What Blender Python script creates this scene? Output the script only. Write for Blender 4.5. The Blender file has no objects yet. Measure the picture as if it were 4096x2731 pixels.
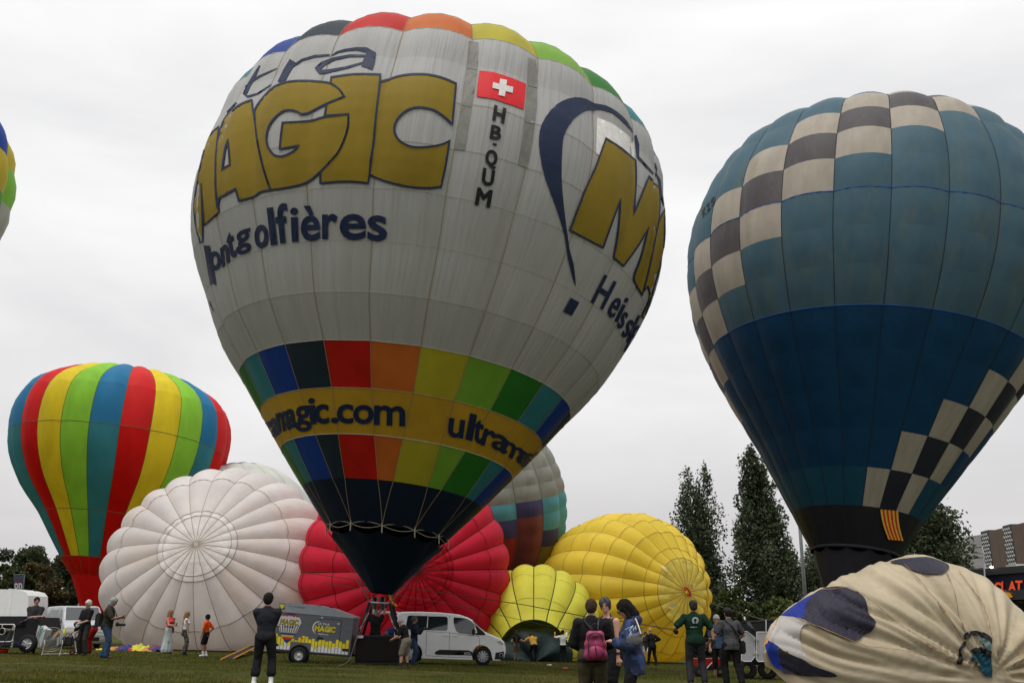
import bpy, bmesh, math, random
import numpy as np
from mathutils import Vector, Matrix, noise as mnoise
from mathutils.bvhtree import BVHTree
from mathutils.geometry import delaunay_2d_cdt
PI = math.pi
rad = math.radians
SC = bpy.context.scene
COL = SC.collection
rng = random.Random(7)
nrg = np.random.default_rng(11)

# ------------------------------------------------------------------ camera
FOC = 3700.0                      # focal length in pixels of the 4096 px wide photograph
TH = math.atan(1135 / FOC)        # upward pitch
CT, ST = math.cos(TH), math.sin(TH)
CAM = Vector((0, 0, 1.35))
cam_d = bpy.data.cameras.new('camera')
cam_d.sensor_width = 36; cam_d.lens = 36 * FOC / 4096
cam_d.clip_start = .1; cam_d.clip_end = 3000
cam = bpy.data.objects.new('camera', cam_d); COL.objects.link(cam)
cam.location = CAM; cam.rotation_euler = (PI / 2 + TH, 0, 0)
SC.camera = cam

# ------------------------------------------------------------------ sky and sun (overcast)
SUN_EL, SUN_AZ = rad(68), rad(205)
W = bpy.data.worlds.new('World'); SC.world = W; W.use_nodes = True
wn = W.node_tree; wn.nodes.clear()
def wnode(t, **k):
    n = wn.nodes.new(t)
    for a, b in k.items(): setattr(n, a, b)
    return n
w_out = wnode('ShaderNodeOutputWorld'); w_bg = wnode('ShaderNodeBackground'); w_bg.inputs['Strength'].default_value = .106
sky = wnode('ShaderNodeTexSky', sky_type='NISHITA', sun_disc=False, sun_elevation=SUN_EL, sun_rotation=SUN_AZ)
w_tc = wnode('ShaderNodeTexCoord'); w_sep = wnode('ShaderNodeSeparateXYZ')
wn.links.new(w_tc.outputs['Generated'], w_sep.inputs[0])
w_map = wnode('ShaderNodeMapping'); w_map.inputs['Scale'].default_value = (1.0, 1.0, 3.2)
wn.links.new(w_tc.outputs['Generated'], w_map.inputs[0])
w_n = wnode('ShaderNodeTexNoise'); w_n.inputs['Scale'].default_value = 2.1; w_n.inputs['Detail'].default_value = 5
w_n.inputs['Roughness'].default_value = .5; w_n.inputs['Distortion'].default_value = .35
wn.links.new(w_map.outputs[0], w_n.inputs['Vector'])
w_cl = wnode('ShaderNodeValToRGB')          # cloud brightness from the noise
w_cl.color_ramp.elements[0].position = .34; w_cl.color_ramp.elements[0].color = (.83, .83, .84, 1)
w_cl.color_ramp.elements[1].position = .66; w_cl.color_ramp.elements[1].color = (1.03, 1.025, 1.02, 1)
wn.links.new(w_n.outputs['Fac'], w_cl.inputs[0])
w_el = wnode('ShaderNodeValToRGB')          # overcast: darker lilac grey towards the horizon
e = w_el.color_ramp.elements
e[0].position = 0.0; e[0].color = (6.4, 6.2, 6.35, 1)
e[1].position = .95; e[1].color = (16.5, 16.5, 16.6, 1)
for p_, c_ in ((.1, (6.9, 6.75, 6.8)), (.22, (8.7, 8.6, 8.6)), (.36, (9.5, 9.5, 9.5)), (.5, (9.3, 9.3, 9.3)), (.62, (9.6, 9.6, 9.65))):
    q_ = e.new(p_); q_.color = (*c_, 1)
wn.links.new(w_sep.outputs['Z'], w_el.inputs[0])
w_mul = wnode('ShaderNodeMix', data_type='RGBA', blend_type='MULTIPLY'); w_mul.inputs['Factor'].default_value = 1
wn.links.new(w_el.outputs[0], w_mul.inputs['A']); wn.links.new(w_cl.outputs[0], w_mul.inputs['B'])
w_mix = wnode('ShaderNodeMix', data_type='RGBA'); w_mix.inputs['Factor'].default_value = .97
wn.links.new(sky.outputs[0], w_mix.inputs['A']); wn.links.new(w_mul.outputs['Result'], w_mix.inputs['B'])
wn.links.new(w_mix.outputs['Result'], w_bg.inputs['Color']); wn.links.new(w_bg.outputs[0], w_out.inputs[0])
sl = bpy.data.lights.new('sun', 'SUN'); sl.energy = 1.75; sl.angle = rad(28); sl.color = (1, .96, .9)
so = bpy.data.objects.new('sun', sl); COL.objects.link(so)
so.rotation_euler = (PI / 2 - SUN_EL, 0, PI - SUN_AZ)
SC.view_settings.view_transform = 'Standard'; SC.view_settings.look = 'None'
SC.view_settings.exposure = 0; SC.view_settings.gamma = 1
try: SC.view_settings.use_curve_mapping = False
except Exception: pass
SC.render.engine = 'CYCLES'
SC.cycles.max_bounces = 6; SC.cycles.transmission_bounces = 4; SC.cycles.transparent_max_bounces = 8

# ------------------------------------------------------------------ pixel <-> place helpers
def sstep(a, b, x):
    t = min(1, max(0, (x - a) / (b - a))); return t * t * (3 - 2 * t)
def G(x, y):
    """height of the sloping field"""
    xc = 70 * math.tanh(x / 70); yc = y if y < 110 else 110 + 25 * math.tanh((y - 110) / 25)
    return .576 - .0295 * xc - .0192 * yc - .75 * (1 - sstep(6, 17, y))
def ray(px, py):
    v = -(py - 1365.5) / FOC
    return Vector(((px - 2048) / FOC, CT - v * ST, v * CT + ST))
def at(px, py, y):
    r = ray(px, py); return CAM + r * (y / r.y)
def gp(px, py):
    """place on the ground seen at a pixel of the photograph"""
    r = ray(px, py); t = 15.0
    for _ in range(60):
        P = CAM + r * t; t += (P.z - G(P.x, P.y)) / max(.02, -(r.z + .0295 * r.x + .0192 * r.y)) * .8
        t = min(max(t, 5), 400)
    return CAM + r * t
def gx(px, y):
    """place on the ground below image column px at distance y"""
    k = (px - 2048) / FOC; z = 0
    for _ in range(6):
        d = y * CT + (z - CAM.z) * ST; x = k * d; z = G(x, y)
    return Vector((x, y, z))
def pxof(P):
    d = P[1] * CT + (P[2] - CAM.z) * ST; v = -P[1] * ST + (P[2] - CAM.z) * CT
    return (2048 + FOC * P[0] / d, 1365.5 - FOC * v / d)

# ------------------------------------------------------------------ materials
MATS = {}
def lin(c):
    return tuple(((v / 255) / 12.92 if v <= 10 else ((v / 255 + .055) / 1.055) ** 2.4) for v in c)
def mat(name, col, rough=.6, var=.12, vscale=6, metal=0, trans=0, bump=0, bscale=30, spec=.3, stretch=(1, 1, 1), col2=None, dirt=None, dscale=1.2, dpos=.5, emit=None, sheen=0, coat=0, detail=4, bstretch=None, uv=False):
    if name in MATS: return MATS[name]
    m = bpy.data.materials.new(name); m.use_nodes = True; MATS[name] = m
    nt = m.node_tree; N = nt.nodes; L = nt.links
    b = N['Principled BSDF']; out = N['Material Output']
    tc = N.new('ShaderNodeTexCoord'); mp = N.new('ShaderNodeMapping'); mp.inputs['Scale'].default_value = stretch
    CO = tc.outputs['UV' if uv else 'Object']; L.new(CO, mp.inputs[0])
    n = N.new('ShaderNodeTexNoise'); n.inputs['Scale'].default_value = vscale; n.inputs['Detail'].default_value = detail
    L.new(mp.outputs[0], n.inputs['Vector'])
    r = N.new('ShaderNodeValToRGB'); r.color_ramp.elements[0].position = .3; r.color_ramp.elements[1].position = .7
    c2 = col2 if col2 else tuple(min(1, c * (1 + var)) for c in col)
    c1 = col if col2 else tuple(c * (1 - var) for c in col)
    r.color_ramp.elements[0].color = (*c1, 1); r.color_ramp.elements[1].color = (*c2, 1)
    L.new(n.outputs['Fac'], r.inputs[0]); src = r.outputs[0]
    if dirt:
        n2 = N.new('ShaderNodeTexNoise'); n2.inputs['Scale'].default_value = dscale; n2.inputs['Detail'].default_value = 6; n2.inputs['Roughness'].default_value = .65
        L.new(mp.outputs[0], n2.inputs['Vector'])
        r2 = N.new('ShaderNodeValToRGB'); r2.color_ramp.elements[0].position = dpos; r2.color_ramp.elements[1].position = dpos + .25
        L.new(n2.outputs['Fac'], r2.inputs[0])
        mx = N.new('ShaderNodeMix'); mx.data_type = 'RGBA'; L.new(r2.outputs[0], mx.inputs['Factor']); L.new(src, mx.inputs['A']); mx.inputs['B'].default_value = (*dirt, 1); src = mx.outputs['Result']
    L.new(src, b.inputs['Base Color'])
    b.inputs['Roughness'].default_value = rough; b.inputs['Metallic'].default_value = metal
    b.inputs['Specular IOR Level'].default_value = spec; b.inputs['Coat Weight'].default_value = coat; b.inputs['Sheen Weight'].default_value = sheen
    if emit: b.inputs['Emission Color'].default_value = (*emit[0], 1); b.inputs['Emission Strength'].default_value = emit[1]
    if bump:
        n3 = N.new('ShaderNodeTexNoise'); n3.inputs['Scale'].default_value = bscale; n3.inputs['Detail'].default_value = 3
        if bstretch:
            mq = N.new('ShaderNodeMapping'); mq.inputs['Scale'].default_value = bstretch; L.new(CO, mq.inputs[0]); L.new(mq.outputs[0], n3.inputs['Vector'])
        else: L.new(mp.outputs[0], n3.inputs['Vector'])
        bp = N.new('ShaderNodeBump'); bp.inputs['Strength'].default_value = 1; bp.inputs['Distance'].default_value = bump
        L.new(n3.outputs['Fac'], bp.inputs['Height']); L.new(bp.outputs[0], b.inputs['Normal'])
    if trans:
        t = N.new('ShaderNodeBsdfTranslucent'); L.new(src, t.inputs['Color'])
        ms = N.new('ShaderNodeMixShader'); ms.inputs[0].default_value = trans
        L.new(b.outputs[0], ms.inputs[1]); L.new(t.outputs[0], ms.inputs[2]); L.new(ms.outputs[0], out.inputs[0])
    return m
def fab(name, srgb, trans=.22, var=.1, dirt=None, wr=.05, **k):
    """nylon envelope cloth, colour given as a mid-tone"""
    return mat(name, lin(srgb), rough=.55, var=var, vscale=k.pop('vscale', 1.1), trans=trans, bump=wr, bscale=k.pop('bscale', 1.6), stretch=k.pop('stretch', (1, 1, .35)), dirt=dirt, spec=.15, **k)
def cloth(name, lincol, **k):
    return mat(name, lincol, rough=.9, var=k.pop('var', .18), vscale=k.pop('vscale', 9), bump=k.pop('bump', .035), bscale=k.pop('bscale', 9), spec=.15, **k)
def plain(name, lincol, rough=.5, **k):
    return mat(name, lincol, rough=rough, var=k.pop('var', .06), **k)
def glass_mat(name, col=(.02, .025, .03)):
    return mat(name, col, rough=.06, var=.05, spec=.9)

# ------------------------------------------------------------------ object helpers
def tag(o, label=None, cat=None, group=None, kind=None):
    if label: o['label'] = label
    if cat: o['category'] = cat
    if group: o['group'] = group
    if kind: o['kind'] = kind
    return o
def root(name, loc, label, cat, group=None, rz=0):
    o = bpy.data.objects.new(name, None); COL.objects.link(o); o.location = loc; o.rotation_euler = (0, 0, rz)
    o.empty_display_size = .3
    return tag(o, label, cat, group)
def link(name, me, m, parent=None, smooth=False):
    if m is not None:
        for q in (m if isinstance(m, (list, tuple)) else [m]): me.materials.append(q)
    if smooth: me.polygons.foreach_set('use_smooth', [True] * len(me.polygons))
    o = bpy.data.objects.new(name, me); COL.objects.link(o)
    if parent is not None: o.parent = parent
    return o
def mk(name, verts, faces, m, parent=None, smooth=False):
    me = bpy.data.meshes.new(name); me.from_pydata([tuple(v) for v in verts], [], faces); me.update()
    return link(name, me, m, parent, smooth)
class MB:
    """collects simple shapes into one mesh"""
    def __init__(s): s.v = []; s.f = []
    def add(s, vs, fs):
        o = len(s.v); s.v += [tuple(v) for v in vs]; s.f += [tuple(i + o for i in f) for f in fs]; return s
    def box(s, a, b, bev=0):
        (x0, y0, z0), (x1, y1, z1) = a, b
        if not bev:
            return s.add([(x, y, z) for z in (z0, z1) for y in (y0, y1) for x in (x0, x1)], [(0, 2, 3, 1), (4, 5, 7, 6), (0, 1, 5, 4), (2, 6, 7, 3), (0, 4, 6, 2), (1, 3, 7, 5)])
        bm = bmesh.new(); bmesh.ops.create_cube(bm, size=1)
        for v in bm.verts: v.co = Vector(((x0 + x1) / 2 + v.co.x * (x1 - x0), (y0 + y1) / 2 + v.co.y * (y1 - y0), (z0 + z1) / 2 + v.co.z * (z1 - z0)))
        bmesh.ops.bevel(bm, geom=bm.edges[:], offset=bev, segments=2, affect='EDGES')
        bm.verts.index_update(); s.add([v.co for v in bm.verts], [[v.index for v in f.verts] for f in bm.faces]); bm.free(); return s
    def tube(s, pts, r, n=8, r1=None, cap=True):
        pts = [Vector(p) for p in pts]; m = len(pts); ring = []
        for i, p in enumerate(pts):
            t = (pts[min(i + 1, m - 1)] - pts[max(i - 1, 0)]).normalized()
            u = t.cross(Vector((0, 0, 1)));
            if u.length < .1: u = t.cross(Vector((1, 0, 0)))
            u.normalize(); w = t.cross(u); rr = r if r1 is None else r + (r1 - r) * i / (m - 1)
            ring.append([p + (u * math.cos(a) + w * math.sin(a)) * rr for a in [2 * PI * k / n for k in range(n)]])
        vs = [v for q in ring for v in q]; fs = []
        for i in range(m - 1):
            for k in range(n): fs.append((i * n + k, i * n + (k + 1) % n, (i + 1) * n + (k + 1) % n, (i + 1) * n + k))
        if cap: fs.append(tuple(range(n - 1, -1, -1))); fs.append(tuple((m - 1) * n + k for k in range(n)))
        return s.add(vs, fs)
    def lathe(s, prof, axis='y', n=24, c=(0, 0, 0)):
        """prof: (offset along axis, radius)"""
        vs = []; fs = []; c = Vector(c)
        for h, r in prof:
            for k in range(n):
                a = 2 * PI * k / n; p = {'y': (r * math.cos(a), h, r * math.sin(a)), 'z': (r * math.cos(a), r * math.sin(a), h), 'x': (h, r * math.cos(a), r * math.sin(a))}[axis]
                vs.append(c + Vector(p))
        for i in range(len(prof) - 1):
            for k in range(n): fs.append((i * n + k, i * n + (k + 1) % n, (i + 1) * n + (k + 1) % n, (i + 1) * n + k))
        return s.add(vs, fs)
    def ell(s, c, r, n=12, m=8):
        vs = []; fs = []
        for i in range(m + 1):
            t = PI * i / m
            for k in range(n): vs.append((c[0] + r[0] * math.sin(t) * math.cos(2 * PI * k / n), c[1] + r[1] * math.sin(t) * math.sin(2 * PI * k / n), c[2] + r[2] * math.cos(t)))
        for i in range(m):
            for k in range(n): fs.append((i * n + k, (i + 1) * n + k, (i + 1) * n + (k + 1) % n, i * n + (k + 1) % n))
        return s.add(vs, fs)
    def prism(s, poly, y0, y1):
        """poly in x,z extruded along y"""
        n = len(poly); vs = [(x, y0, z) for x, z in poly] + [(x, y1, z) for x, z in poly]
        fs = [tuple(range(n)), tuple(range(2 * n - 1, n - 1, -1))] + [(i, i + n, (i + 1) % n + n, (i + 1) % n) for i in range(n)]
        return s.add(vs, fs)
    def build(s, name, m, parent=None, smooth=False, weld=False):
        o = mk(name, s.v, s.f, m, parent, smooth)
        if weld:
            bm = bmesh.new(); bm.from_mesh(o.data); bmesh.ops.remove_doubles(bm, verts=bm.verts[:], dist=1e-4); bmesh.ops.recalc_face_normals(bm, faces=bm.faces[:]); bm.to_mesh(o.data); bm.free()
        return o

# ------------------------------------------------------------------ flat print: polygons and lettering laid on real surfaces
def inside(P, loops):
    c = np.zeros(len(P), bool); x, y = P[:, 0], P[:, 1]
    for L in loops:
        L = np.asarray(L); x0, y0 = L[:, 0], L[:, 1]; x1, y1 = np.roll(x0, -1), np.roll(y0, -1)
        for a, b, c_, d in zip(x0, y0, x1, y1):
            if b == d: continue
            m = ((b > y) != (d > y)) & (x < (c_ - a) * (y - b) / (d - b) + a); c ^= m
    return c
def fill(loops, step):
    """triangles of a polygon with holes, with inner points every `step`"""
    P = []; E = []
    for L in loops:
        n0 = len(P); m = len(L)
        for i in range(m):
            a, b = L[i], L[(i + 1) % m]; k = max(1, int(math.hypot(b[0] - a[0], b[1] - a[1]) / step))
            for j in range(k): P.append((a[0] + (b[0] - a[0]) * j / k, a[1] + (b[1] - a[1]) * j / k))
        E += [(i, i + 1) for i in range(n0, len(P) - 1)] + [(len(P) - 1, n0)]
    A = np.array(P); gxs = np.arange(A[:, 0].min() + step * .5, A[:, 0].max(), step); gys = np.arange(A[:, 1].min() + step * .5, A[:, 1].max(), step)
    if len(gxs) and len(gys):
        Q = np.array([(x, y) for x in gxs for y in gys]); Q = Q[inside(Q, loops)]
        if len(Q):
            dd = np.array([np.min(np.hypot(A[:, 0] - q[0], A[:, 1] - q[1])) for q in Q]); P += [tuple(q) for q in Q[dd > step * .35]]
    v, _, f, *_r = delaunay_2d_cdt([Vector(p) for p in P], E, [], 0, 1e-5)
    v = np.array([(q.x, q.y) for q in v]); f = [tuple(t) for t in f]
    c = np.array([v[list(t)].mean(0) for t in f]); ok = inside(c, loops)
    return v, [t for t, o in zip(f, ok) if o]
def bvh_of(objs):
    vs = []; fs = []
    for o in objs:
        M = world_m(o); n = len(vs); vs += [M @ v.co for v in o.data.vertices]; fs += [[i + n for i in p.vertices] for p in o.data.polygons]
    return BVHTree.FromPolygons(vs, fs)
def world_m(o):
    M = o.matrix_basis.copy(); p = o.parent
    while p: M = p.matrix_basis @ M; p = p.parent
    return M
def print_on(bvh, tris, m, name, parent, off=.02, maxd=1e9):
    """lay flat triangles (photograph coordinates) on the surface they cover"""
    v, f = tris; iv = world_m(parent).inverted(); out = []; ok = []
    for x, y in v:
        r = ray(x, y).normalized(); hit = bvh.ray_cast(CAM, r)
        if hit[0] is None or hit[3] > maxd: out.append(Vector((0, 0, 0))); ok.append(False); continue
        n = hit[1]; n = -n if n.dot(r) > 0 else n
        p = hit[0] + n * off * .5 - r * off * .5
        out.append(iv @ p); ok.append(abs(n.dot(r)) > .03)
    fs = [t for t in f if all(ok[i] for i in t)]
    fs = [t for t in fs if max((out[t[i]] - out[t[i - 1]]).length for i in range(3)) < 3]
    if not fs: return None
    fs = [t[::-1] for t in fs]
    used = sorted({i for t in fs for i in t}); ix = {i: k for k, i in enumerate(used)}
    return mk(name, [out[i] for i in used], [tuple(ix[i] for i in t) for t in fs], m, parent, True)
def smooth_loop(P, n=4, closed=True):
    """Catmull-Rom through the points"""
    P = [Vector(p) for p in P]; m = len(P); out = []
    rngi = range(m) if closed else range(m - 1)
    for i in rngi:
        p0, p1, p2, p3 = (P[(i + k) % m] for k in (-1, 0, 1, 2)) if closed else (P[max(0, i - 1)], P[i], P[i + 1], P[min(m - 1, i + 2)])
        for j in range(n):
            t = j / n; out.append(.5 * ((2 * p1) + (p2 - p0) * t + (2 * p0 - 5 * p1 + 4 * p2 - p3) * t * t + (3 * p1 - 3 * p2 + p3 - p0) * t ** 3))
    if not closed: out.append(P[-1])
    return [tuple(p) for p in out]
def soften(P, n=3, lim=38):
    """round a traced outline but keep its corners"""
    m = len(P); P = [Vector(p) for p in P]; sharp = []
    for i in range(m):
        a = (P[i] - P[i - 1]); b = (P[(i + 1) % m] - P[i]); sharp.append(a.length < 1e-6 or b.length < 1e-6 or math.degrees(a.angle(b)) > lim)
    out = []
    for i in range(m):
        j = (i + 1) % m; p1, p2 = P[i], P[j]; p0 = P[i - 1] if not sharp[i] else p1 - (p2 - p1) * .01; p3 = P[(j + 1) % m] if not sharp[j] else p2 + (p2 - p1) * .01
        m1 = (p2 - p0) / 2 if not sharp[i] else (p2 - p1); m2 = (p3 - p1) / 2 if not sharp[j] else (p2 - p1)
        for q in range(n):
            t = q / n; out.append(tuple((2 * t ** 3 - 3 * t * t + 1) * p1 + (t ** 3 - 2 * t * t + t) * m1 + (-2 * t ** 3 + 3 * t * t) * p2 + (t ** 3 - t * t) * m2))
    return out
def stroke_loop(P, closed=False):
    """outline of a pen stroke; points are (x, y, width)"""
    P = [tuple(p) for p in P]; n = len(P); Lf = []; Rt = []
    for i, (x, y, w) in enumerate(P):
        a = P[max(0, i - 1)] if not closed else P[i - 1]; b = P[min(n - 1, i + 1)] if not closed else P[(i + 1) % n]
        tx, ty = b[0] - a[0], b[1] - a[1]; l = math.hypot(tx, ty) or 1; nx, ny = -ty / l * w / 2, tx / l * w / 2
        Lf.append((x + nx, y + ny)); Rt.append((x - nx, y - ny))
    return [Lf, Rt] if closed else [Lf + Rt[::-1]]
GLY = {}
def glyph(ch, bold=.03):
    """outline loops of one character: height of a capital is .73"""
    k = (ch, bold)
    if k in GLY: return GLY[k]
    cu = bpy.data.curves.new('t', 'FONT'); cu.body = ch; cu.size = 1; cu.resolution_u = 4
    o = bpy.data.objects.new('t', cu); COL.objects.link(o)
    dg = bpy.context.evaluated_depsgraph_get(); me = o.evaluated_get(dg).to_mesh()
    cnt = {}
    for p in me.polygons:
        vs = list(p.vertices)
        for i in range(len(vs)):
            e_ = (vs[i - 1], vs[i]); cnt[e_] = cnt.get(e_, 0) + 1
    nx = {a: b for (a, b) in cnt if (b, a) not in cnt}
    loops = []; seen = set()
    for s_ in list(nx):
        if s_ in seen: continue
        L = []; c = s_
        while c is not None and c not in seen: seen.add(c); L.append(c); c = nx.get(c)
        if len(L) > 2: loops.append([(me.vertices[i].co.x, me.vertices[i].co.y) for i in L])
    o.evaluated_get(dg).to_mesh_clear(); bpy.data.objects.remove(o); bpy.data.curves.remove(cu)
    xs = [p[0] for L in loops for p in L] or [0, .3]
    GLY[k] = (loops, min(xs), max(xs)); return GLY[k]
def letter_quad(ch, bl, br, up, bold=.03, h=.73, slant=0):
    """loops of a letter whose baseline runs bl->br and whose capital height is the vector up"""
    loops, x0, x1 = glyph(ch, bold); out = []
    for L in loops:
        q = []
        for x, y in L:
            s = (x - x0) / max(1e-6, x1 - x0); t = y / h
            q.append((bl[0] + (br[0] - bl[0]) * s + up[0] * t, bl[1] + (br[1] - bl[1]) * s + up[1] * t))
        out.append(q)
    return out, bold
def band(q, w, dens=None):
    """triangles of a line of width w along a closed loop"""
    q2 = []
    for i in range(len(q)):
        a, b = q[i], q[(i + 1) % len(q)]; k = max(1, int(math.dist(a, b) / dens)) if dens else 1
        q2 += [(a[0] + (b[0] - a[0]) * j / k, a[1] + (b[1] - a[1]) * j / k) for j in range(k)]
    n = len(q2); vs = []; fs = []
    for i in range(n):
        a, b, c = Vector(q2[i - 1]), Vector(q2[i]), Vector(q2[(i + 1) % n]); t1 = (b - a).normalized(); t2 = (c - b).normalized(); nn = Vector((-(t1 + t2).y, (t1 + t2).x))
        nn = nn.normalized() if nn.length > .1 else Vector((-t1.y, t1.x)); k = 1 / max(.5, nn.dot(Vector((-t1.y, t1.x))))
        vs += [tuple(b + nn * w / 2 * k), tuple(b - nn * w / 2 * k)]
    for i in range(n):
        j = (i + 1) % n; fs += [(2 * i, 2 * i + 1, 2 * j + 1), (2 * i, 2 * j + 1, 2 * j)]
    v = np.array(vs); c_ = lambda t: (v[t[1]][0] - v[t[0]][0]) * (v[t[2]][1] - v[t[0]][1]) - (v[t[1]][1] - v[t[0]][1]) * (v[t[2]][0] - v[t[0]][0])
    return v, [t if c_(t) > 0 else t[::-1] for t in fs]
def merge(*T):
    V = []; F = []
    for v, f in T:
        o = sum(len(a) for a in V); V.append(np.asarray(v)); F += [tuple(i + o for i in t) for t in f]
    return np.concatenate(V), F
def letter_tris(Z, ch, bl, br, up, bold, step):
    loops, b = letter_quad(ch, bl, br, up, bold); L = [[Z(*p) for p in q] for q in loops]
    H = math.dist(Z(0, 0), Z(*up)) / .73
    if not b: return fill(L, step)
    return merge(fill(L, step), *[band(q, 2 * b * H, step) for q in L])
def text_plane(s, w=None, h=.1, bold=.02, gap=.12):
    """loops of a word in its own plane, x to the right, z up, height of a capital h"""
    out = []; x = 0
    for ch in s:
        if ch == ' ': x += .35; continue
        loops, a, b = glyph(ch, bold); out += [[(p[0] - a + x, p[1]) for p in L] for L in loops]; x += b - a + gap
    k = h / .73; kx = k if w is None else w / (x - gap)
    return [[(p[0] * kx, p[1] * k) for p in L] for L in out]
def loops_obj(loops, fn, m, name, parent, step=1e9):
    v, f = fill(loops, step); return mk(name, [fn(x, y) for x, y in v], f, m, parent)
# ------------------------------------------------------------------ ground
gm = mat('grass_ground', (.028, .040, .008), rough=.95, vscale=.55, col2=(.06, .066, .016), bump=.03, bscale=25, dirt=(.105, .082, .035), dscale=.35, dpos=.46, spec=.03, detail=8)
xs = [-900, -400, -200] + list(np.arange(-110, 111, 2.0)) + [200, 400, 900]; ys = [-60, -20] + list(np.arange(0, 150, 2.0)) + [200, 300, 600, 1400]
gv = [(x, y, G(x, y) + (.03 * mnoise.noise(Vector((x * .3, y * .3, 0))) if abs(x) < 110 and 0 < y < 150 else 0)) for y in ys for x in xs]; nx_ = len(xs)
ground = mk('ground', gv, [(j * nx_ + i, j * nx_ + i + 1, (j + 1) * nx_ + i + 1, (j + 1) * nx_ + i) for j in range(len(ys) - 1) for i in range(nx_ - 1)], gm, smooth=True)
ground['kind'] = 'structure'
# blades of grass on the part of the field in view
def blades(n, y0, y1, h0, h1, w, seed):
    r = np.random.default_rng(seed); Y = y0 + (y1 - y0) * r.random(n) ** 1.3; X = (r.random(n) * 2 - 1) * (Y * .6 + 1)
    xc = 70 * np.tanh(X / 70); Z = .576 - .0295 * xc - .0192 * Y - .02
    cl = np.array([mnoise.noise(Vector((a * .5, b * .5, 3))) for a, b in zip(X, Y)])
    h = (h0 + (h1 - h0) * r.random(n)) * (1 + .5 * cl); a = r.random(n) * 2 * PI; l = h * (r.random(n) * .9); b = r.random(n) * 2 * PI
    V = np.empty((n, 3, 3)); dx = np.cos(a) * w * (.6 + .8 * r.random(n)); dy = np.sin(a) * w
    V[:, 0] = np.stack([X - dx, Y - dy, Z], 1); V[:, 1] = np.stack([X + dx, Y + dy, Z], 1); V[:, 2] = np.stack([X + np.cos(b) * l, Y + np.sin(b) * l, Z + h], 1)
    return V.reshape(-1, 3)
def fast_mesh(name, V, k, m, parent=None, smooth=False):
    n = len(V) // k; me = bpy.data.meshes.new(name); me.vertices.add(len(V)); me.vertices.foreach_set('co', V.astype(np.float32).ravel())
    me.loops.add(n * k); me.loops.foreach_set('vertex_index', np.arange(n * k, dtype=np.int32)); me.polygons.add(n)
    me.polygons.foreach_set('loop_start', np.arange(0, n * k, k, dtype=np.int32)); me.polygons.foreach_set('loop_total', np.full(n, k, np.int32)); me.update(); me.validate()
    return link(name, me, m, parent, smooth)
gr1 = mat('grass_blade', (.052, .066, .010), rough=.8, vscale=.5, col2=(.13, .12, .026), trans=.25, spec=.05, detail=7, dirt=(.13, .105, .05), dscale=.6, dpos=.5)
V = np.concatenate([blades(90000, 15.5, 30, .03, .075, .009, 1), blades(90000, 28, 62, .04, .09, .016, 2)])
tag(fast_mesh('grass', V, 3, gr1), 'short mown grass with dry yellowish patches over the whole field', 'grass', kind='stuff')

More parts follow.
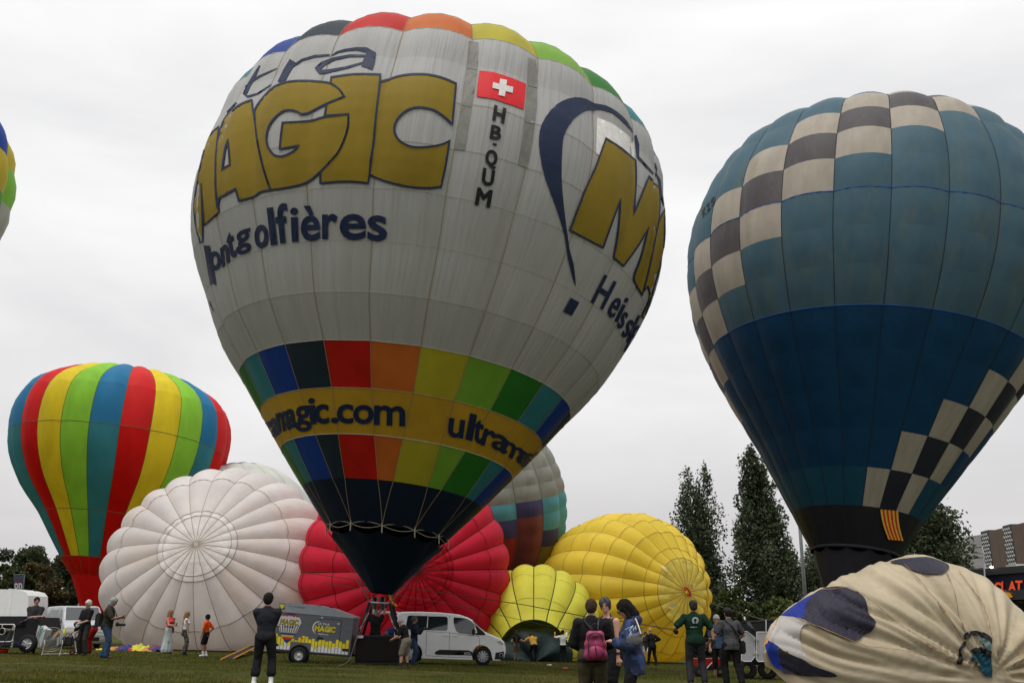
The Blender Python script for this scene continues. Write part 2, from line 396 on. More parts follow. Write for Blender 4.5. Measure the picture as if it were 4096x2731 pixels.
# ------------------------------------------------------------------ inflated envelopes
def cr(V, t):
    n = len(V); t = np.clip(np.asarray(t, float), 0, n - 1); i = np.minimum(t.astype(int), n - 2); f = t - i
    P = np.concatenate([[2 * V[0] - V[1]], V, [2 * V[-1] - V[-2]]]); a, b, c, d = P[i], P[i + 1], P[i + 2], P[i + 3]
    return .5 * (2 * b + (c - a) * f + (2 * a - 5 * b + 4 * c - d) * f * f + (3 * b - 3 * c + d - a) * f ** 3)
def frame_of(ax, front=(0, -1, 0)):
    a = Vector(ax).normalized(); v = Vector(front); e1 = (v - a * v.dot(a)).normalized(); return a, e1, a.cross(e1)
class Envelope:
    def __init__(s, name, label, base, axis, roll, s0, N, rows, color, alt=None, bulge=None, group=None, tape=None, tapew=.02, rowtape=None, su=6, sv=3, front=(0, -1, 0), flat=False, rowb=.0, skip=None, sag=None, only=None, warp=None, rear=None, cat='hot air balloon'):
        s.base = Vector(base); s.a, s.e1, s.e2 = frame_of(axis, front); s.roll = roll; s.s0 = s0; s.N = N
        R = np.array(rows, float); s.H, s.R = R[:, 0], R[:, 1]; s.O = R[:, 2] if R.shape[1] > 2 else np.zeros(len(R))
        s.alt = np.zeros(len(R)) if alt is None else np.array(alt, float); s.bl = np.full(len(R), .12) if bulge is None else np.array(bulge, float)
        s.rowb = rowb; s.flat = flat; s.warp = warp
        s.root = root(name, s.base, label, cat, group or 'hot air balloons on the field'); s.panels = []
        nr = len(R)
        for g in range(N):
            if only and not only(g): continue
            gg = g - N // 2                          # gore index counted from the seam s0
            if rear and rear(gg):
                s.panels.append(s.column(gg, nr, color)); continue
            for r in range(nr - 1):
                c = color(gg, r)
                if c is None: continue
                o = s.patch(gg, r, su, sv, c); s.panels.append(o)
            if tape: s.tape(g - (N // 2), 0, nr - 1, tapew, tape)
        if rowtape:
            for r, m in rowtape.items(): s.rowtape(r, m)
    def pos(s, g, f, t):
        """gore g (from s0), fraction f across, row coordinate t -> world"""
        h = float(cr(s.H, t)); R = float(cr(s.R, t)); o = float(cr(s.O, t)); al = float(np.interp(t, range(len(s.alt)), s.alt)); b = float(np.interp(t, range(len(s.bl)), s.bl))
        k0 = s.s0 + g; odd = lambda k: al * (1 if int(k) % 2 == 0 else -1)
        ph = s.roll + (g + f) * 2 * PI / s.N + odd(k0) * (1 - f) + odd(k0 + 1) * f
        wdt = 2 * PI * max(R, 0) / s.N; bu = b * wdt * (1 - (2 * f - 1) ** 2) + s.rowb * wdt * math.sin(PI * (t % 1)) * math.sin(PI * f)
        dt = .05; th = math.atan2(float(cr(s.R, t + dt) - cr(s.R, t - dt)), -float(cr(s.H, t + dt) - cr(s.H, t - dt)) + 1e-9)
        rd = s.e1 * math.cos(ph) + s.e2 * math.sin(ph)
        P = s.base + s.a * (h + bu * math.sin(th)) + s.e2 * o + rd * (max(R, 0) + bu * math.cos(th))
        if s.warp: P = s.warp(P, g + f, t)
        if s.flat:
            z = G(P.x, P.y) + .02
            u = P.z - z; P.z = z + .5 * (u + math.sqrt(u * u + .12))
        return P
    def patch(s, g, r, su, sv, m, name='panel'):
        vs = [s.pos(g, i / su, r + j / sv) - s.base for j in range(sv + 1) for i in range(su + 1)]
        fs = [(j * (su + 1) + i, (j + 1) * (su + 1) + i, (j + 1) * (su + 1) + i + 1, j * (su + 1) + i + 1) for j in range(sv) for i in range(su)]
        o = mk(name, vs, fs, m, s.root, True); s.uv(o, [((g + i / su) * 2.2, (r + j / sv) * 1.6) for j in range(sv + 1) for i in range(su + 1)]); return o
    def uv(s, o, co):
        L = o.data.uv_layers.new(name='cloth'); ix = np.empty(len(o.data.loops), np.int32); o.data.loops.foreach_get('vertex_index', ix); L.data.foreach_set('uv', np.array(co, np.float32)[ix].ravel())
    def column(s, g, nr, color):
        vs = []; fs = []; ms = []; fm = []
        for r in range((nr - 1) * 2 + 1):
            for i in range(5): vs.append(s.pos(g, i / 4, r / 2) - s.base)
        for r in range((nr - 1) * 2):
            c = color(g, r // 2)
            if c is None: continue
            if c not in ms: ms.append(c)
            for i in range(4): fs.append((r * 5 + i, r * 5 + 5 + i, r * 5 + 6 + i, r * 5 + i + 1)); fm.append(ms.index(c))
        o = mk('gore', vs, fs, ms, s.root, True); o.data.polygons.foreach_set('material_index', fm); s.uv(o, [((g + i / 4) * 2.2, r * .8) for r in range((nr - 1) * 2 + 1) for i in range(5)]); return o
    def strip(s, pts, nrm, w, m, name):
        vs = []; n = len(pts)
        for i, p in enumerate(pts):
            t = (pts[min(i + 1, n - 1)] - pts[max(i - 1, 0)]); x = t.cross(nrm[i])
            if x.length < 1e-6: x = Vector((1, 0, 0))
            x.normalize(); q = p + nrm[i] * .015 - s.base; vs += [q - x * w, q + nrm[i] * w * .6, q + x * w]
        fs = []
        for i in range(n - 1): fs += [(3 * i, 3 * i + 1, 3 * i + 4, 3 * i + 3), (3 * i + 1, 3 * i + 2, 3 * i + 5, 3 * i + 4)]
        return mk(name, vs, fs, m, s.root, True)
    def tape(s, g, t0, t1, w, m):
        ts = np.arange(t0, t1 + .001, .25); pts = [s.pos(g, 0, t) for t in ts]
        nr = []
        for t in ts:
            a_ = s.pos(g, .2, t) - s.pos(g - 1, .8, t); b_ = s.pos(g, 0, t + .1) - s.pos(g, 0, t - .1); n = a_.cross(b_)
            c = s.base + s.a * float(cr(s.H, t)); n = n if n.dot(s.pos(g, 0, t) - c) > 0 else -n; nr.append(n.normalized() if n.length > 1e-7 else s.a)
        s.strip(pts, nr, w, m, 'load_tape')
    def rowtape(s, r, m, w=.018):
        pts = []; nr = []
        for k in range(s.N * 4 + 1):
            g, f = divmod(k, 4); P = s.pos(g - s.N // 2 if g < s.N else -s.N // 2, f / 4 if g < s.N else 0, r); pts.append(P)
            n = P - (s.base + s.a * float(cr(s.H, r))); nr.append(n.normalized())
        s.strip(pts, nr, w, m, 'horizontal_tape')
    def bvh(s): return bvh_of(s.panels)
# ------------------------------------------------------------------ balloon cloth colours
GREY = fab('cloth_silver_white', (164, 164, 162), var=.05, dirt=lin((150, 150, 146)), dscale=.8, dpos=.5, trans=.0, wr=.06, bscale=1.0, stretch=(2.6, .3, 1), bstretch=(6, .28, 1), uv=True, vscale=1.6)
GREY2 = fab('cloth_grey_flap', (136, 135, 129), trans=.1, wr=.1, bscale=3)
GOLD = fab('print_gold', (141, 119, 34), trans=.1, wr=.02)
NAVYP = mat('print_navy', lin((16, 34, 66)), rough=.6, var=.1, bump=.02, bscale=2)
BLACKP = mat('print_black', lin((20, 21, 22)), rough=.6)
WHITEP = mat('print_white', lin((215, 213, 208)), rough=.6)
REDP = mat('print_red', lin((214, 26, 36)), rough=.6, var=.05)
SEAM_O = plain('seam_tan', lin((150, 128, 96)), .8)
SEAM_W = plain('seam_pale', lin((165, 163, 152)), .8)
SEAM_D = plain('seam_dark', lin((36, 38, 42)), .8)
C8 = [fab('cloth_orange', (196, 104, 44)), fab('cloth_yellow_green', (176, 166, 46)), fab('cloth_lime', (120, 168, 56)), fab('cloth_green', (44, 116, 40)),
      fab('cloth_teal', (52, 124, 132)), fab('cloth_blue', (28, 62, 140)), fab('cloth_dark_slate', (38, 52, 62)), fab('cloth_red', (190, 32, 22))]
BAND = fab('cloth_gold_band', (186, 146, 44), trans=.14)
SKIRT = fab('cloth_dark_navy', (18, 30, 48), trans=.02, wr=.03)

# ------------------------------------------------------------------ the big silver balloon in the middle
fitR = [(15.43, 7.5, -.03), (14.24, 8.28, .04), (13.03, 8.48, .01), (11.54, 8.68, -.03), (10.05, 8.53, -.06), (8.72, 8.12, -.09), (7.34, 7.47, -.07),
        (6.0, 6.75, -.11), (4.82, 5.83, -.1), (3.6, 4.94, -.09), (2.4, 4.01, -.1), (1.23, 3.06, -.1), (0, 2.02, -.11)]
rowsM = [(17.15, .05, -.03), (16.85, 3.2, -.03), (16.3, 5.8, -.03)] + fitR
altM = [0] * 12 + [.001, .019, .051, .131]
def colM(g, r):
    k = g % 8
    if r < 3 or 4 <= r <= 10: return GREY
    if r in (3, 11, 13): return C8[k]
    if r == 12: return BAND
    return SKIRT
BIG = Envelope('hot_air_balloon', 'huge upright silver grey balloon with gold lettering and a red flag with a white cross', (-4.134, 32.004, 4.274), (.099, .07, 1), .04 - PI / 24, 4, 24, rowsM, colM,
               alt=altM, bulge=[.06, .09, .1, .1, .09, .08, .07, .06, .06, .05, .05, .04, .02, .01, .01, .0], tape=SEAM_O, tapew=.010, su=6, sv=3,
               rear=lambda g: not -8 <= g <= 7, rowb=.004)
for r, m_ in ((3, SEAM_W), (4, SEAM_W), (6, SEAM_O), (7, SEAM_O), (8, SEAM_W), (9, SEAM_W), (10, SEAM_W), (11, SEAM_W), (12, SEAM_O), (13, SEAM_W)): BIG.rowtape(r, m_, .010 if r in (3, 4, 11, 12, 13) else .006)
BB = BIG.bvh()
# scoop below the mouth, hung from the carabiners, and its pale rope
a_, e1_, e2_ = BIG.a, BIG.e1, BIG.e2
mc = BIG.base + e2_ * -.11
sb = at(1527, 2371, 32.6)
def scoop(base_root, ctop, rtop, cbot, rbot, m, N=12, sagd=.18, e1=e1_, e2=e2_, ph0=0):
    vs = []; fs = []; nn = N * 6; mm = 8
    for j in range(mm + 1):
        t = j / mm; c = ctop.lerp(cbot, t); r = rtop + (rbot - rtop) * t
        for i in range(nn):
            a = ph0 + 2 * PI * i / nn; sg = sagd * abs(math.sin(a * N / 2 - ph0 * N / 2)) * (1 - t) ** 3
            rr = r * (1 - .04 * abs(math.sin((a - ph0) * N / 2)))
            p = c + (e1 * math.cos(a) + e2 * math.sin(a)) * rr; p.z -= sg; vs.append(p - base_root.location)
    for j in range(mm):
        for i in range(nn): fs.append((j * nn + i, j * nn + (i + 1) % nn, (j + 1) * nn + (i + 1) % nn, (j + 1) * nn + i))
    return mk('scoop', vs, fs, m, base_root, True)
phM = BIG.roll + .5 * 2 * PI / 24
scoop(BIG.root, mc - a_ * .12, 1.96, sb, .40, SKIRT, ph0=phM)
rope = plain('rope_pale', lin((150, 144, 128)), .9)
mb = MB()
for k in range(12):
    a0 = phM + k * PI / 6; pts = []
    for sgn in (1, -1):
        pts = []
        for j in range(7):
            t = j / 6; a = a0 + t * PI / 6; p = mc + (e1_ * math.cos(a) + e2_ * math.sin(a)) * 2.06; p.z += (.09 if sgn > 0 else -.11) * math.sin(PI * t) - .02; pts.append(p - BIG.base)
        mb.tube(pts, .010, 5)
    p0 = mc + (e1_ * math.cos(a0) + e2_ * math.sin(a0)) * 2.08 - BIG.base; mb.tube([p0 + Vector((0, 0, .08)), p0 - Vector((0, 0, .25))], .02, 5)
mb.build('mouth_rope', rope, BIG.root)
# suspension wires from the mouth to the burner frame
wire = plain('wire_steel', (.2, .2, .2), .5)
WTOP = [mc + (e1_ * math.cos(phM + k * PI / 6) + e2_ * math.sin(phM + k * PI / 6)) * 2.05 for k in range(12)]

def Z1(x, y): return (750 + x / 1.568, y / 1.568)
def Z2(x, y): return (1700 + x / 1.5676, y / 1.5676)
def Z3(x, y): return (750 + x / 1.742, 700 + y / 1.742)
def Z4(x, y): return (1700 + x / 1.5676, 700 + y / 1.5676)
def Z5(x, y): return (950 + x / 1.4252, 1300 + y / 1.4252)
def conv(Z, pts): return [Z(*p) for p in pts]
def pr(loops, m, name='letter', off=.03, step=14): return print_on(BB, fill(loops, step), m, name, BIG.root, off)
def pl(Z, ch, bl, br, up, bold, m, bv=None, rt=None, off=.035, step=12): return print_on(bv or BB, letter_tris(Z, ch, bl, br, up, bold, step), m, 'letter', rt or BIG.root, off)
def gold_letter(Z, outer, holes=(), w=7.5):
    L = [soften(conv(Z, outer))] + [soften(conv(Z, h)) for h in holes]
    pr(L, GOLD, 'letter', .03)
    for q in L:
        print_on(BB, band(q, w, 22), NAVYP, 'letter_outline', BIG.root, .05)
gold_letter(Z1, [(1210, 515), (1255, 503), (1330, 480), (1420, 468), (1520, 472), (1610, 495), (1683, 527), (1672, 650), (1660, 782), (1610, 735), (1540, 690), (1450, 675), (1380, 692), (1320, 745), (1297, 805), (1315, 865), (1362, 905), (1430, 925), (1530, 920), (1600, 905), (1643, 885), (1620, 1030), (1590, 1172), (1500, 1180), (1380, 1170), (1270, 1145), (1195, 1120), (1142, 1095), (1150, 1000), (1170, 880), (1185, 700)])
gold_letter(Z1, [(905, 487), (1050, 468), (1210, 470), (1198, 590), (1185, 700), (1165, 900), (1142, 1095), (1133, 1150), (1060, 1141), (950, 1140), (835, 1150), (835, 1078), (900, 1010), (950, 950), (990, 860), (1008, 790), (1010, 718), (862, 728), (875, 652), (985, 608), (950, 560), (898, 525)])
gold_letter(Z1, [(425, 690), (480, 610), (550, 545), (640, 515), (750, 510), (830, 515), (898, 525), (950, 560), (985, 608), (875, 652), (800, 690), (755, 712), (712, 718), (690, 703), (650, 693), (600, 700), (545, 745), (510, 800), (497, 870), (510, 930), (545, 975), (590, 983), (640, 965), (672, 945), (697, 915), (580, 937), (588, 850), (598, 772), (770, 760), (862, 735), (1010, 718), (1008, 790), (990, 860), (950, 950), (900, 1010), (835, 1078), (750, 1145), (640, 1175), (523, 1193), (485, 1080), (455, 960), (435, 850), (425, 760)])
gold_letter(Z1, [(245, 735), (300, 680), (350, 650), (405, 630), (412, 690), (425, 760), (435, 850), (455, 960), (485, 1080), (523, 1193), (460, 1205), (420, 1232), (325, 1262), (303, 1185), (202, 1243), (188, 1300), (178, 1150), (182, 960), (210, 810)], [[(256, 880), (262, 950), (268, 1035), (220, 1062), (228, 1000), (240, 930)]])
gold_letter(Z1, [(135, 860), (198, 795), (182, 960), (178, 1150), (200, 1328), (107, 1415), (88, 1150), (97, 1450), (97, 1515), (82, 1525), (55, 1420), (44, 1300), (60, 1150), (95, 990)], w=5)
for P in ([(455, 412, 8), (425, 470, 20), (390, 530, 24), (360, 592, 26), (378, 608, 14), (440, 590, 10), (485, 560, 8), (527, 531, 5)], [(360, 546, 4), (450, 482, 13), (520, 450, 9), (565, 430, 4)],
          [(662, 384, 44), (622, 450, 44), (585, 523, 42)], [(650, 425, 14), (720, 378, 14), (800, 354, 15), (893, 347, 10)],
          [(903, 352, 5), (940, 330, 12), (990, 316, 14), (1060, 308, 18), (1120, 314, 30), (1155, 340, 58), (1140, 385, 74), (1125, 428, 76)],
          [(1125, 352, 14), (1020, 352, 16), (920, 372, 20), (850, 402, 30), (815, 435, 38), (830, 455, 26), (900, 446, 20), (1000, 425, 14), (1100, 395, 10)]):
    pr([conv(Z1, q) for q in stroke_loop(P)], NAVYP)
pr([conv(Z1, [(248, 700), (305, 640), (312, 648), (250, 720)])], NAVYP)
# second word on the right flank
gold_letter(Z4, [(908, 345), (1000, 100), (1065, -40), (1133, -228), (1230, -165), (1318, -88), (1322, 30), (1307, 248), (1402, 10), (1465, 80), (1470, 180), (1460, 302), (1440, 400), (1400, 600), (1360, 752), (1325, 690), (1308, 638), (1350, 520), (1400, 330), (1330, 450), (1243, 570), (1182, 515), (1210, 350), (1225, 150), (1170, 300), (1115, 455), (1010, 400)], w=6.5)
gold_letter(Z4, [(1462, 302), (1500, 212), (1500, 400), (1476, 560), (1442, 680), (1406, 800), (1372, 905), (1358, 880), (1395, 800), (1408, 745), (1395, 695), (1362, 740), (1402, 600), (1442, 400)], w=5)
pr([conv(Z2, smooth_loop([(945, 1800), (912, 1690), (890, 1590), (875, 1480), (825, 1310), (750, 1110), (720, 960), (714, 870), (732, 780), (790, 690), (860, 635), (940, 612), (1010, 622), (1062, 650), (1130, 662), (1200, 700), (1265, 760), (1308, 838), (1262, 790), (1190, 722), (1120, 693), (1070, 690), (1000, 700), (930, 750), (880, 830), (862, 900), (855, 1100), (870, 1300), (905, 1560), (930, 1650)], 2))], NAVYP, 'emblem')
for P in ([(1318, 850, 14), (1330, 910, 24), (1334, 985, 16), (1395, 1052, 14), (1445, 1108, 12), (1452, 1060, 8), (1440, 1020, 5)], [(1445, 1085, 8), (1468, 1130, 14), (1480, 1230, 16), (1495, 1290, 6)]):
    pr([conv(Z2, q) for q in stroke_loop(P)], NAVYP)
pr([conv(Z2, [(1078, 738), (1180, 780), (1260, 840), (1310, 882), (1314, 1003), (1230, 930), (1135, 868), (1098, 975), (1072, 965)])], WHITEP, 'patch', .015)
pr([conv(Z4, [(912, 768), (967, 797), (920, 882), (866, 855)])], NAVYP, 'emblem')
# flag and registration
pr([conv(Z2, [(342, 445), (430, 455), (540, 490), (633, 528), (625, 610), (618, 688), (540, 660), (430, 622), (322, 607), (332, 520)])], REDP, 'flag', .03)
pr([conv(Z2, [(470, 498), (512, 507), (508, 540), (551, 550), (547, 587), (503, 577), (499, 610), (459, 600), (465, 567), (421, 556), (426, 520), (466, 531)])], WHITEP, 'flag_cross', .06)
for ch, bl, br, up in (('H', (426, 752), (491, 772), (14, -92)), ('B', (408, 866), (468, 880), (13, -84)), ('Q', (378, 1028), (442, 1045), (13, -95)), ('U', (357, 1152), (422, 1168), (13, -100)), ('M', (317, 1280), (402, 1298), (18, -106))):
    pl(Z2, ch, bl, br, up, .04, BLACKP)
pr([conv(Z2, [(425, 897), (450, 903), (448, 918), (423, 912)])], BLACKP, 'letter')
for P in ([(275, 258), (335, 268), (333, 350), (328, 440), (262, 430), (268, 340)], [(262, 434), (328, 443), (312, 560), (292, 676), (228, 660), (240, 550)], [(228, 664), (292, 680), (270, 810), (250, 945), (182, 938), (205, 800)],
          [(645, 362), (695, 378), (703, 460), (705, 553), (640, 538), (643, 450)], [(638, 542), (704, 557), (702, 660), (690, 778), (622, 768), (632, 660)], [(622, 772), (688, 782), (670, 910), (640, 1055), (583, 1033), (605, 900)]):
    pr([conv(Z2, P)], GREY2, 'vent_flap', .02)
# words under the lettering
MG = [('o', (163, 660), (235, 650), (-16, -190)), ('n', (248, 634), (292, 600), (-22, -195)), ('t', (299, 575), (340, 560), (-35, -215)), ('g', (345, 505), (440, 478), (-10, -170)), ('o', (478, 505), (562, 495), (-8, -235)),
      ('l', (590, 482), (620, 478), (-30, -262)), ('f', (640, 470), (712, 464), (-28, -275)), ('i', (733, 459), (772, 457), (-10, -255)), ('è', (800, 452), (920, 448), (-6, -255)), ('r', (947, 440), (1040, 438), (0, -255)), ('e', (1070, 443), (1238, 443), (-2, -262)), ('s', (1262, 450), (1383, 452), (0, -258))]
for ch, bl, br, up in MG: pl(Z3, ch, bl, br, up, .022, NAVYP)
pl(Z3, 'l', (170, 755), (190, 755), (-45, -270), .03, NAVYP)
UM = [('r', (182, 650), (205, 640), (-30, -150)), ('a', (205, 640), (240, 612), (-30, -150)), ('m', (238, 606), (300, 588), (-25, -160)), ('a', (285, 588), (335, 572), (-16, -160)), ('g', (335, 556), (418, 552), (-8, -150)), ('i', (420, 560), (448, 556), (-14, -160)), ('c', (445, 556), (520, 553), (-8, -160)), ('.', (538, 552), (573, 552), (0, -150)),
      ('c', (572, 552), (657, 553), (0, -158)), ('o', (665, 556), (773, 557), (0, -158)), ('m', (783, 562), (950, 570), (4, -165)),
      ('u', (1201, 626), (1282, 640), (18, -155)), ('l', (1304, 645), (1334, 653), (28, -150)), ('t', (1343, 656), (1390, 670), (20, -160)), ('r', (1388, 675), (1445, 700), (40, -140)), ('a', (1448, 690), (1530, 730), (35, -125)), ('m', (1503, 720), (1610, 785), (45, -110)), ('a', (1588, 765), (1650, 812), (45, -98)), ('g', (1620, 770), (1690, 812), (45, -88)), ('i', (1655, 812), (1690, 815), (50, -100))]
for ch, bl, br, up in UM: pl(Z5, ch, bl, br, up, .022, NAVYP)
for ch, bl, br, up in (('H', (1042, 793), (1112, 840), (90, -178)), ('e', (1136, 868), (1178, 896), (92, -172)), ('i', (1190, 912), (1204, 920), (80, -165)), ('s', (1202, 948), (1230, 964), (72, -150)), ('s', (1230, 1004), (1260, 1018), (80, -160)), ('l', (1262, 1038), (1272, 1044), (80, -170)), ('f', (1244, 1100), (1262, 1106), (84, -170))):
    pl(Z4, ch, bl, br, up, .014, NAVYP)
pr([conv(Z3, [(150, 868), (165, 895), (186, 950), (181, 950), (160, 905)])], NAVYP)

# ------------------------------------------------------------------ the blue balloon on the right
B1 = fab('cloth_faded_blue', (70, 100, 114), dirt=lin((88, 105, 105)), dscale=.9, dpos=.48, vscale=.8, uv=True, stretch=(1.4, .5, 1), wr=.03); B2 = fab('cloth_deep_blue', (20, 64, 98)); B3 = fab('cloth_teal_blue', (28, 76, 98)); BW = fab('cloth_warm_grey', (170, 162, 148), uv=True, stretch=(1.4, .5, 1), wr=.03, dirt=lin((156, 146, 130)), dscale=1); BD = fab('cloth_charcoal', (88, 84, 86), dirt=lin((104, 100, 100)), dpos=.52)
BD2 = fab('cloth_dark_charcoal', (44, 46, 56)); BK = fab('cloth_black', (34, 34, 40), trans=.02)
fitB = [(19.94, 7.21, 1.12), (18.62, 7.97, 1.09), (17.13, 8.55, 1.07), (15.58, 8.87, 1.06), (13.91, 8.89, 1.04), (12.25, 8.66, 1.0), (10.69, 8.17, .97), (9.1, 7.42, .9), (7.56, 6.51, .82), (6.02, 5.55, .79), (4.57, 4.62, .75), (3.08, 3.72, .66), (1.58, 2.8, .56), (0, 1.9, .53)]
rowsB = [(22.1, .05, 1.15), (21.8, 3.0, 1.14), (21.15, 5.4, 1.13)] + fitB
def colB(g, r):
    r = r - 2                       # fit row number of the upper edge
    if r >= 13: return BK
    k = (g + 3 + 9) % 24 - 9
    if k < -8 and r < 9: pass
    d = 4 - k
    if r < 10 and abs(r - d) <= 1: return BD if r == d else BW
    d = 16 - k
    if r >= 7 and abs(r - d) <= 1: return BD2 if r == d else BW
    return B1 if r < 8 else (B2 if r < 12 else B3)
BLUE = Envelope('hot_air_balloon', 'upright blue balloon with spiralling grey and black checks and a black skirt', (15.086, 43.107, 4.544), (.1486, .077, 1), -.2488, 3, 24, rowsB, colB,
                bulge=[.05, .07, .08, .09, .09, .1, .09, .08, .07, .07, .06, .06, .05, .04, .03, .02, .01], tape=SEAM_D, tapew=.015, rear=lambda g: not -7 <= g <= 8, rowb=.022)
for r, m_ in ((7, plain('seam_blue', lin((22, 66, 130)), .8)), (10, plain('seam_blue', (0, 0, 0))), (16, SEAM_D)): BLUE.rowtape(r, m_, .022 if r < 16 else .07)
mcb = BLUE.base + BLUE.e2 * .53
scoop(BLUE.root, mcb - BLUE.a * .05, 1.86, mcb + Vector((-.9, -.6, -3.3)), .55, BK, e1=BLUE.e1, e2=BLUE.e2)
bb_ = BLUE.bvh()
def ZB(x, y): return (2700 + x / 1.3066, 1300 + y / 1.3066)
def ZA(x, y): return (2700 + x / 1.4255, 300 + y / 1.4255)
yel = mat('print_yellow', lin((222, 176, 66)), rough=.7); red2 = mat('print_flag_red', lin((196, 44, 30)), rough=.7)
for i in range(9):
    u0, u1 = i / 9, (i + 1) / 9
    def fl(u, v):
        x = (1072 + 92 * u) * (1 - v) + (1113 + 77 * u) * v + 7 * math.sin(PI * v) * (-1) ; y = (960 + 8 * u) * (1 - v) + (1118 + 6 * u) * v; return ZB(x, y)
    L = [fl(u0, v / 6) for v in range(7)] + [fl(u1, v / 6) for v in range(6, -1, -1)]
    print_on(bb_, fill([L], 20), yel if i % 2 == 0 else red2, 'flag_stripe', BLUE.root, .08)
for ch, bl, br, up in (('Z', (185, 785), (203, 762), (-6, -40)), ('S', (210, 752), (232, 728), (-6, -38)), ('K', (160, 812), (180, 790), (-6, -42))):
    pl(ZA, ch, bl, br, up, .02, BLACKP, bb_, BLUE.root, .05, 6)
print_on(bb_, fill([conv(ZB, [(706, 1145), (733, 1140), (736, 1160), (716, 1166)])], 12), mat('print_brown', lin((120, 84, 36))), 'patch', BLUE.root, .05)

# ------------------------------------------------------------------ the rainbow striped balloon on the left
RB = [fab('stripe_blue', (50, 132, 184), trans=.42), fab('stripe_red', (232, 46, 48), trans=.42), fab('stripe_yellow', (246, 222, 50), trans=.42), fab('stripe_green', (152, 220, 70), trans=.42)]
RBT = fab('stripe_blue_low_light', (62, 142, 160), trans=.42); RBD = fab('stripe_red_shade_skirt', (214, 22, 18), trans=.3)  # changed light on lower stripes painted in; red also makes the skirt
rowsR = [(15.6, .05, .3), (15.3, 3.1, .3), (14.3, 5.6, .3), (12.64, 7.38, .34), (9.65, 7.7, .43), (6.71, 6.79, .59), (4.12, 4.78, .58), (1.12, 2.77, .65), (0, 1.85, .6)]
def colR(g, r):
    if r >= 7: return RBD
    k = {-5: 0, 6: 1}.get(g, g % 4)
    if r >= 4 and k == 1: return RBD
    if r >= 4 and k == 0: return RBT
    return RB[k]
RAIN = Envelope('hot_air_balloon', 'round balloon in vertical red, yellow, green and blue stripes with a red skirt', (-31.061, 70.05, 4.834), (.0561, .0584, 1), .3605 - 2 * PI / 24, 0, 24, rowsR, colR,
                bulge=[.1, .12, .13, .12, .1, .08, .05, .03, .02], tape=plain('seam_olive', lin((90, 90, 50)), .8), tapew=.02, rear=lambda g: not -7 <= g <= 6, sv=4, rowb=.03)
for r in (4, 6, 7): RAIN.rowtape(r, plain('seam_olive', (0, 0, 0)), .02)
scoop(RAIN.root, RAIN.base + RAIN.e2 * .6, 1.83, RAIN.base + RAIN.e2 * .6 + Vector((.7, 0, -4.2)), .8, RBD, e1=RAIN.e1, e2=RAIN.e2, sagd=.1)

# ------------------------------------------------------------------ balloon cut by the left edge of the picture
LB = [fab('left_blue', (34, 70, 158)), fab('left_yellow', (196, 176, 40)), fab('left_green', (84, 146, 52)), fab('left_lime', (128, 190, 60)), fab('left_pale', (176, 176, 164))]
c0 = at(-750, 645, 47)
def colL(g, r):
    q = (r - 3 - (6 - g)) % 5
    return [LB[0], LB[1], LB[2 if g % 2 else 3], LB[4], LB[0]][q]
rowsL = [(20.5, .05), (20.1, 3.0), (19, 5.6), (17.6, 7.35), (15.6, 8.65), (13.7, 9.25), (11.4, 9.4), (9.3, 8.95), (7, 7.6), (4.8, 5.8), (2.5, 3.9), (0, 2.2)]
LEFT = Envelope('hot_air_balloon', 'yellow, green, pale and blue chequered balloon cut off by the left edge of the picture', (c0.x, c0.y, c0.z - 12.2), (.02, 0, 1), .0, 0, 20, rowsL, colL,
                bulge=[.1] + [.16] * 10 + [.02], rowb=.05, tape=SEAM_W, tapew=.015, rear=lambda g: not 1 <= g <= 9)

# ------------------------------------------------------------------ chequered grey balloon behind the big one
GB = {'g': fab('rear_grey', (150, 150, 140), dirt=lin((130, 128, 122))), 'c': fab('rear_cyan', (92, 158, 168)), 'p': fab('rear_purple', (74, 68, 104)), 'm': fab('rear_maroon', (122, 62, 56)), 'o': fab('rear_olive', (128, 116, 46)), 'r': fab('rear_red', (150, 40, 36))}
seqG = {2: 'ggggggggcppgrrrr', 3: 'ggggggggpmmmmmmm', 4: 'ggggggggccpooooo', 5: 'ggggggggcccppooo', 6: 'ggggggggcprrrrrr'}
def colG(g, r):
    s_ = {0: 'ggggggggggpprrrr', 1: 'ggggggggcprrrrrr', 2: 'ggggggggpmmmmmmm', 3: 'ggggggggccpooooo', 4: 'ggggggggcccppmmm', 5: 'ggggggggcprrrrrr'}.get(g, 'ggggggggcppmmmoo')
    return GB[s_[min(r + 1, 15)]]
gc = at(1810, 2005, 62)
rowsG = [(14.6 - .0, .05)] + [(7 + 7.5 * math.cos(t), 7.45 * math.sin(t)) for t in [rad(14 * k + 8) for k in range(1, 12)]] + [(1.2, 4.0), (-.6, 3.0), (-2.2, 2.2)]
rowsG = [(7 + 7.5, .05)] + [(7 + 7.5 * math.cos(rad(a)), 7.5 * math.sin(rad(a))) for a in (22, 38, 50, 60, 68, 75, 82, 89, 97, 105, 113, 122, 132)] + [(.2, 4.1), (-2.2, 2.6)]
GREYB = Envelope('hot_air_balloon', 'faded grey balloon with cyan, purple and maroon panels half hidden behind the silver one', (gc.x, gc.y + 1.9, gc.z - 7.2), (-.03, -.27, 1), 0.0, 0, 20, rowsG, colG,
                 bulge=[.12] * 16, rowb=.04, tape=plain('seam_greybrown', lin((90, 86, 78)), .8), tapew=.02, rear=lambda g: not -2 <= g <= 7)

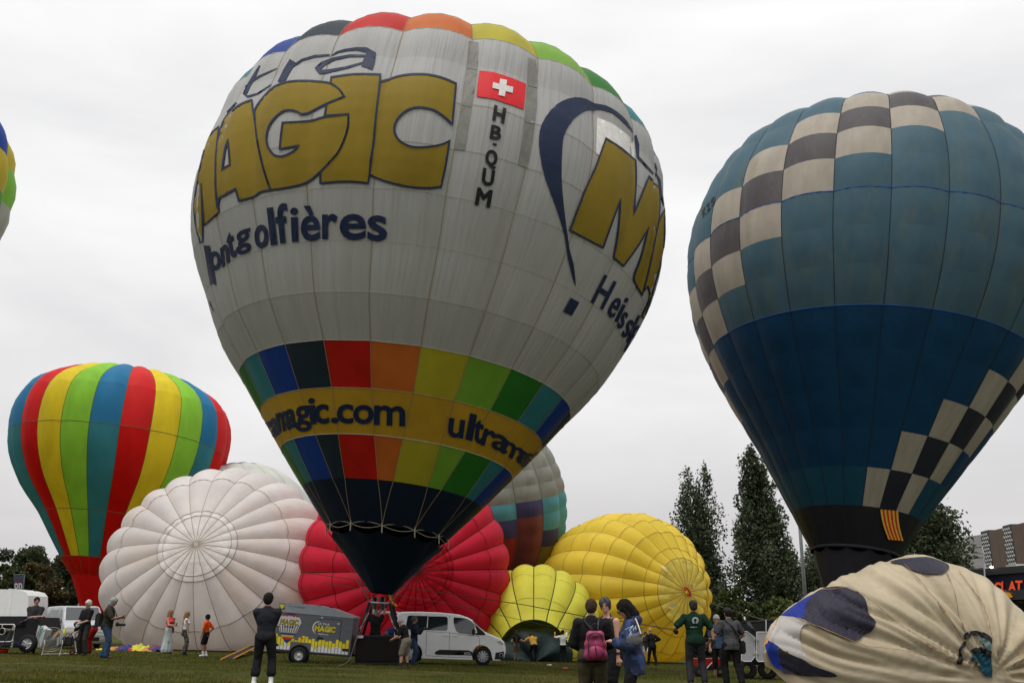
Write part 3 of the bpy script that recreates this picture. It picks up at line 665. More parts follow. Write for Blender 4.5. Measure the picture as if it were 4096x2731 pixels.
# ------------------------------------------------------------------ grey-white balloon lying behind the white one
GW = fab('rear_pale_grey', (196, 198, 190)); GWD = fab('rear_slate', (86, 88, 92))
gc = at(955, 2168, 74)
rowsW = [(0 + 6.2, .05)] + [(6.2 * math.cos(rad(a)), 6.2 * math.sin(rad(a))) for a in (20, 42, 64, 86, 108, 130)] + [(-7, 3)]
Envelope('hot_air_balloon', 'pale grey balloon with a dark crown peeping out above the white balloon', (gc.x, gc.y, gc.z), (-.35, .35, 1), 0, 0, 24, rowsW, lambda g, r: GWD if r == 1 and -8 < g < 12 else GW, bulge=[.06] * 8, tape=SEAM_W, tapew=.015, rear=lambda g: not -7 <= g <= 7)

# ------------------------------------------------------------------ white balloon lying on its side, crown towards us
WH = fab('lying_white', (230, 225, 222), trans=.45, dirt=lin((226, 210, 196)), dscale=.35, dpos=.5, vscale=.5, bscale=1.1, stretch=(1, 1, 1)); WH2 = fab('lying_white_crown', (238, 234, 230), trans=.35, wr=.12, bscale=1.6, stretch=(1, 1, 1))
SEAM_T = plain('seam_taupe', lin((164, 152, 136)), .8)
def lying(name, label, px, py, d, axis, R, N, cols, rk, roll=0, squash=1, tape=SEAM_T, ntape=.018, depth=.52, L=2.6, crown=.30, bul=.2, ringt=SEAM_T, group=None, cat='hot air balloon', warp=None, rowl=None):
    """an envelope lying down: the crown centre is at the pixel, the axis points from mouth to crown"""
    C = at(px, py, d); ax = Vector(axis).normalized()
    if squash != 1: warp = lambda P, g, t: Vector((P.x, P.y, C.z + (P.z - C.z) * squash))
    pr_ = [(0, .02), (-.01, crown * .5), (-.035, crown * .86), (-.05, crown), (-.13, .52), (-.24, .72), (-.38, .87), (-.56, .97), (-.8, 1.0), (-1.1, .95), (-1.5, .78), (-2.0, .5), (-L, .22)]
    rows = [(L * R + max(h * R * depth / .52, -L * R), r * R) for h, r in pr_]
    env = Envelope(name, label, C - ax * (L * R), ax, roll, 0, N, rows, cols, bulge=[.0, .04, .1, .12, bul, bul * 1.15, bul * 1.15, bul, bul * .9, bul * .8, bul * .6, .1, .05], tape=tape, tapew=ntape, front=(0, 0, 1), flat=True, group=group, su=8, sv=3, rear=None, cat=cat, warp=warp)
    for r in (rk or ()): env.rowtape(r, ringt, .03)
    return env
r_ = ray(784, 2176).normalized()
WHITE = lying('hot_air_balloon', 'white pumpkin-ribbed balloon lying on the grass with its round crown towards us', 784, 2176, 49.5, (-r_ + Vector((-.31, 0, .33))), 6.2, 22, lambda g, r: WH2 if r < 3 else WH, (2, 3, 5), roll=.06, squash=.93, crown=.33, bul=.15)
# ------------------------------------------------------------------ red one beside it
RD = fab('lying_red', (228, 50, 76), trans=.45, vscale=.5, bscale=1.1, stretch=(1, 1, 1)); RD2 = fab('lying_red_crown', (212, 32, 54), trans=.35, wr=.14, bscale=2.2, stretch=(1, 1, 1))
r_ = ray(1665, 2282).normalized(); SEAM_R = plain('seam_darkred', lin((80, 14, 22)), .8)
REDE = lying('hot_air_balloon', 'crimson balloon lying on its side with a puckered crown, behind the white car', 1665, 2282, 48.5, (-r_ + Vector((.14, 0, .0))), 5.65, 24, lambda g, r: RD2 if r < 3 else RD, (2, 3, 5, 7), roll=.03, tape=SEAM_R, ringt=SEAM_R, crown=.34, bul=.14)
# ------------------------------------------------------------------ yellow one on the right
YL = fab('lying_yellow', (246, 220, 84), trans=.45, vscale=.5, bscale=1.3, stretch=(1, 1, 1)); YL2 = fab('lying_yellow_crown', (250, 232, 120), trans=.42, wr=.12, bscale=2, stretch=(1, 1, 1)); YR = fab('crown_red_white', (200, 40, 40), trans=.1)
YELL = lying('hot_air_balloon', 'golden yellow balloon lying on its side with a small red disc at its crown', 2745, 2366, 56.5, (.63, -.78, .0), 5.35, 20, lambda g, r: YL2 if r < 3 else YL, (3, 4, 5, 6, 7, 8, 9), roll=.1, tape=plain('seam_ochre', lin((170, 142, 60)), .8), ringt=plain('seam_ochre', (0, 0, 0)), crown=.40, bul=.15, L=3.4, depth=.60, squash=.90)
yb = YELL.bvh()
def Z6(x, y): return (2600 + x / 3.26, 2250 + y / 3.26)
for P in ([(140, 50), (170, 38), (248, 118), (215, 130)], [(525, 262), (545, 255), (575, 320), (555, 328)], [(225, 575), (300, 515), (345, 560), (290, 612)]):
    print_on(yb, fill([conv(Z6, P)], 10), plain('patch_pale', lin((226, 210, 150)), .6), 'patch', YELL.root, .05)
print_on(yb, fill([conv(Z6, smooth_loop([(425, 325), (455, 318), (490, 350), (518, 400), (515, 435), (485, 438), (450, 405), (430, 365)], 4))], 8), YR, 'crown_disc', YELL.root, .25)
for k in range(16):
    a = k * PI / 8; c = Z6(472, 380)
    P = [(c[0] + 3 * math.cos(a), c[1] + 3 * math.sin(a), .6), (c[0] + (12 + 0 * k) * math.cos(a) + 3.5 * math.sin(a) * 1.2, c[1] + 15 * math.sin(a) + 2 * math.cos(a), 1.0)]
    print_on(yb, fill(stroke_loop(P), 8), WHITEP, 'crown_cord', YELL.root, .34)
# lettering on its top
def Z7(x, y): return (1900 + x / 2.24, 2000 + y / 2.24)
for ch, bl, br, up in (('L', (922, 236), (940, 222), (0, -22)), ('a', (945, 216), (965, 205), (4, -24)), ('m', (972, 200), (1010, 184), (4, -22))):
    pl(Z7, ch, bl, br, up, .02, BLACKP, yb, YELL.root, .05, 6)
# ------------------------------------------------------------------ small yellow one whose mouth faces us
YG = fab('lying_lemon', (236, 230, 84), trans=.42, vscale=.6, bscale=1.5, stretch=(1, 1, 1)); TG = fab('cloth_slate_green', (84, 106, 106)); DG = fab('cloth_dark_green', (34, 48, 48), trans=.02, wr=.15, bscale=1.2)
pm = gp(2140, 2634)
rowsY = [(7.4, .05), (7.2, 1.7), (6.7, 2.7), (5.9, 3.35), (4.9, 3.6), (3.9, 3.65), (2.9, 3.5), (2.0, 3.2), (1.2, 2.7), (.5, 2.15), (0, 1.9)]
MOUTH = Envelope('hot_air_balloon', 'half filled lemon yellow balloon whose dark mouth three people hold open', (pm.x * 51 / pm.y - .05, 51, G(pm.x, 51) + .25), (.03, 1, .27), 0, 0, 18, rowsY, lambda g, r: TG if r < 4 else YG,
                 bulge=[.06, .12, .14, .16, .16, .16, .15, .13, .1, .06, .0], tape=plain('seam_olive_dark', lin((70, 78, 40)), .8), tapew=.03, front=(0, 0, 1), flat=True, su=8)
MOUTH.rowtape(6, plain('seam_lemon', lin((180, 168, 60)), .8), .02); MOUTH.rowtape(8, plain('seam_lemon', (0, 0, 0)), .02)
# dark scoop cloth billowing in the mouth
vs = []; fs = []; nn = 40; mm = 12; c = Vector((0, -.25, .0))
for j in range(mm + 1):
    t = j / mm
    for i in range(nn + 1):
        a = PI * i / nn; R_ = 2.0 * math.sin(t * PI / 2) ** .8 * (1 + .05 * math.sin(a * 7)); x = -R_ * math.cos(a) * 1.0; z = R_ * math.sin(a) ** .8 * .93
        y = -.95 * math.cos(t * PI / 2) * (1 + .18 * math.sin(5 * a + 1)) + .25
        vs.append((x, y, z * .92 - .25))
for j in range(mm):
    for i in range(nn): fs.append((j * (nn + 1) + i, j * (nn + 1) + i + 1, (j + 1) * (nn + 1) + i + 1, (j + 1) * (nn + 1) + i))
mk('scoop', vs, fs, DG, MOUTH.root, True)
# ------------------------------------------------------------------ bodies: smooth distance fields turned into one surface
def surfnet(d, o, h):
    s = d < 0; nx, ny, nz = d.shape
    c = [(i, j, k) for i in (0, 1) for j in (0, 1) for k in (0, 1)]
    sl = lambda A, i, j, k: A[i:nx - 1 + i, j:ny - 1 + j, k:nz - 1 + k]
    cnt = sum(sl(s, *q).astype(np.int8) for q in c); m = (cnt > 0) & (cnt < 8)
    I = np.argwhere(m); idx = np.full(m.shape, -1, np.int64); idx[m] = np.arange(len(I))
    if len(I) == 0: return None
    acc = np.zeros((len(I), 3)); num = np.zeros(len(I))
    D = {q: d[I[:, 0] + q[0], I[:, 1] + q[1], I[:, 2] + q[2]] for q in c}
    for a in range(3):
        for q in c:
            if q[a] == 1: continue
            r = list(q); r[a] = 1; r = tuple(r); A, B = D[q], D[r]; e = (A < 0) != (B < 0)
            t = np.where(e, A / np.where(e, A - B, 1), 0); P = np.array(q, float)[None].repeat(len(I), 0); P[:, a] = t
            acc += P * e[:, None]; num += e
    V = (I + acc / num[:, None]) * h + o; F = []
    for a in range(3):
        b, e_ = (a + 1) % 3, (a + 2) % 3
        s0 = s.take(range(d.shape[a] - 1), a); s1 = s.take(range(1, d.shape[a]), a); ch = np.argwhere(s0 != s1)
        ok = (ch[:, b] > 0) & (ch[:, e_] > 0) & (ch[:, b] < d.shape[b] - 1) & (ch[:, e_] < d.shape[e_] - 1); ch = ch[ok]
        def g(db, de):
            q = ch.copy(); q[:, b] -= db; q[:, e_] -= de; return idx[q[:, 0], q[:, 1], q[:, 2]]
        Q = np.stack([g(1, 1), g(0, 1), g(0, 0), g(1, 0)], 1); up = s[ch[:, 0], ch[:, 1], ch[:, 2]]
        Q[~up] = Q[~up][:, ::-1]; F.append(Q)
    return V, np.concatenate(F)
def sdf_mesh(prims, h, cuts=(), subs=(), k=.025):
    """prims: ('c', a, b, ra, rb[, yscale]) tapered capsule, ('e', centre, radii) ellipsoid; cuts: (point, normal) keep the side against the normal"""
    lo = np.full(3, 1e9); hi = -lo
    bb = []
    for p in prims:
        if p[0] == 'c': A = np.minimum(p[1], p[2]) - max(p[3], p[4]) * 1.3; B = np.maximum(p[1], p[2]) + max(p[3], p[4]) * 1.3
        else: A = np.array(p[1]) - np.array(p[2]); B = np.array(p[1]) + np.array(p[2])
        bb.append((A, B)); lo = np.minimum(lo, A); hi = np.maximum(hi, B)
    lo = lo - 3 * h; n = np.ceil((hi + 3 * h - lo) / h).astype(int) + 1; d = np.full(n, 1.0, np.float32)
    def evalp(p, X, Y, Z_):
        if p[0] == 'c':
            a = np.array(p[1], float); b = np.array(p[2], float); ab = b - a; L = max(1e-9, ab @ ab); ys = p[5] if len(p) > 5 else 1
            t = np.clip(((X - a[0]) * ab[0] + (Y - a[1]) * ab[1] + (Z_ - a[2]) * ab[2]) / L, 0, 1)
            return np.sqrt((X - a[0] - t * ab[0]) ** 2 + ((Y - a[1] - t * ab[1]) * ys) ** 2 + (Z_ - a[2] - t * ab[2]) ** 2) - (p[3] + (p[4] - p[3]) * t)
        c, r = p[1], p[2]; X, Y, Z_ = X - c[0], Y - c[1], Z_ - c[2]
        if len(p) > 3 and p[3] is not None: M = p[3]; X, Y, Z_ = (M[0][0] * X + M[1][0] * Y + M[2][0] * Z_, M[0][1] * X + M[1][1] * Y + M[2][1] * Z_, M[0][2] * X + M[1][2] * Y + M[2][2] * Z_)
        k0 = np.sqrt((X / r[0]) ** 2 + (Y / r[1]) ** 2 + (Z_ / r[2]) ** 2); k1 = np.sqrt((X / r[0] ** 2) ** 2 + (Y / r[1] ** 2) ** 2 + (Z_ / r[2] ** 2) ** 2) + 1e-6
        return k0 * (k0 - 1) / k1
    ax = [lo[i] + np.arange(n[i]) * h for i in range(3)]
    for p, (A, B) in zip(prims, bb):
        mg = k + 2 * h; i0 = np.maximum(0, ((A - mg - lo) / h).astype(int)); i1 = np.minimum(n, ((B + mg - lo) / h).astype(int) + 2)
        if len(p) > 3 and p[0] == 'e' and p[3] is not None: i0 = np.maximum(0, i0 - int(max(p[2]) / h)); i1 = np.minimum(n, i1 + int(max(p[2]) / h))
        X, Y, Z_ = np.meshgrid(*[ax[i][i0[i]:i1[i]] for i in range(3)], indexing='ij'); e = evalp(p, X, Y, Z_)
        q = d[i0[0]:i1[0], i0[1]:i1[1], i0[2]:i1[2]]; hh = np.clip(.5 + .5 * (q - e) / k, 0, 1); q[:] = q * (1 - hh) + e * hh - k * hh * (1 - hh)
    if cuts or subs:
        X, Y, Z_ = np.meshgrid(*ax, indexing='ij')
        for c, nn in cuts: d = np.maximum(d, (X - c[0]) * nn[0] + (Y - c[1]) * nn[1] + (Z_ - c[2]) * nn[2])
        for p in subs: d = np.maximum(d, -evalp(p, X, Y, Z_))
    return surfnet(d, lo, h)
def sdf_obj(name, prims, h, m, parent=None, cuts=(), subs=(), k=.025, scale=1, rough=0, rs=18):
    r = sdf_mesh(prims, h, cuts, subs, k)
    if r is None: return None
    V, F = r
    if rough: V = V + np.array([mnoise.noise_vector(Vector((v[0] * rs, v[1] * rs, v[2] * rs * .45))) for v in V]) * rough
    me = bpy.data.meshes.new(name); n = len(F); V = V * scale
    me.vertices.add(len(V)); me.vertices.foreach_set('co', V.astype(np.float32).ravel()); me.loops.add(n * 4); me.loops.foreach_set('vertex_index', F.astype(np.int32).ravel())
    me.polygons.add(n); me.polygons.foreach_set('loop_start', np.arange(0, n * 4, 4, dtype=np.int32)); me.polygons.foreach_set('loop_total', np.full(n, 4, np.int32)); me.update()
    return link(name, me, m, parent, True)

SKIN = mat('skin', (.42, .23, .16), rough=.55, var=.06, spec=.3); SKIN2 = mat('skin_tan', (.33, .17, .11), rough=.55, var=.06, spec=.3)
HBLK = cloth('hair_black', (.012, .010, .010), bump=.006, bscale=60); HBRN = cloth('hair_brown', (.045, .026, .016), bump=.006, bscale=60); HGRY = cloth('hair_grey', (.30, .29, .28), bump=.006, bscale=60); HWHT = cloth('hair_white', (.55, .53, .5), bump=.006, bscale=60)
HBLD = cloth('hair_blonde', (.26, .17, .09), bump=.006, bscale=60); HDGR = cloth('hair_dark_grey', (.10, .095, .09), bump=.006, bscale=60)
KBLK = cloth('fabric_black', (.012, .012, .014)); KCHAR = cloth('fabric_charcoal', (.028, .028, .032)); SHOE = plain('shoe_dark', (.02, .018, .016), .6); SHOEW = plain('shoe_white', (.6, .6, .6), .6); SHOEB = plain('shoe_brown', (.06, .03, .018), .6)
EYE = plain('eye_dark', (.02, .015, .012), .3); FRM = plain('spectacle_frame', (.015, .012, .012), .3); LIP = plain('lips', (.33, .1, .09), .5); TEETH = plain('teeth', (.75, .72, .66), .4)
def V3(*a): return np.array(a, float)
def ik(a, b, l1, l2, pole):
    a, b, pole = map(lambda q: np.array(q, float), (a, b, pole)); d = b - a; L = np.linalg.norm(d)
    if L > (l1 + l2) * .999: b = a + d / L * (l1 + l2) * .999; d = b - a; L = np.linalg.norm(d)
    x = (l1 * l1 - l2 * l2 + L * L) / (2 * L); y = math.sqrt(max(0, l1 * l1 - x * x)); u = d / L; v = pole - u * (pole @ u); v /= (np.linalg.norm(v) + 1e-9)
    return a + u * x + v * y, b
def person(label, P, facing, H=1.75, pose=None, skin=None, hair=None, wear=(), fine=.016, group=None, build=1.0, female=False, shoes=SHOE, face=False, cap=None, specs=False):
    """P: feet on the ground; facing: 0 looks away from us, 180 towards us, +90 to the left"""
    pose = pose or {}; S = H / 1.75; skin = skin or SKIN; h = fine / S
    lean = rad(pose.get('lean', 0)); side = rad(pose.get('side', 0)); tw = rad(pose.get('twist', 0)); hipz = pose.get('hip', .93); hipy = pose.get('hipy', 0.0)
    Rm = np.array(Matrix.Rotation(-lean, 3, 'X') @ Matrix.Rotation(side, 3, 'Y') @ Matrix.Rotation(tw, 3, 'Z')); hip = V3(0, hipy, hipz)
    T = lambda x, y, z: hip + Rm @ (V3(x, y, z - .93) * 1.0)
    sw = (.165 if female else .185) * build; bw = build
    shL, shR = T(-sw, 0, 1.385), T(sw, 0, 1.385)
    hands = pose.get('hands', ((-.27, .05, .78), (.27, .05, .78))); poles = pose.get('poles', ((-.5, -.6, -.3), (.5, -.6, -.3)))
    feet = pose.get('feet', ((-.11, .0), (.11, .0))); kp = pose.get('knee', ((-.1, 1, 0), (.1, 1, 0)))
    eL, hL = ik(shL, hands[0], .29, .25, poles[0]); eR, hR = ik(shR, hands[1], .29, .25, poles[1])
    hpL, hpR = hip + Rm @ V3(-.09 * bw, 0, -.02), hip + Rm @ V3(.09 * bw, 0, -.02)
    fz = lambda f: f[2] if len(f) > 2 else 0
    anL, anR = V3(feet[0][0], feet[0][1], .085 + fz(feet[0])), V3(feet[1][0], feet[1][1], .085 + fz(feet[1]))
    kL, anL = ik(hpL, anL, .43, .42, kp[0]); kR, anR = ik(hpR, anR, .43, .42, kp[1])
    hp = rad(pose.get('nod', 0)); hy = rad(pose.get('turn', 0)); ht = rad(pose.get('tilt', 0))
    nk = T(0, 0, 1.45); Hm = Rm @ np.array(Matrix.Rotation(hy, 3, 'Z') @ Matrix.Rotation(-hp, 3, 'X') @ Matrix.Rotation(ht, 3, 'Y')); HT = lambda x, y, z: nk + Rm @ V3(0, .012, .06) + Hm @ V3(x, y, z)
    MT = [list(r) for r in Hm]; TM = [list(r) for r in Rm]
    def torso(g=0, hemz=None):
        out = [('e', T(0, .005, 1.27), (.165 * bw + g, .105 * bw + g, .19 + g), TM), ('e', T(0, .01, 1.08), ((.128 if female else .14) * bw + g, .10 * bw + g, .17 + g), TM), ('e', T(0, -.005, .92), (.158 * bw + g, .112 * bw + g, .13 + g), TM),
               ('c', T(0, -.01, 1.425), T(-sw * .86, 0, 1.385), .055 + g * .7, .047 + g * .8), ('c', T(0, -.01, 1.425), T(sw * .86, 0, 1.385), .055 + g * .7, .047 + g * .8), ('c', T(0, -.01, 1.40), T(0, 0, 1.50), .062 + g * .6, .055 + g * .4)]
        if female: out += [('e', T(-.07, .085, 1.27), (.062 + g, .06 + g, .062 + g)), ('e', T(.07, .085, 1.27), (.062 + g, .06 + g, .062 + g))]
        return out
    def arm(s_, e_, w_, g=0, to=2.0):
        a = [('c', s_, s_ + (e_ - s_) * min(1, to), .052 * bw ** .5 + g, .052 + (.040 - .052) * min(1, to) + g)]
        if to > 1: a.append(('c', e_, e_ + (w_ - e_) * min(1, to - 1), .040 + g, .040 + (.027 - .040) * min(1, to - 1) + g))
        return a
    def leg(hp_, k_, a_, g=0, to=2.0, flare=0):
        a = [('c', hp_, hp_ + (k_ - hp_) * min(1, to), .083 * bw + g, .083 * bw + (.057 - .083 * bw) * min(1, to) + g)]
        if to > 1:
            t = min(1, to - 1); a += [('c', k_, k_ + (a_ - k_) * t, .055 + g, .055 + (.040 - .055) * t + g + flare)]
            if g == 0 or flare == 0: a += [('e', k_ + (a_ - k_) * .3 + V3(0, -.018, 0), (.05 + g, .05 + g, .11))]
        return a
    def hand(e_, w_, sgn):
        u = (w_ - e_); u /= np.linalg.norm(u); v = np.cross(u, V3(0, 0, 1)); v = v / (np.linalg.norm(v) + 1e-9) if np.linalg.norm(v) > .1 else V3(0, 1, 0); n = np.cross(u, v)
        p = [('c', w_, w_ + u * .075, .026, .03)]
        for i, (o, l) in enumerate(((-.03, .062), (-.010, .074), (.010, .070), (.028, .055))):
            b0 = w_ + u * .08 + v * o; b1 = b0 + u * l * .55 + n * .010; p += [('c', b0, b1, .0095, .009), ('c', b1, b1 + u * l * .3 + n * l * .4, .009, .0075)]
        b0 = w_ + u * .03 - v * .028; b1 = b0 + u * .03 - v * .025; return p + [('c', b0, b1, .012, .011), ('c', b1, b1 + u * .028, .011, .009)]
    def foot(a_, k_, g=0):
        fy = pose.get('toe', V3(0, 1, 0)); a0 = V3(a_[0], a_[1], a_[2]); return [('c', a0 + V3(0, -.03, -.045), a0 + fy * .15 + V3(0, 0, -.055), .034 + g, .028 + g), ('c', a0, a0 + V3(0, 0, -.04), .036 + g, .036 + g)]
    head = [('e', HT(0, -.005, .145), (.076, .096, .098), MT), ('e', HT(0, .03, .09), (.056, .062, .075), MT), ('c', HT(0, .094, .125), HT(0, .112, .098), .009, .014), ('e', HT(0, .062, .035), (.03, .028, .022), MT),
            ('e', HT(-.078, -.008, .115), (.012, .02, .032), MT), ('e', HT(.078, -.008, .115), (.012, .02, .032), MT), ('c', HT(-.035, .083, .155), HT(.035, .083, .155), .012, .012), ('c', HT(0, -.012, .06), nk, .052, .056)]
    body = torso() + arm(shL, eL, hL) + arm(shR, eR, hR) + hand(eL, hL, -1) + hand(eR, hR, 1) + leg(hpL, kL, anL) + leg(hpR, kR, anR) + foot(anL, kL) + foot(anR, kR) + head
    eyes_sub = [('e', HT(-.032, .098, .130), (.014, .012, .009), MT), ('e', HT(.032, .098, .130), (.014, .012, .009), MT)] if face else []
    b = sdf_obj('person', body, h, skin, None, subs=eyes_sub, k=.018, scale=S); b.location = P; b.rotation_euler = (0, 0, rad(facing)); tag(b, label, 'person', group or 'people on the field')
    pc = lambda n_, pr_, m_, **kk: sdf_obj(n_, pr_, kk.pop('h', h), m_, b, scale=S, **kk)
    if face:
        for x in (-.032, .032): pc('eye', [('e', HT(x, .088, .130), (.0125, .0125, .010), MT)], EYE, h=h * .5, k=.003)
        pc('mouth', [('c', HT(-.022, .084, .066), HT(.022, .084, .066), .007, .007)], LIP, h=h * .5, k=.005)
        if face == 'smile': pc('teeth', [('e', HT(0, .091, .068), (.022, .007, .007), MT)], TEETH, h=h * .4, k=.003)
        for x in (-.034, .034): pc('eyebrow', [('c', HT(x - .016, .092, .158), HT(x + .016, .092, .158), .0045, .0045)], HBRN, h=h * .4, k=.003)
    if specs:
        mb = MB()
        for x in (-.034, .034): mb.tube([tuple((HT(x + .026 * math.cos(a), .115, .130 + .020 * math.sin(a))) * S) for a in np.linspace(0, 2 * PI, 13)], .0028, 5)
        mb.tube([tuple(HT(-.008, .115, .133) * S), tuple(HT(.008, .115, .133) * S)], .003, 5)
        for x in (-1, 1): mb.tube([tuple(HT(x * .06, .115, .135) * S), tuple(HT(x * .084, .0, .13) * S)], .003, 5)
        mb.build('spectacles', FRM, b)
    if hair:
        hm, hs = hair
        g = .012 if hs in ('crop',) else .02
        hp_ = [('e', HT(0, -.012, .158), (.078 + g, .094 + g, .092 + g), MT), ('e', HT(0, -.04, .11), (.068 + g, .062 + g, .075 + g * .5), MT)]
        fc = HT(0, .13, .055); nrm = Hm @ V3(0, .8, -.6)
        if hs == 'bob': hp_ += [('c', HT(0, -.03, .12), HT(0, -.045, .02), .088, .07)]
        if hs == 'wavy': hp_ += [('c', HT(0, -.03, .14), HT(0, -.05, .03), .092, .08), ('e', HT(0, -.07, .12), (.07, .06, .08))]
        if hs in ('long', 'verylong'):
            l = .28 if hs == 'long' else .52; t0 = HT(0, -.05, .12); t1 = HT(0, -.085, .0); t2 = t1 + V3(0, -.03, -l) + Rm @ V3(0, -.02, 0)
            hp_ += [('c', t0, t1, .085, .075), ('c', t1, t2, .075, .05 if hs == 'long' else .055, 1.4), ('c', HT(-.06, .01, .12), HT(-.075, .02, -.05), .035, .03), ('c', HT(.06, .01, .12), HT(.075, .02, -.05), .035, .03)]
        if hs == 'pony': hp_ += [('e', HT(0, -.11, .15), (.03, .03, .03)), ('c', HT(0, -.12, .14), HT(.03, -.14, -.02), .03, .02)]
        cut = HT(0, .065 if hs != 'fringe' else .075, .13)
        pc('hair', hp_, hm, subs=[('e', HT(0, .10, .07), (.068, .075, .092), MT)] + ([('e', HT(0, .05, -.05), (.09, .085, .10), MT)] if hs in ('crop', 'short', 'pony', 'fringe') else []), k=.02, rough=.011, rs=30)
    if cap is not None: pc('cap', [('e', HT(0, -.008, .175), (.094, .110, .085), MT), ('c', HT(-.04, .10, .175), HT(.04, .10, .175), .022, .022), ('c', HT(0, .10, .175), HT(0, .145, .165), .04, .03)] if cap != 'none' else [], KCHAR, cuts=[(HT(0, 0, .145), Hm @ V3(0, .0, -1))])
    for w in wear:
        kind, m_ = w[0], w[1]; o = w[2] if len(w) > 2 else {}
        if kind in ('shirt', 'jacket', 'top', 'vest'):
            g = o.get('g', .016 if kind != 'jacket' else .028); sl_ = o.get('sleeve', .62 if kind == 'shirt' else (1.93 if kind == 'jacket' else 0)); hem = o.get('hem', .88)
            pr2 = torso(g)
            if hem < .86: pr2.append(('c', T(0, 0, .93), T(0, 0, hem + .05), .15 * bw + g, .16 * bw + g + o.get('flare', 0), 1.35))
            if sl_: pr2 += arm(shL, eL, hL, g + .004, sl_) + arm(shR, eR, hR, g + .004, sl_)
            if o.get('hood'): pr2.append(('e', T(0, -.09, 1.46), (.11, .08, .07)))
            cuts = [(T(0, 0, hem), Rm @ V3(0, 0, -1))] if not o.get('nohem') else []
            neck = o.get('neck', 1.475); subs = [('e', T(0, .045 if o.get('scoop') else .01, neck + .07), (.075 if not o.get('scoop') else .10, .075, .075), TM)]
            pc({'shirt': 'shirt', 'jacket': 'jacket', 'top': 'top', 'vest': 'waistcoat'}[kind], pr2, m_, cuts=cuts, subs=subs, k=.03, rough=.013 if h < .0125 else 0, rs=11)
        elif kind in ('trousers', 'shorts'):
            g = o.get('g', .014); to = o.get('to', 1.93 if kind == 'trousers' else .8); fl = o.get('flare', .0)
            pr2 = [('e', T(0, -.005, .92), (.158 * bw + g, .112 * bw + g, .12 + g), TM), ('e', T(0, 0, 1.0), (.135 * bw + g, .10 * bw + g, .08), TM)] + leg(hpL, kL, anL, g, to, fl) + leg(hpR, kR, anR, g, to, fl)
            pc(kind, pr2, m_, cuts=[(T(0, 0, 1.03), Rm @ V3(0, 0, 1))], k=.02, rough=.010 if h < .0125 else 0, rs=11)
        elif kind == 'skirt':
            hz = o.get('hem', .06); r1 = o.get('r', .26)
            pc('skirt', [('e', T(0, -.005, .93), (.158 * bw + .018, .112 * bw + .018, .14), TM)] + leg(hpL, kL, anL, .018, 1) + leg(hpR, kR, anR, .018, 1) + [('c', T(0, 0, 1.0), V3(0, .0, hz + .02), .13, r1, 1.15)] + [('c', V3(r1 * .9 * math.cos(a), r1 * .75 * math.sin(a), hz + .1), V3(.1 * math.cos(a), .09 * math.sin(a), .9), .05, .02) for a in np.linspace(0, 2 * PI, 10)[:-1]], m_, cuts=[(V3(0, 0, hz), V3(0, 0, -1)), (T(0, 0, 1.06), V3(0, 0, 1))], k=.03)
        elif kind == 'belt':
            pc('belt', [('e', T(0, 0, 1.02), (.15 * bw + .02, .115 * bw + .02, .03), TM)], m_, k=.01)
        elif kind == 'socks': 
            for a_, k_ in ((anL, kL), (anR, kR)): pc('sock', [('c', a_, a_ + (k_ - a_) * .28, .045, .048)], m_)
        elif kind == 'gloves':
            for e_, w_ in ((eL, hL), (eR, hR)):
                pc('glove', [(q[0], q[1], q[2], q[3] + .006, q[4] + .006) for q in hand(e_, w_, 1)] + [('c', w_, w_ - (w_ - e_) * .1, .036, .038)], m_)
        elif kind == 'strap':
            mb = MB(); mb.tube([tuple(q * S) for q in o['pts'](T)], o.get('r', .012), 6); mb.build('strap', m_, b)
    if shoes:
        for a_, k_ in ((anL, kL), (anR, kR)): pc('shoe', foot(a_, k_, .010), shoes)
    b_info = dict(T=lambda *a: world_m(b) @ Vector(T(*a) * S), HT=lambda *a: world_m(b) @ Vector(HT(*a) * S), hL=world_m(b) @ Vector(hL * S), hR=world_m(b) @ Vector(hR * S), S=S)
    return b, b_info
# ------------------------------------------------------------------ the people
def PH(px, hy, fy=None, y=None, stand=1.0):
    P = gp(px, fy) if fy else gx(px, y)
    return P, (at(px, hy, P.y).z - P.z) / stand
def rotp(P, facing, v): return P + Matrix.Rotation(rad(facing), 3, 'Z') @ Vector(v)
def patt(name, c1, c2, sc, th=.5, rough=.85):
    """printed fabric: light figures on a dark ground"""
    m = bpy.data.materials.new(name); m.use_nodes = True; nt = m.node_tree; N, L = nt.nodes, nt.links; b = N['Principled BSDF']
    tc = N.new('ShaderNodeTexCoord'); n = N.new('ShaderNodeTexNoise'); n.inputs['Scale'].default_value = sc; n.inputs['Detail'].default_value = 1.5; n.inputs['Distortion'].default_value = 1.5
    r = N.new('ShaderNodeValToRGB'); r.color_ramp.elements[0].position = th; r.color_ramp.elements[1].position = th + .04; r.color_ramp.elements[0].color = (*c1, 1); r.color_ramp.elements[1].color = (*c2, 1)
    L.new(tc.outputs['Object'], n.inputs['Vector']); L.new(n.outputs['Fac'], r.inputs[0]); L.new(r.outputs[0], b.inputs['Base Color']); b.inputs['Roughness'].default_value = rough; return m
KW = cloth('fabric_white', (.62, .62, .62)); KRED = cloth('fabric_coral', (.75, .06, .07)); KSKIRT = cloth('fabric_pale_skirt', (.38, .42, .41), bump=.03, bscale=6, stretch=(1, 1, .2)); KOR = cloth('fabric_orange', (.75, .09, .006))
KOLV = cloth('fabric_olive', (.045, .042, .028)); KJEAN = cloth('fabric_jeans', (.03, .06, .12)); KGRYT = cloth('fabric_dark_taupe', (.03, .028, .026)); KREDT = cloth('fabric_red', (.28, .012, .008)); KKHAKI = cloth('fabric_khaki', (.16, .14, .11)); KNAVY = cloth('fabric_navy', (.015, .018, .035))
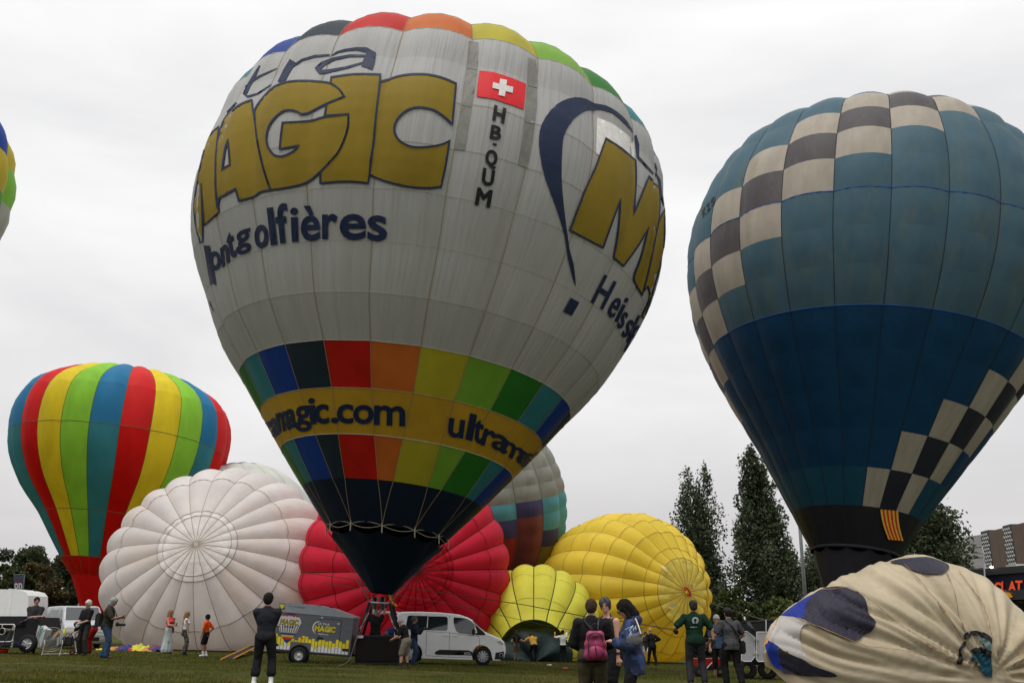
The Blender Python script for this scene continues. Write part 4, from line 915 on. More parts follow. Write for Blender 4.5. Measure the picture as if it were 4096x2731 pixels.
KTAN = cloth('fabric_tan', (.13, .10, .08)); KMUST = cloth('fabric_mustard', (.42, .24, .04)); KGREEN = cloth('fabric_bottle_green', (.006, .024, .013)); KBLUE = cloth('fabric_slate_blue', (.035, .062, .11)); KGREY = cloth('fabric_grey', (.055, .055, .062))
KHOOD = patt('fabric_blue_storm', (.006, .012, .045), (.02, .05, .15), 5, .55); KFLOR = patt('fabric_black_floral', (.012, .012, .012), (.16, .15, .14), 14, .56); KDRESS = patt('fabric_gold_floral', (.008, .008, .008), (.30, .24, .16), 16, .60)
KCREAM = cloth('fabric_cream', (.6, .55, .45)); LEATH = plain('leather_black', (.012, .012, .012), .45); PHONE = plain('phone_black', (.01, .01, .012), .2)
NEAR, MID, FAR = .011, .014, .017

def slab(name, c, size, rot, m, label, cat, bev=.01, group=None):
    r = MB().box([-s_ / 2 for s_ in size], [s_ / 2 for s_ in size], bev).build(name, m); r.location = c; r.rotation_euler = rot; tag(r, label, cat, group); return r
def camera_prop(c, facing, label, tele=.16):
    t = root('camera', c, label, 'camera', rz=rad(facing)); MB().box((-.07, -.03, -.05), (.07, .03, .05), .012).box((-.03, -.025, .05), (.03, .025, .075), .008).build('camera_body', LEATH, t)
    MB().lathe([(.03, .036), (.06, .038), (.06 + tele * .6, .036), (.06 + tele, .045), (.06 + tele, .0)], 'y', 16).build('lens', LEATH, t, True); return t

# man with his back to us
P, H = PH(1048, 2373, 2741)
b, I = person('person in black shirt and cropped black trousers seen from behind with folded arms', P, 3, H, dict(hands=((.10, .21, 1.13), (-.10, .19, 1.16)), poles=((-.8, -.35, -1.3), (.8, -.35, -1.3)), feet=((-.165, 0), (.165, 0)), nod=-2), hair=(HBLK, 'short'), fine=NEAR, build=1.1,
       wear=[('shirt', cloth('fabric_faded_black', (.016, .017, .022)), {'sleeve': .85, 'hem': .86, 'g': .028}), ('trousers', KBLK, {'to': 1.62, 'g': .024, 'flare': .025}), ('socks', KW)], shoes=SHOEW)
# three by the white balloon
P, H = PH(665, 2438, 2612)
b, I = person('woman in coral top and long pale skirt holding a phone', P, -105, H, dict(hands=((-.02, .2, 1.34), (.12, .36, 1.12)), poles=((-.6, -.2, -1), (.6, -.6, -1))), skin=SKIN, hair=(HBLD, 'long'), female=True, fine=MID, face=True, build=.9,
       wear=[('top', KRED, {'g': .014, 'neck': 1.42, 'scoop': 1, 'hem': .99}), ('skirt', KSKIRT, {'hem': .05, 'r': .25})])
slab('phone', I['hR'] + Vector((.07, -.02, .05)), (.015, .075, .15), (.3, .5, 0), PHONE, 'phone held up by the woman in the pale skirt', 'phone', .004)
P2 = I['T'](-.25, -.05, .98)
t = root('shoulder_bag', P2, 'black slouchy shoulder bag hanging on the woman in the pale skirt', 'bag')
sdf_obj('bag_body', [('e', V3(0, 0, -.02), (.12, .17, .15)), ('e', V3(0, 0, -.12), (.12, .19, .09))], .015, LEATH, t); MB().tube([tuple(Vector(q) - P2) for q in (I['T'](-.25, -.02, 1.1), I['T'](-.2, 0, 1.3), I['T'](-.13, .02, 1.46), I['T'](-.16, -.08, 1.3), I['T'](-.25, -.12, 1.1))], .012, 6).build('strap', LEATH, t)
P, H = PH(733, 2444, 2618)
b, I = person('woman in white sleeveless top and black floral trousers with a blue tote bag', P, -72, H, dict(hands=((-.2, .1, .8), (.22, .12, .78)), turn=-8), hair=(HBLD, 'long'), female=True, fine=MID, face=True,
       wear=[('top', KW, {'g': .016, 'neck': 1.44, 'hem': .95}), ('trousers', KFLOR, {'g': .026, 'flare': .05, 'to': 1.98})])
c = I['T'](-.26, -.08, .98); t = root('tote_bag', c, 'blue cloth tote bag hanging on the shoulder of the woman in floral trousers', 'bag')
sdf_obj('bag_body', [('e', V3(0, 0, 0), (.05, .17, .2)), ('e', V3(0, 0, -.1), (.07, .22, .14))], .015, cloth('tote_blue', (.13, .19, .30)), t); MB().tube([tuple(Vector(q) - c) for q in (I['T'](-.25, -.12, 1.12), I['T'](-.2, -.02, 1.46), I['T'](-.25, .05, 1.12))], .014, 6).build('strap', MATS['tote_blue'], t)
P, H = PH(817, 2457, 2624)
person('boy in orange t-shirt and black shorts standing by the white balloon', P, 78, H, dict(hands=((-.2, .12, .84), (.2, -.02, .98)), poles=((-.4, -1, -.3), (.6, -1, -.2)), feet=((-.08, .02), (.08, -.04))), skin=SKIN2, hair=(HBLK, 'fringe'), fine=MID, face=True, build=.86,
       wear=[('shirt', KOR, {'sleeve': .75, 'g': .024, 'hem': .84}), ('shorts', KBLK, {'to': .82, 'g': .03}), ('socks', KW)], shoes=SHOEW)
# photographer in a waistcoat
P, H = PH(412, 2388, 2632)
b, I = person('grey haired man in olive shirt and jeans looking down at his phone', P, -82, H, dict(hands=((-.1, .36, 1.16), (.1, .38, 1.18)), poles=((-.7, -.3, -1), (.7, -.3, -1)), nod=22, feet=((-.1, -.06), (.11, .1)), lean=4), skin=SKIN2, hair=(HGRY, 'wavy'), fine=MID, face=True, build=1.12,
       wear=[('shirt', KOLV, {'sleeve': .8, 'g': .03, 'hem': .8}), ('vest', cloth('fabric_dark_olive', (.022, .024, .018)), {'g': .042, 'hem': .86, 'neck': 1.44}), ('trousers', KJEAN, {'g': .024, 'flare': .02, 'to': 1.98})], shoes=SHOEB)
slab('phone', I['hR'] + Vector((.09, -.0, .03)), (.13, .07, .012), (0, -.5, 0), PHONE, 'phone in the hands of the man in jeans', 'phone', .004)
camera_prop(I['T'](.04, .3, .98), -100, 'black camera with a long lens hanging from the man in jeans', .2)
c = I['T'](-.02, -.26, 1.08); t = slab('camera_bag', c, (.2, .24, .42), (0, 0, 0), LEATH, 'black camera bag on the hip of the man in jeans', 'bag', .04)
MB().tube([tuple(Vector(q) - P) for q in (I['T'](-.06, .1, 1.47), I['T'](-.03, .16, 1.3), I['T'](.02, .25, 1.05))], .012, 5).build('lanyard', plain('lanyard_white', (.5, .5, .55)), b).matrix_basis = b.matrix_basis.inverted() @ Matrix.Translation(P)
# white haired woman in black
P, H = PH(328, 2400, 2620)
b, I = person('white haired person in black polo shirt pulling on pale gloves', P, 152, H, dict(hands=((-.02, .24, 1.02), (.06, .26, .99)), poles=((-.8, -.4, -.8), (.8, -.4, -.8)), feet=((-.2, .04), (.16, -.02)), turn=8), skin=SKIN, hair=(HWHT, 'short'), fine=MID, face=True, specs=True, build=1.05,
       wear=[('shirt', KBLK, {'sleeve': .8, 'g': .024, 'hem': .8}), ('trousers', KGRYT, {'g': .024, 'flare': .03}), ('gloves', plain('glove_grey', (.32, .33, .34), .8))], shoes=SHOEB)
# bending helper in red trousers
P, H = PH(346, 2400, 2612)
b, I = person('helper in black t-shirt and red trousers bending over beside the fan', P, 84, 1.74, dict(lean=72, hip=.88, hipy=-.16, hands=((-.14, .78, .62), (.16, .72, .66)), poles=((-.3, -.4, 1), (.3, -.4, 1)), feet=((-.2, -.05), (.2, .0)), nod=15), skin=SKIN, hair=(HBRN, 'short'), fine=MID,
       wear=[('shirt', KBLK, {'sleeve': .8, 'g': .022, 'hem': .84}), ('trousers', KREDT, {'g': .026, 'flare': .03}), ('socks', KW)], shoes=SHOE)
# man with folded arms behind the black trailer
P, H = PH(117, 2388, y=33.5)
person('young man in black t-shirt with an orange print, arms folded, behind the black trailer', P, -158, H, dict(hands=((.12, .2, 1.12), (-.12, .18, 1.15)), poles=((-1, -.1, -.6), (1, -.1, -.6)), turn=14), skin=SKIN, hair=(HBLK, 'crop'), fine=MID, face=True,
       wear=[('shirt', KCHAR, {'sleeve': .8, 'g': .024}), ('trousers', KBLK)])
# at the basket
P, H = PH(1496, 2432, y=33.6)
P.z += .06; H -= .06
b, I = person('grey haired pilot in black shirt standing in the basket with arms raised to the burner', P, -28, H / 1.0, dict(hands=((.02, .44, 1.78), (.14, .40, 1.86)), poles=((-.8, .6, -.3), (.8, .4, -.5)), nod=-22), skin=SKIN, hair=(HGRY, 'crop'), fine=MID, face=True, build=1.15,
       wear=[('shirt', KBLK, {'sleeve': .45, 'g': .026}), ('trousers', KBLK), ('gloves', plain('glove_blue', (.04, .05, .09), .8))])
P, H = PH(1618, 2473, 2674)
b, I = person('grey haired man in black shirt and khaki shorts leaning towards the basket', P, 78, H * 1.04, dict(lean=16, nod=22, hipy=-.04, hands=((-.16, .42, 1.0), (.14, .40, 1.02)), poles=((-.5, -.6, -.6), (.5, -.6, -.6)), feet=((-.13, .1), (.13, -.1))), skin=SKIN, hair=(HGRY, 'crop'), fine=MID, face=True, build=1.15,
       wear=[('shirt', KBLK, {'sleeve': .75, 'g': .026, 'hem': 1.0}), ('shorts', KKHAKI, {'to': .98, 'g': .045}), ('belt', SHOEB), ('socks', KCHAR)], shoes=SHOE)
P, H = PH(1652, 2464, y=35.0)
b, I = person('man in dark jacket and jeans holding a camera beside the white car', P, -98, H, dict(hands=((-.05, .32, 1.28), (.08, .34, 1.26)), poles=((-.8, -.3, -1), (.8, -.3, -1)), nod=4), skin=SKIN2, hair=(HDGR, 'short'), fine=MID, face=True, build=1.08,
       wear=[('jacket', KNAVY, {'hem': .84, 'g': .03}), ('trousers', KJEAN, {'g': .02})])
camera_prop(I['T'](.02, .38, 1.30), -98, 'black camera raised by the man in the dark jacket', .14)
slab('name_badge', I['T'](.0, .165, 1.12), (.09, .006, .12), (0, 0, rad(-98)), plain('badge_white', (.7, .7, .7)), 'white badge hanging on the man in the dark jacket', 'badge', .002)
# three at the mouth of the small yellow balloon
P, H = PH(2066, 2520, y=49.0)
person('woman with long brown hair and tan trousers at the mouth of the small yellow balloon', P, 5, H, dict(hands=((-.18, .22, 1.1), (.2, .2, 1.2)), feet=((-.09, 0), (.1, .05))), hair=(HBRN, 'verylong'), female=True, fine=FAR, wear=[('shirt', KBLK, {'sleeve': .3}), ('trousers', KTAN, {'g': .016})])
P, H = PH(2134, 2520, y=48.9)
person('helper in mustard t-shirt bending into the dark mouth of the yellow balloon', P, 14, 1.68, dict(lean=42, hip=.84, hipy=-.12, hands=((-.42, .45, 1.05), (.1, .6, .9)), feet=((-.12, .1), (.14, -.18))), hair=(HBRN, 'short'), fine=FAR, build=1.05, wear=[('shirt', KMUST, {'sleeve': .6, 'g': .03}), ('trousers', KBLK, {'g': .02})])
P, H = PH(2253, 2519, y=49.2)
person('helper in white t-shirt holding the cloth of the yellow balloon above his head', P, 0, H, dict(hands=((-.44, .2, 1.56), (.14, .24, 1.83)), poles=((-1, 0, -.4), (1, 0, .2))), hair=(HBLK, 'short'), fine=FAR, wear=[('shirt', KW, {'sleeve': .7, 'g': .024, 'hem': .95}), ('trousers', KBLK, {'g': .018})])
# two walking beyond the group of three
P, H = PH(2612, 2510, 2660)
person('bald man in black jacket walking past the big yellow balloon', P, 32, H, dict(lean=8, hands=((-.2, .25, 1.15), (.28, .1, 1.12)), feet=((-.1, .22), (.12, -.14))), hair=None, fine=MID, build=1.15, wear=[('jacket', KBLK, {'hem': .8}), ('trousers', KBLK, {'g': .022})])
P, H = PH(2586, 2526, 2655)
person('person in dark coat and short white skirt behind the girl in the blue sweater', P, 180, H, dict(hands=((-.2, .2, 1.0), (.2, .2, 1.0)), feet=((-.1, .1), (.1, -.05))), skin=SKIN, hair=(HBRN, 'short'), fine=MID, face=True, wear=[('shorts', KW, {'to': .5, 'g': .03}), ('jacket', KCHAR, {'hem': .72})])

# group of three in the foreground
P, H = PH(2376, 2398, y=13.6)
PB, IB = person('person in black cardigan and olive trousers seen from behind wearing a pink backpack', P, -4, H, dict(hands=((-.12, .2, 1.02), (.12, .2, 1.02)), poles=((-1, -.5, -.7), (1, -.5, -.7)), nod=4, turn=-14), skin=SKIN, hair=(HBRN, 'crop'), fine=.010, build=1.12,
       wear=[('shirt', KCREAM, {'sleeve': .3, 'g': .012, 'neck': 1.49}), ('jacket', cloth('cardigan_black', (.010, .010, .012)), {'hem': .83, 'g': .036, 'flare': .02, 'neck': 1.47}), ('trousers', cloth('trousers_olive', (.055, .045, .026)), {'g': .045, 'flare': .01})])
c = IB['T'](.045, -.24, 1.09); pk = root('backpack', c, 'small pink leather backpack with black zips on the back of the person in the cardigan', 'backpack', rz=rad(-4))
PINK = plain('leather_pink', lin((146, 50, 88)), .45, var=.1)
sdf_obj('bag_body', [('c', V3(-.085, 0, -.13), V3(.085, 0, -.13), .072, .072), ('c', V3(-.095, 0, 0), V3(.095, 0, 0), .058, .058), ('c', V3(-.06, 0, .13), V3(.06, 0, .13), .052, .052), ('c', V3(-.09, 0, -.14), V3(-.07, 0, .12), .05, .045), ('c', V3(.09, 0, -.14), V3(.07, 0, .12), .05, .045)], .010, PINK, pk, k=.05)
sdf_obj('front_pocket', [('e', V3(0, -.07, -.10), (.12, .05, .09))], .010, PINK, pk, k=.02)
MB().tube([(-.11 * math.cos(a) , -.075, .06 + .10 * math.sin(a)) for a in np.linspace(0, PI, 11)], .007, 6).tube([(-.10 * math.cos(a), -.09, .035 + .085 * math.sin(a)) for a in np.linspace(0, PI, 11)], .006, 6).build('zip', LEATH, pk)
MB().tube([(-.09, -.10, .02), (-.10, -.115, -.1)], .009, 6).tube([(.0, -.12, -.02), (.01, -.13, -.16)], .008, 6).build('zip_pull', LEATH, pk)
MB().tube([(-.04, -.02, .2), (-.05, -.0, .25), (0, 0, .28), (.05, 0, .25), (.04, -.02, .2)], .009, 6).build('handle', LEATH, pk)
iv = world_m(pk).inverted()
for s_ in (-1, 1): MB().tube([iv @ Vector(q) for q in (c + Vector((.04 * s_, 0, .2)), IB['T'](.1 * s_, -.14, 1.42), IB['T'](.115 * s_, -.03, 1.485), IB['T'](.12 * s_, .12, 1.38))], .014, 6).build('strap', LEATH, pk)
P, H = PH(2446, 2391, y=14.3)
b, IG = person('smiling woman with spectacles in a black dress with gold flowers', P, 128, H, dict(hands=((-.25, .06, .83), (.27, .05, .84)), poles=((-.3, -1, -.2), (.3, -1, -.2)), nod=0, turn=38, tilt=3, lean=4), skin=mat('skin_fair', (.50, .27, .19), rough=.5, var=.05), hair=(cloth('hair_greying', (.06, .056, .054), var=.8, vscale=40), 'pony'), female=True, fine=.010, face='smile', specs=True, build=1.22,
       wear=[('top', KDRESS, {'g': .016, 'neck': 1.40, 'scoop': 1, 'hem': .7, 'flare': .03}), ('trousers', KBLK, {'g': .05, 'flare': .04, 'to': 1.9}), ('strap', LEATH, {'pts': lambda T: [T(.13, -.05, 1.47), T(.1, .1, 1.42), T(-.02, .15, 1.25), T(-.13, .14, 1.05)], 'r': .016})])
tg = root('wrist_watch', IG['hL'] + Vector((0, 0, .05)), 'black watch on the wrist of the smiling woman', 'watch'); MB().lathe([(-.015, .034), (-.015, .038), (.015, .038), (.015, .034)], 'z', 16).build('strap', LEATH, tg)
P, H = PH(2546, 2411, y=13.0)
b, IH = person('girl with very long dark hair in a blue sweater with white lightning lettering', P, 88, H * 1.03, dict(hands=((-.12, .27, 1.16), (.20, .06, .86)), poles=((-.8, -.9, -.9), (.8, -.5, -.9)), nod=26, turn=6, lean=3), skin=SKIN, hair=(HBLK, 'verylong'), female=True, fine=.010, face=True, specs=True, build=1.0,
       wear=[('jacket', KHOOD, {'hem': .72, 'g': .042, 'hood': 1, 'sleeve': 1.9}), ('trousers', KBLK, {'g': .014, 'flare': .01})])
sh = [o for o in b.children if o.name.startswith('jacket')]; shb = bvh_of(sh)
def Y4(x, y): return (1900 + x / 2.94, 2250 + y / 2.94)
WS = plain('print_white_line', (.55, .58, .65), .7)
for P_ in ([(1855, 735, 7), (1815, 800, 8), (1838, 800, 6), (1795, 890, 3)], [(1855, 735, 7), (1862, 800, 8), (1885, 745, 7), (1915, 725, 5)], [(1835, 800, 5), (1830, 870, 6)], [(1835, 868, 5), (1845, 820, 4), (1852, 866, 5)], [(1885, 750, 7), (1890, 790, 6)], [(1888, 768, 5), (1905, 764, 4)], [(1860, 735, 6), (1800, 770, 4), (1765, 785, 3)]):
    print_on(shb, fill([[Y4(*p) for p in q] for q in stroke_loop(P_)], 6), WS, 'lettering', b, .012)
c = at(*Y4(1885, 880), 12.72); t = root('handbag', c, 'grey felt handbag with a pale strap under the girl\'s arm', 'bag')
sdf_obj('bag_body', [('c', V3(-.08, 0, -.01), V3(.075, 0, .05), .034, .03, 1.2), ('e', V3(-.01, 0, -.03), (.11, .035, .065)), ('c', V3(-.09, 0, -.06), V3(.03, 0, -.07), .026, .02, 1.1)], .009, mat('felt_grey', (.10, .10, .10), rough=.95, var=.5, vscale=120), t, k=.02)
MB().tube([iv_ - c for iv_ in (at(*Y4(1965, 890), 12.75), at(*Y4(1950, 830), 12.7), at(*Y4(1925, 750), 12.74), at(*Y4(1895, 670), 12.8), at(*Y4(1885, 650), 12.95))], .009, 6).build('strap', KCREAM, t)

# rope team on the right
P, H = PH(2790, 2401, 2740)
b, IR = person('man in bottle green t-shirt with a white balloon print holding a rope', P, 0, H, dict(hands=((-.37, .20, 1.13), (.40, -.02, .90)), poles=((-1, -.8, -.6), (1, -.4, .1)), feet=((-.14, 0), (.16, 0)), nod=-8), skin=SKIN, hair=(HBRN, 'crop'), fine=.011, build=1.12, cap='dark',
       wear=[('shirt', KGREEN, {'sleeve': .8, 'g': .03, 'hem': .84}), ('trousers', KCHAR, {'g': .024, 'flare': .01}), ('gloves', plain('glove_black', (.02, .02, .02), .8))])
sh = bvh_of([o for o in b.children if o.name.startswith('shirt')])
def Y5(x, y): return (2600 + x / 3.26, 2250 + y / 3.26)
for P_ in ([(590 + 38 * math.cos(a), 748 + 36 * math.sin(a) + (12 if abs(math.cos(a)) < .7 and math.sin(a) > 0 else 0), 4.5) for a in np.linspace(2.2, 2.2 + 4.9, 22)], [(590, 715, 4), (570, 730, 5), (568, 760, 5), (582, 788, 4)], [(590, 715, 4), (610, 730, 5), (612, 760, 5), (598, 788, 4)]):
    print_on(sh, fill([[Y5(*p) for p in q] for q in stroke_loop(P_)], 5), WS, 'balloon_print', b, .012)
for ch, x in zip('SIRIOCO', range(524, 612, 13)): 
    r_2 = letter_tris(Y5, ch, (x, 842), (x + 10, 842), (0, -13), .02, 6); print_on(sh, r_2, WS, 'lettering', b, .012)
P, H = PH(2880, 2460, 2712)
person('grey haired woman in slate blue t-shirt and black capri trousers walking towards us', P, 174, H, dict(hands=((-.22, .1, .82), (.24, .05, .85)), feet=((-.08, .26), (.1, -.18)), turn=0), skin=SKIN, hair=(HGRY, 'short'), female=True, fine=NEAR, face=True, specs=True, build=1.1,
       wear=[('shirt', KBLUE, {'sleeve': .7, 'g': .026, 'hem': .82}), ('trousers', KBLK, {'to': 1.45, 'g': .02})], shoes=SHOEB)
P, H = PH(2934, 2430, 2744)
b, IK_ = person('man in grey t-shirt and black cap walking with a rope over his arm', P, 22, H, dict(lean=3, hands=((-.42, .26, .98), (.30, .18, 1.0)), poles=((-.6, -.8, -.6), (.9, -.9, -.3)), feet=((-.1, .12), (.14, -.16))), skin=SKIN, hair=(HBLK, 'crop'), fine=.011, build=1.15, cap='dark',
       wear=[('shirt', KGREY, {'sleeve': .72, 'g': .03, 'hem': .80}), ('trousers', KBLK, {'g': .026, 'flare': .01}), ('strap', LEATH, {'pts': lambda T: [T(-.14, -.06, 1.47), T(-.02, -.155, 1.32), T(.12, -.16, 1.12), T(.2, -.1, .98)], 'r': .018})])
slab('camera_bag', IK_['T'](.27, -.04, .86), (.15, .2, .3), (0, 0, .2), LEATH, 'black camera bag on the hip of the man in the grey t-shirt', 'bag', .03)
P, H = PH(2858, 2470, 2681)
person('helper in black clothes bending over the red cart', P, 96, 1.72, dict(lean=62, hip=.86, hipy=-.14, hands=((-.12, .62, .62), (.14, .6, .66)), feet=((-.13, .02), (.14, -.1))), skin=SKIN, hair=(HBRN, 'short'), fine=MID, wear=[('shirt', KCHAR, {'sleeve': .6}), ('trousers', KBLK, {'g': .022})])
# ------------------------------------------------------------------ vehicles and gear
def paintm(name, col, **k): return mat(name, col, rough=.35, var=.03, spec=.5, coat=.25, **k)
WPAINT = paintm('paint_white', (.78, .79, .80)); SPAINT = paintm('paint_silver', (.40, .41, .44)); RUB = plain('tyre_rubber', (.014, .014, .015), .85); TRIM = plain('trim_black', (.016, .016, .018), .6); ALU = plain('alloy', (.5, .51, .52), .4, metal=.3)
GLS = glass_mat('window_glass'); LAMPG = plain('lamp_lens', (.45, .46, .48), .15); REDL = plain('lamp_red', (.5, .01, .01), .3); SHADOW = plain('underbody_shade', (.006, .006, .006), .9)  # SHADOW paints shade under bodies and in wheel openings; also door joints
ORL = plain('lamp_orange', (.6, .12, .01), .4)
class Car:
    def __init__(s, label, cat, P0, P1, wb0, wb1, width, prof, belt, tum, paint, wheelr=.325, two=None, zoff=0):
        """P0, P1: ground points under rear and front wheel of the side we see"""
        P0, P1 = Vector(P0), Vector(P1); d = P1 - P0; yaw = math.atan2(d.y, d.x); s.w = width; s.belt = belt; s.tum = tum
        s.t = root('car' if cat == 'car' else 'van', P0, label, cat, rz=yaw)
        s.t.rotation_euler = (0, -math.atan2(d.z, math.hypot(d.x, d.y)), yaw)
        o = Vector((-wb0, width / 2, zoff)); s.o = o; s.paint = paint; s.prof = prof
        wr = wheelr; arch = []
        lo = min(p[1] for p in prof)
        full = list(prof)
        for cx in (wb1, wb0):
            full += [(cx + (wr + .075) * math.cos(a), wr + (wr + .075) * math.sin(a)) for a in np.linspace(math.asin((lo - wr) / (wr + .075)), PI - math.asin((lo - wr) / (wr + .075)), 12)]
        s.full = full; xm = (min(p[0] for p in prof) + max(p[0] for p in prof)) / 2
        st = [(-1, .07), (-.985, .035), (-.95, .012), (-.8, 0), (0, 0), (.8, 0), (.95, .012), (.985, .035), (1, .07)]
        n = len(full); vs = []; fs = []
        for q, ins in st:
            for x, z in full:
                xi = x + (ins if x < xm else -ins) * (1 if z > lo + .05 else 0); zi = z - (ins * .8 if z > belt else 0)
                vs.append(o + Vector((xi, q * s.yh(zi) - 0, zi)))
        for k in range(len(st) - 1):
            for i in range(n):
                j = (i + 1) % n; fs.append((k * n + i, k * n + j, (k + 1) * n + j, (k + 1) * n + i))
        b = mk('body', vs, fs, paint, s.t, True)
        for sg, k in ((-1, 0), (1, len(st) - 1)):
            L = [(x + (.07 if x < xm else -.07) * (1 if z > lo + .05 else 0), z - (.056 if z > belt else 0)) for x, z in full]
            v, f = fill([L], .22); mk('side_panel', [o + Vector((x, sg * s.yh(z), z)) for x, z in v], [t if sg > 0 else t for t in f], paint, s.t, True)
        MB().box(o + Vector((prof[0][0] + .3, -width / 2 + .1, .2)), o + Vector((wb1 + .5, width / 2 - .1, lo + .25))).build('underbody_shade', SHADOW, s.t)
        for cx in (wb0, wb1):
            for sg in (-1, 1): s.wheel(o + Vector((cx, sg * (width / 2 - .11), wr)), wr, sg)
    def yh(s, z): return s.w / 2 - s.tum * max(0, z - s.belt) ** 1.3 - .02 * max(0, .6 - z)
    def wheel(s, c, r, sg):
        o = bpy.data.objects.new('wheel', None); COL.objects.link(o); o.parent = s.t; o.location = c
        MB().lathe([(-.1, r * .62), (-.105, r * .9), (-.08, r), (.08, r), (.105, r * .9), (.1, r * .62)], 'y', 28).build('tyre', RUB, o, True)
        mb = MB().lathe([(sg * .085, r * .66), (sg * .1, r * .63), (sg * .06, r * .58)], 'y', 28).lathe([(sg * .07, .001), (sg * .09, .03), (sg * .06, .06)], 'y', 12)
        for k in range(10):
            a = 2 * PI * k / 10; 
            for da in (-.10, .10): mb.tube([(r * .1 * math.cos(a), sg * .08, r * .1 * math.sin(a)), (r * .62 * math.cos(a + da), sg * .075, r * .62 * math.sin(a + da))], .019, 4)
        mb.build('rim', ALU, o); MB().lathe([(sg * .03, .001), (sg * .03, r * .6)], 'y', 20).build('hub', SHADOW, o)  # dark disc paints the shade behind the spokes
    def side(s, poly, m, name, off=.008, sides=(-1,)):
        for sg in sides:
            v, f = fill([poly], .25); mk(name, [s.o + Vector((x, sg * (s.yh(z) + off), z)) for x, z in v], [t if sg < 0 else t[::-1] for t in f], m, s.t, True)
    def line(s, pts, name='door_gap', r=.008, m=None, off=.004): MB().tube([s.o + Vector((x, -(s.yh(z) + off), z)) for x, z in pts], r, 4).build(name, m or SHADOW, s.t)
    def across(s, p0, p1, y0, y1, m, name, off=.012, top=.0):
        """panel across the car between two profile points; y as fractions of the half width"""
        a, b = Vector((p0[0], 0, p0[1])), Vector((p1[0], 0, p1[1])); d = (b - a).normalized(); nn = Vector((-d.z, 0, d.x)); nn = nn if nn.x * (1 if p0[0] > 2 else -1) > 0 or nn.z > .9 else -nn
        vs = []
        for t in (0, .5, 1):
            q = a.lerp(b, t) + nn * off
            for y in np.linspace(y0, y1, 5): vs.append(s.o + Vector((q.x, y * s.yh(q.z), q.z)))
        fs = [(j * 5 + i, j * 5 + i + 1, (j + 1) * 5 + i + 1, (j + 1) * 5 + i) for j in range(2) for i in range(4)]
        return mk(name, vs, fs, m, s.t, True)
# white people carrier
prof = [(.03, .30), (.0, .45), (.0, .9), (.03, 1.25), (.10, 1.62), (.17, 1.80), (.30, 1.87), (.9, 1.90), (1.8, 1.895), (2.5, 1.85), (2.85, 1.76), (3.08, 1.65), (3.35, 1.42), (3.67, 1.18), (3.95, 1.08), (4.20, .98), (4.34, .88), (4.42, .70), (4.43, .45), (4.38, .26), (4.2, .20)]
cwy = 37.3
CW = Car('white people carrier with black door strips parked behind the basket', 'car', gx(1642, cwy), gx(1931, cwy), .82, 3.57, 1.84, prof, 1.18, .22, WPAINT, .335)
CW.side([(1.40, 1.23), (1.40, 1.74), (2.08, 1.75), (2.15, 1.70), (2.17, 1.30), (2.12, 1.23)], GLS, 'window'); CW.side([(.55, 1.30), (.60, 1.72), (.68, 1.75), (1.36, 1.75), (1.36, 1.22), (.7, 1.22)], GLS, 'window')
CW.side([(2.40, 1.48), (2.38, 1.70), (2.42, 1.73), (2.85, 1.70), (3.05, 1.62), (3.20, 1.48), (3.22, 1.12), (2.62, 1.16), (2.50, 1.24)], GLS, 'window'); CW.side([(3.10, 1.62), (3.30, 1.44), (3.64, 1.16), (3.60, 1.10), (3.25, 1.11), (3.24, 1.46)], TRIM, 'pillar_trim', .006)
CW.side([(1.72, .40), (1.76, .46), (1.90, .53), (3.0, .54), (3.12, .50), (3.22, .40), (3.20, .36), (1.78, .35)], TRIM, 'door_strip', .02)
CW.line([(2.85, .40), (2.88, .45), (3.05, .45), (3.10, .40), (2.85, .40)], 'strip_badge', .008, WPAINT, .03)
for pts in ([(1.38, .35), (1.38, 1.15), (1.38, 1.78)], [(2.27, .28), (2.26, .9), (2.26, 1.15), (2.22, 1.8)], [(3.40, .30), (3.42, .8), (3.38, 1.10)], [(1.38, .30), (2.2, .27), (3.38, .27)], [(1.35, 1.18), (2.2, 1.16), (3.4, 1.06)]): CW.line(pts, 'door_gap', .005)
for x in (2.12, 2.47): MB().box(CW.o + Vector((x - .09, -(CW.yh(1.05) + .035), 1.03)), CW.o + Vector((x + .09, -CW.yh(1.05), 1.07)), .012).build('door_handle', WPAINT, CW.t)
MB().box(CW.o + Vector((3.12, -(CW.yh(1.1) + .22), 1.10)), CW.o + Vector((3.24, -CW.yh(1.1) + .02, 1.34)), .04).build('wing_mirror', TRIM, CW.t)
CW.side([(4.06, .88), (4.22, .93), (4.33, .84), (4.34, .76), (4.2, .78)], LAMPG, 'headlight', .006); CW.across((4.43, .72), (4.36, .86), -.95, -.45, LAMPG, 'headlight'); CW.across((4.43, .72), (4.36, .86), .45, .95, LAMPG, 'headlight')
CW.side([(4.02, .24), (4.05, .48), (4.37, .54), (4.36, .24)], TRIM, 'bumper', .015); CW.across((4.38, .26), (4.44, .5), -.97, .97, TRIM, 'bumper'); CW.across((3.62, 1.21), (3.10, 1.63), -.86, .86, GLS, 'windscreen')
MB().lathe([(-.02, .06), (0, .075), (.02, .06)], 'y', 14, CW.o + Vector((4.27, -CW.yh(.45) - .02, .40))).build('fog_lamp', ALU, CW.t)
CW.side([(.02, .95), (.04, 1.35), (.14, 1.35), (.13, .95)], REDL, 'tail_light', .008)
MB().box(CW.o + Vector((-.6, -.8, 1.80)), CW.o + Vector((.12, .8, 1.88)), .03).build('tailgate', WPAINT, CW.t)
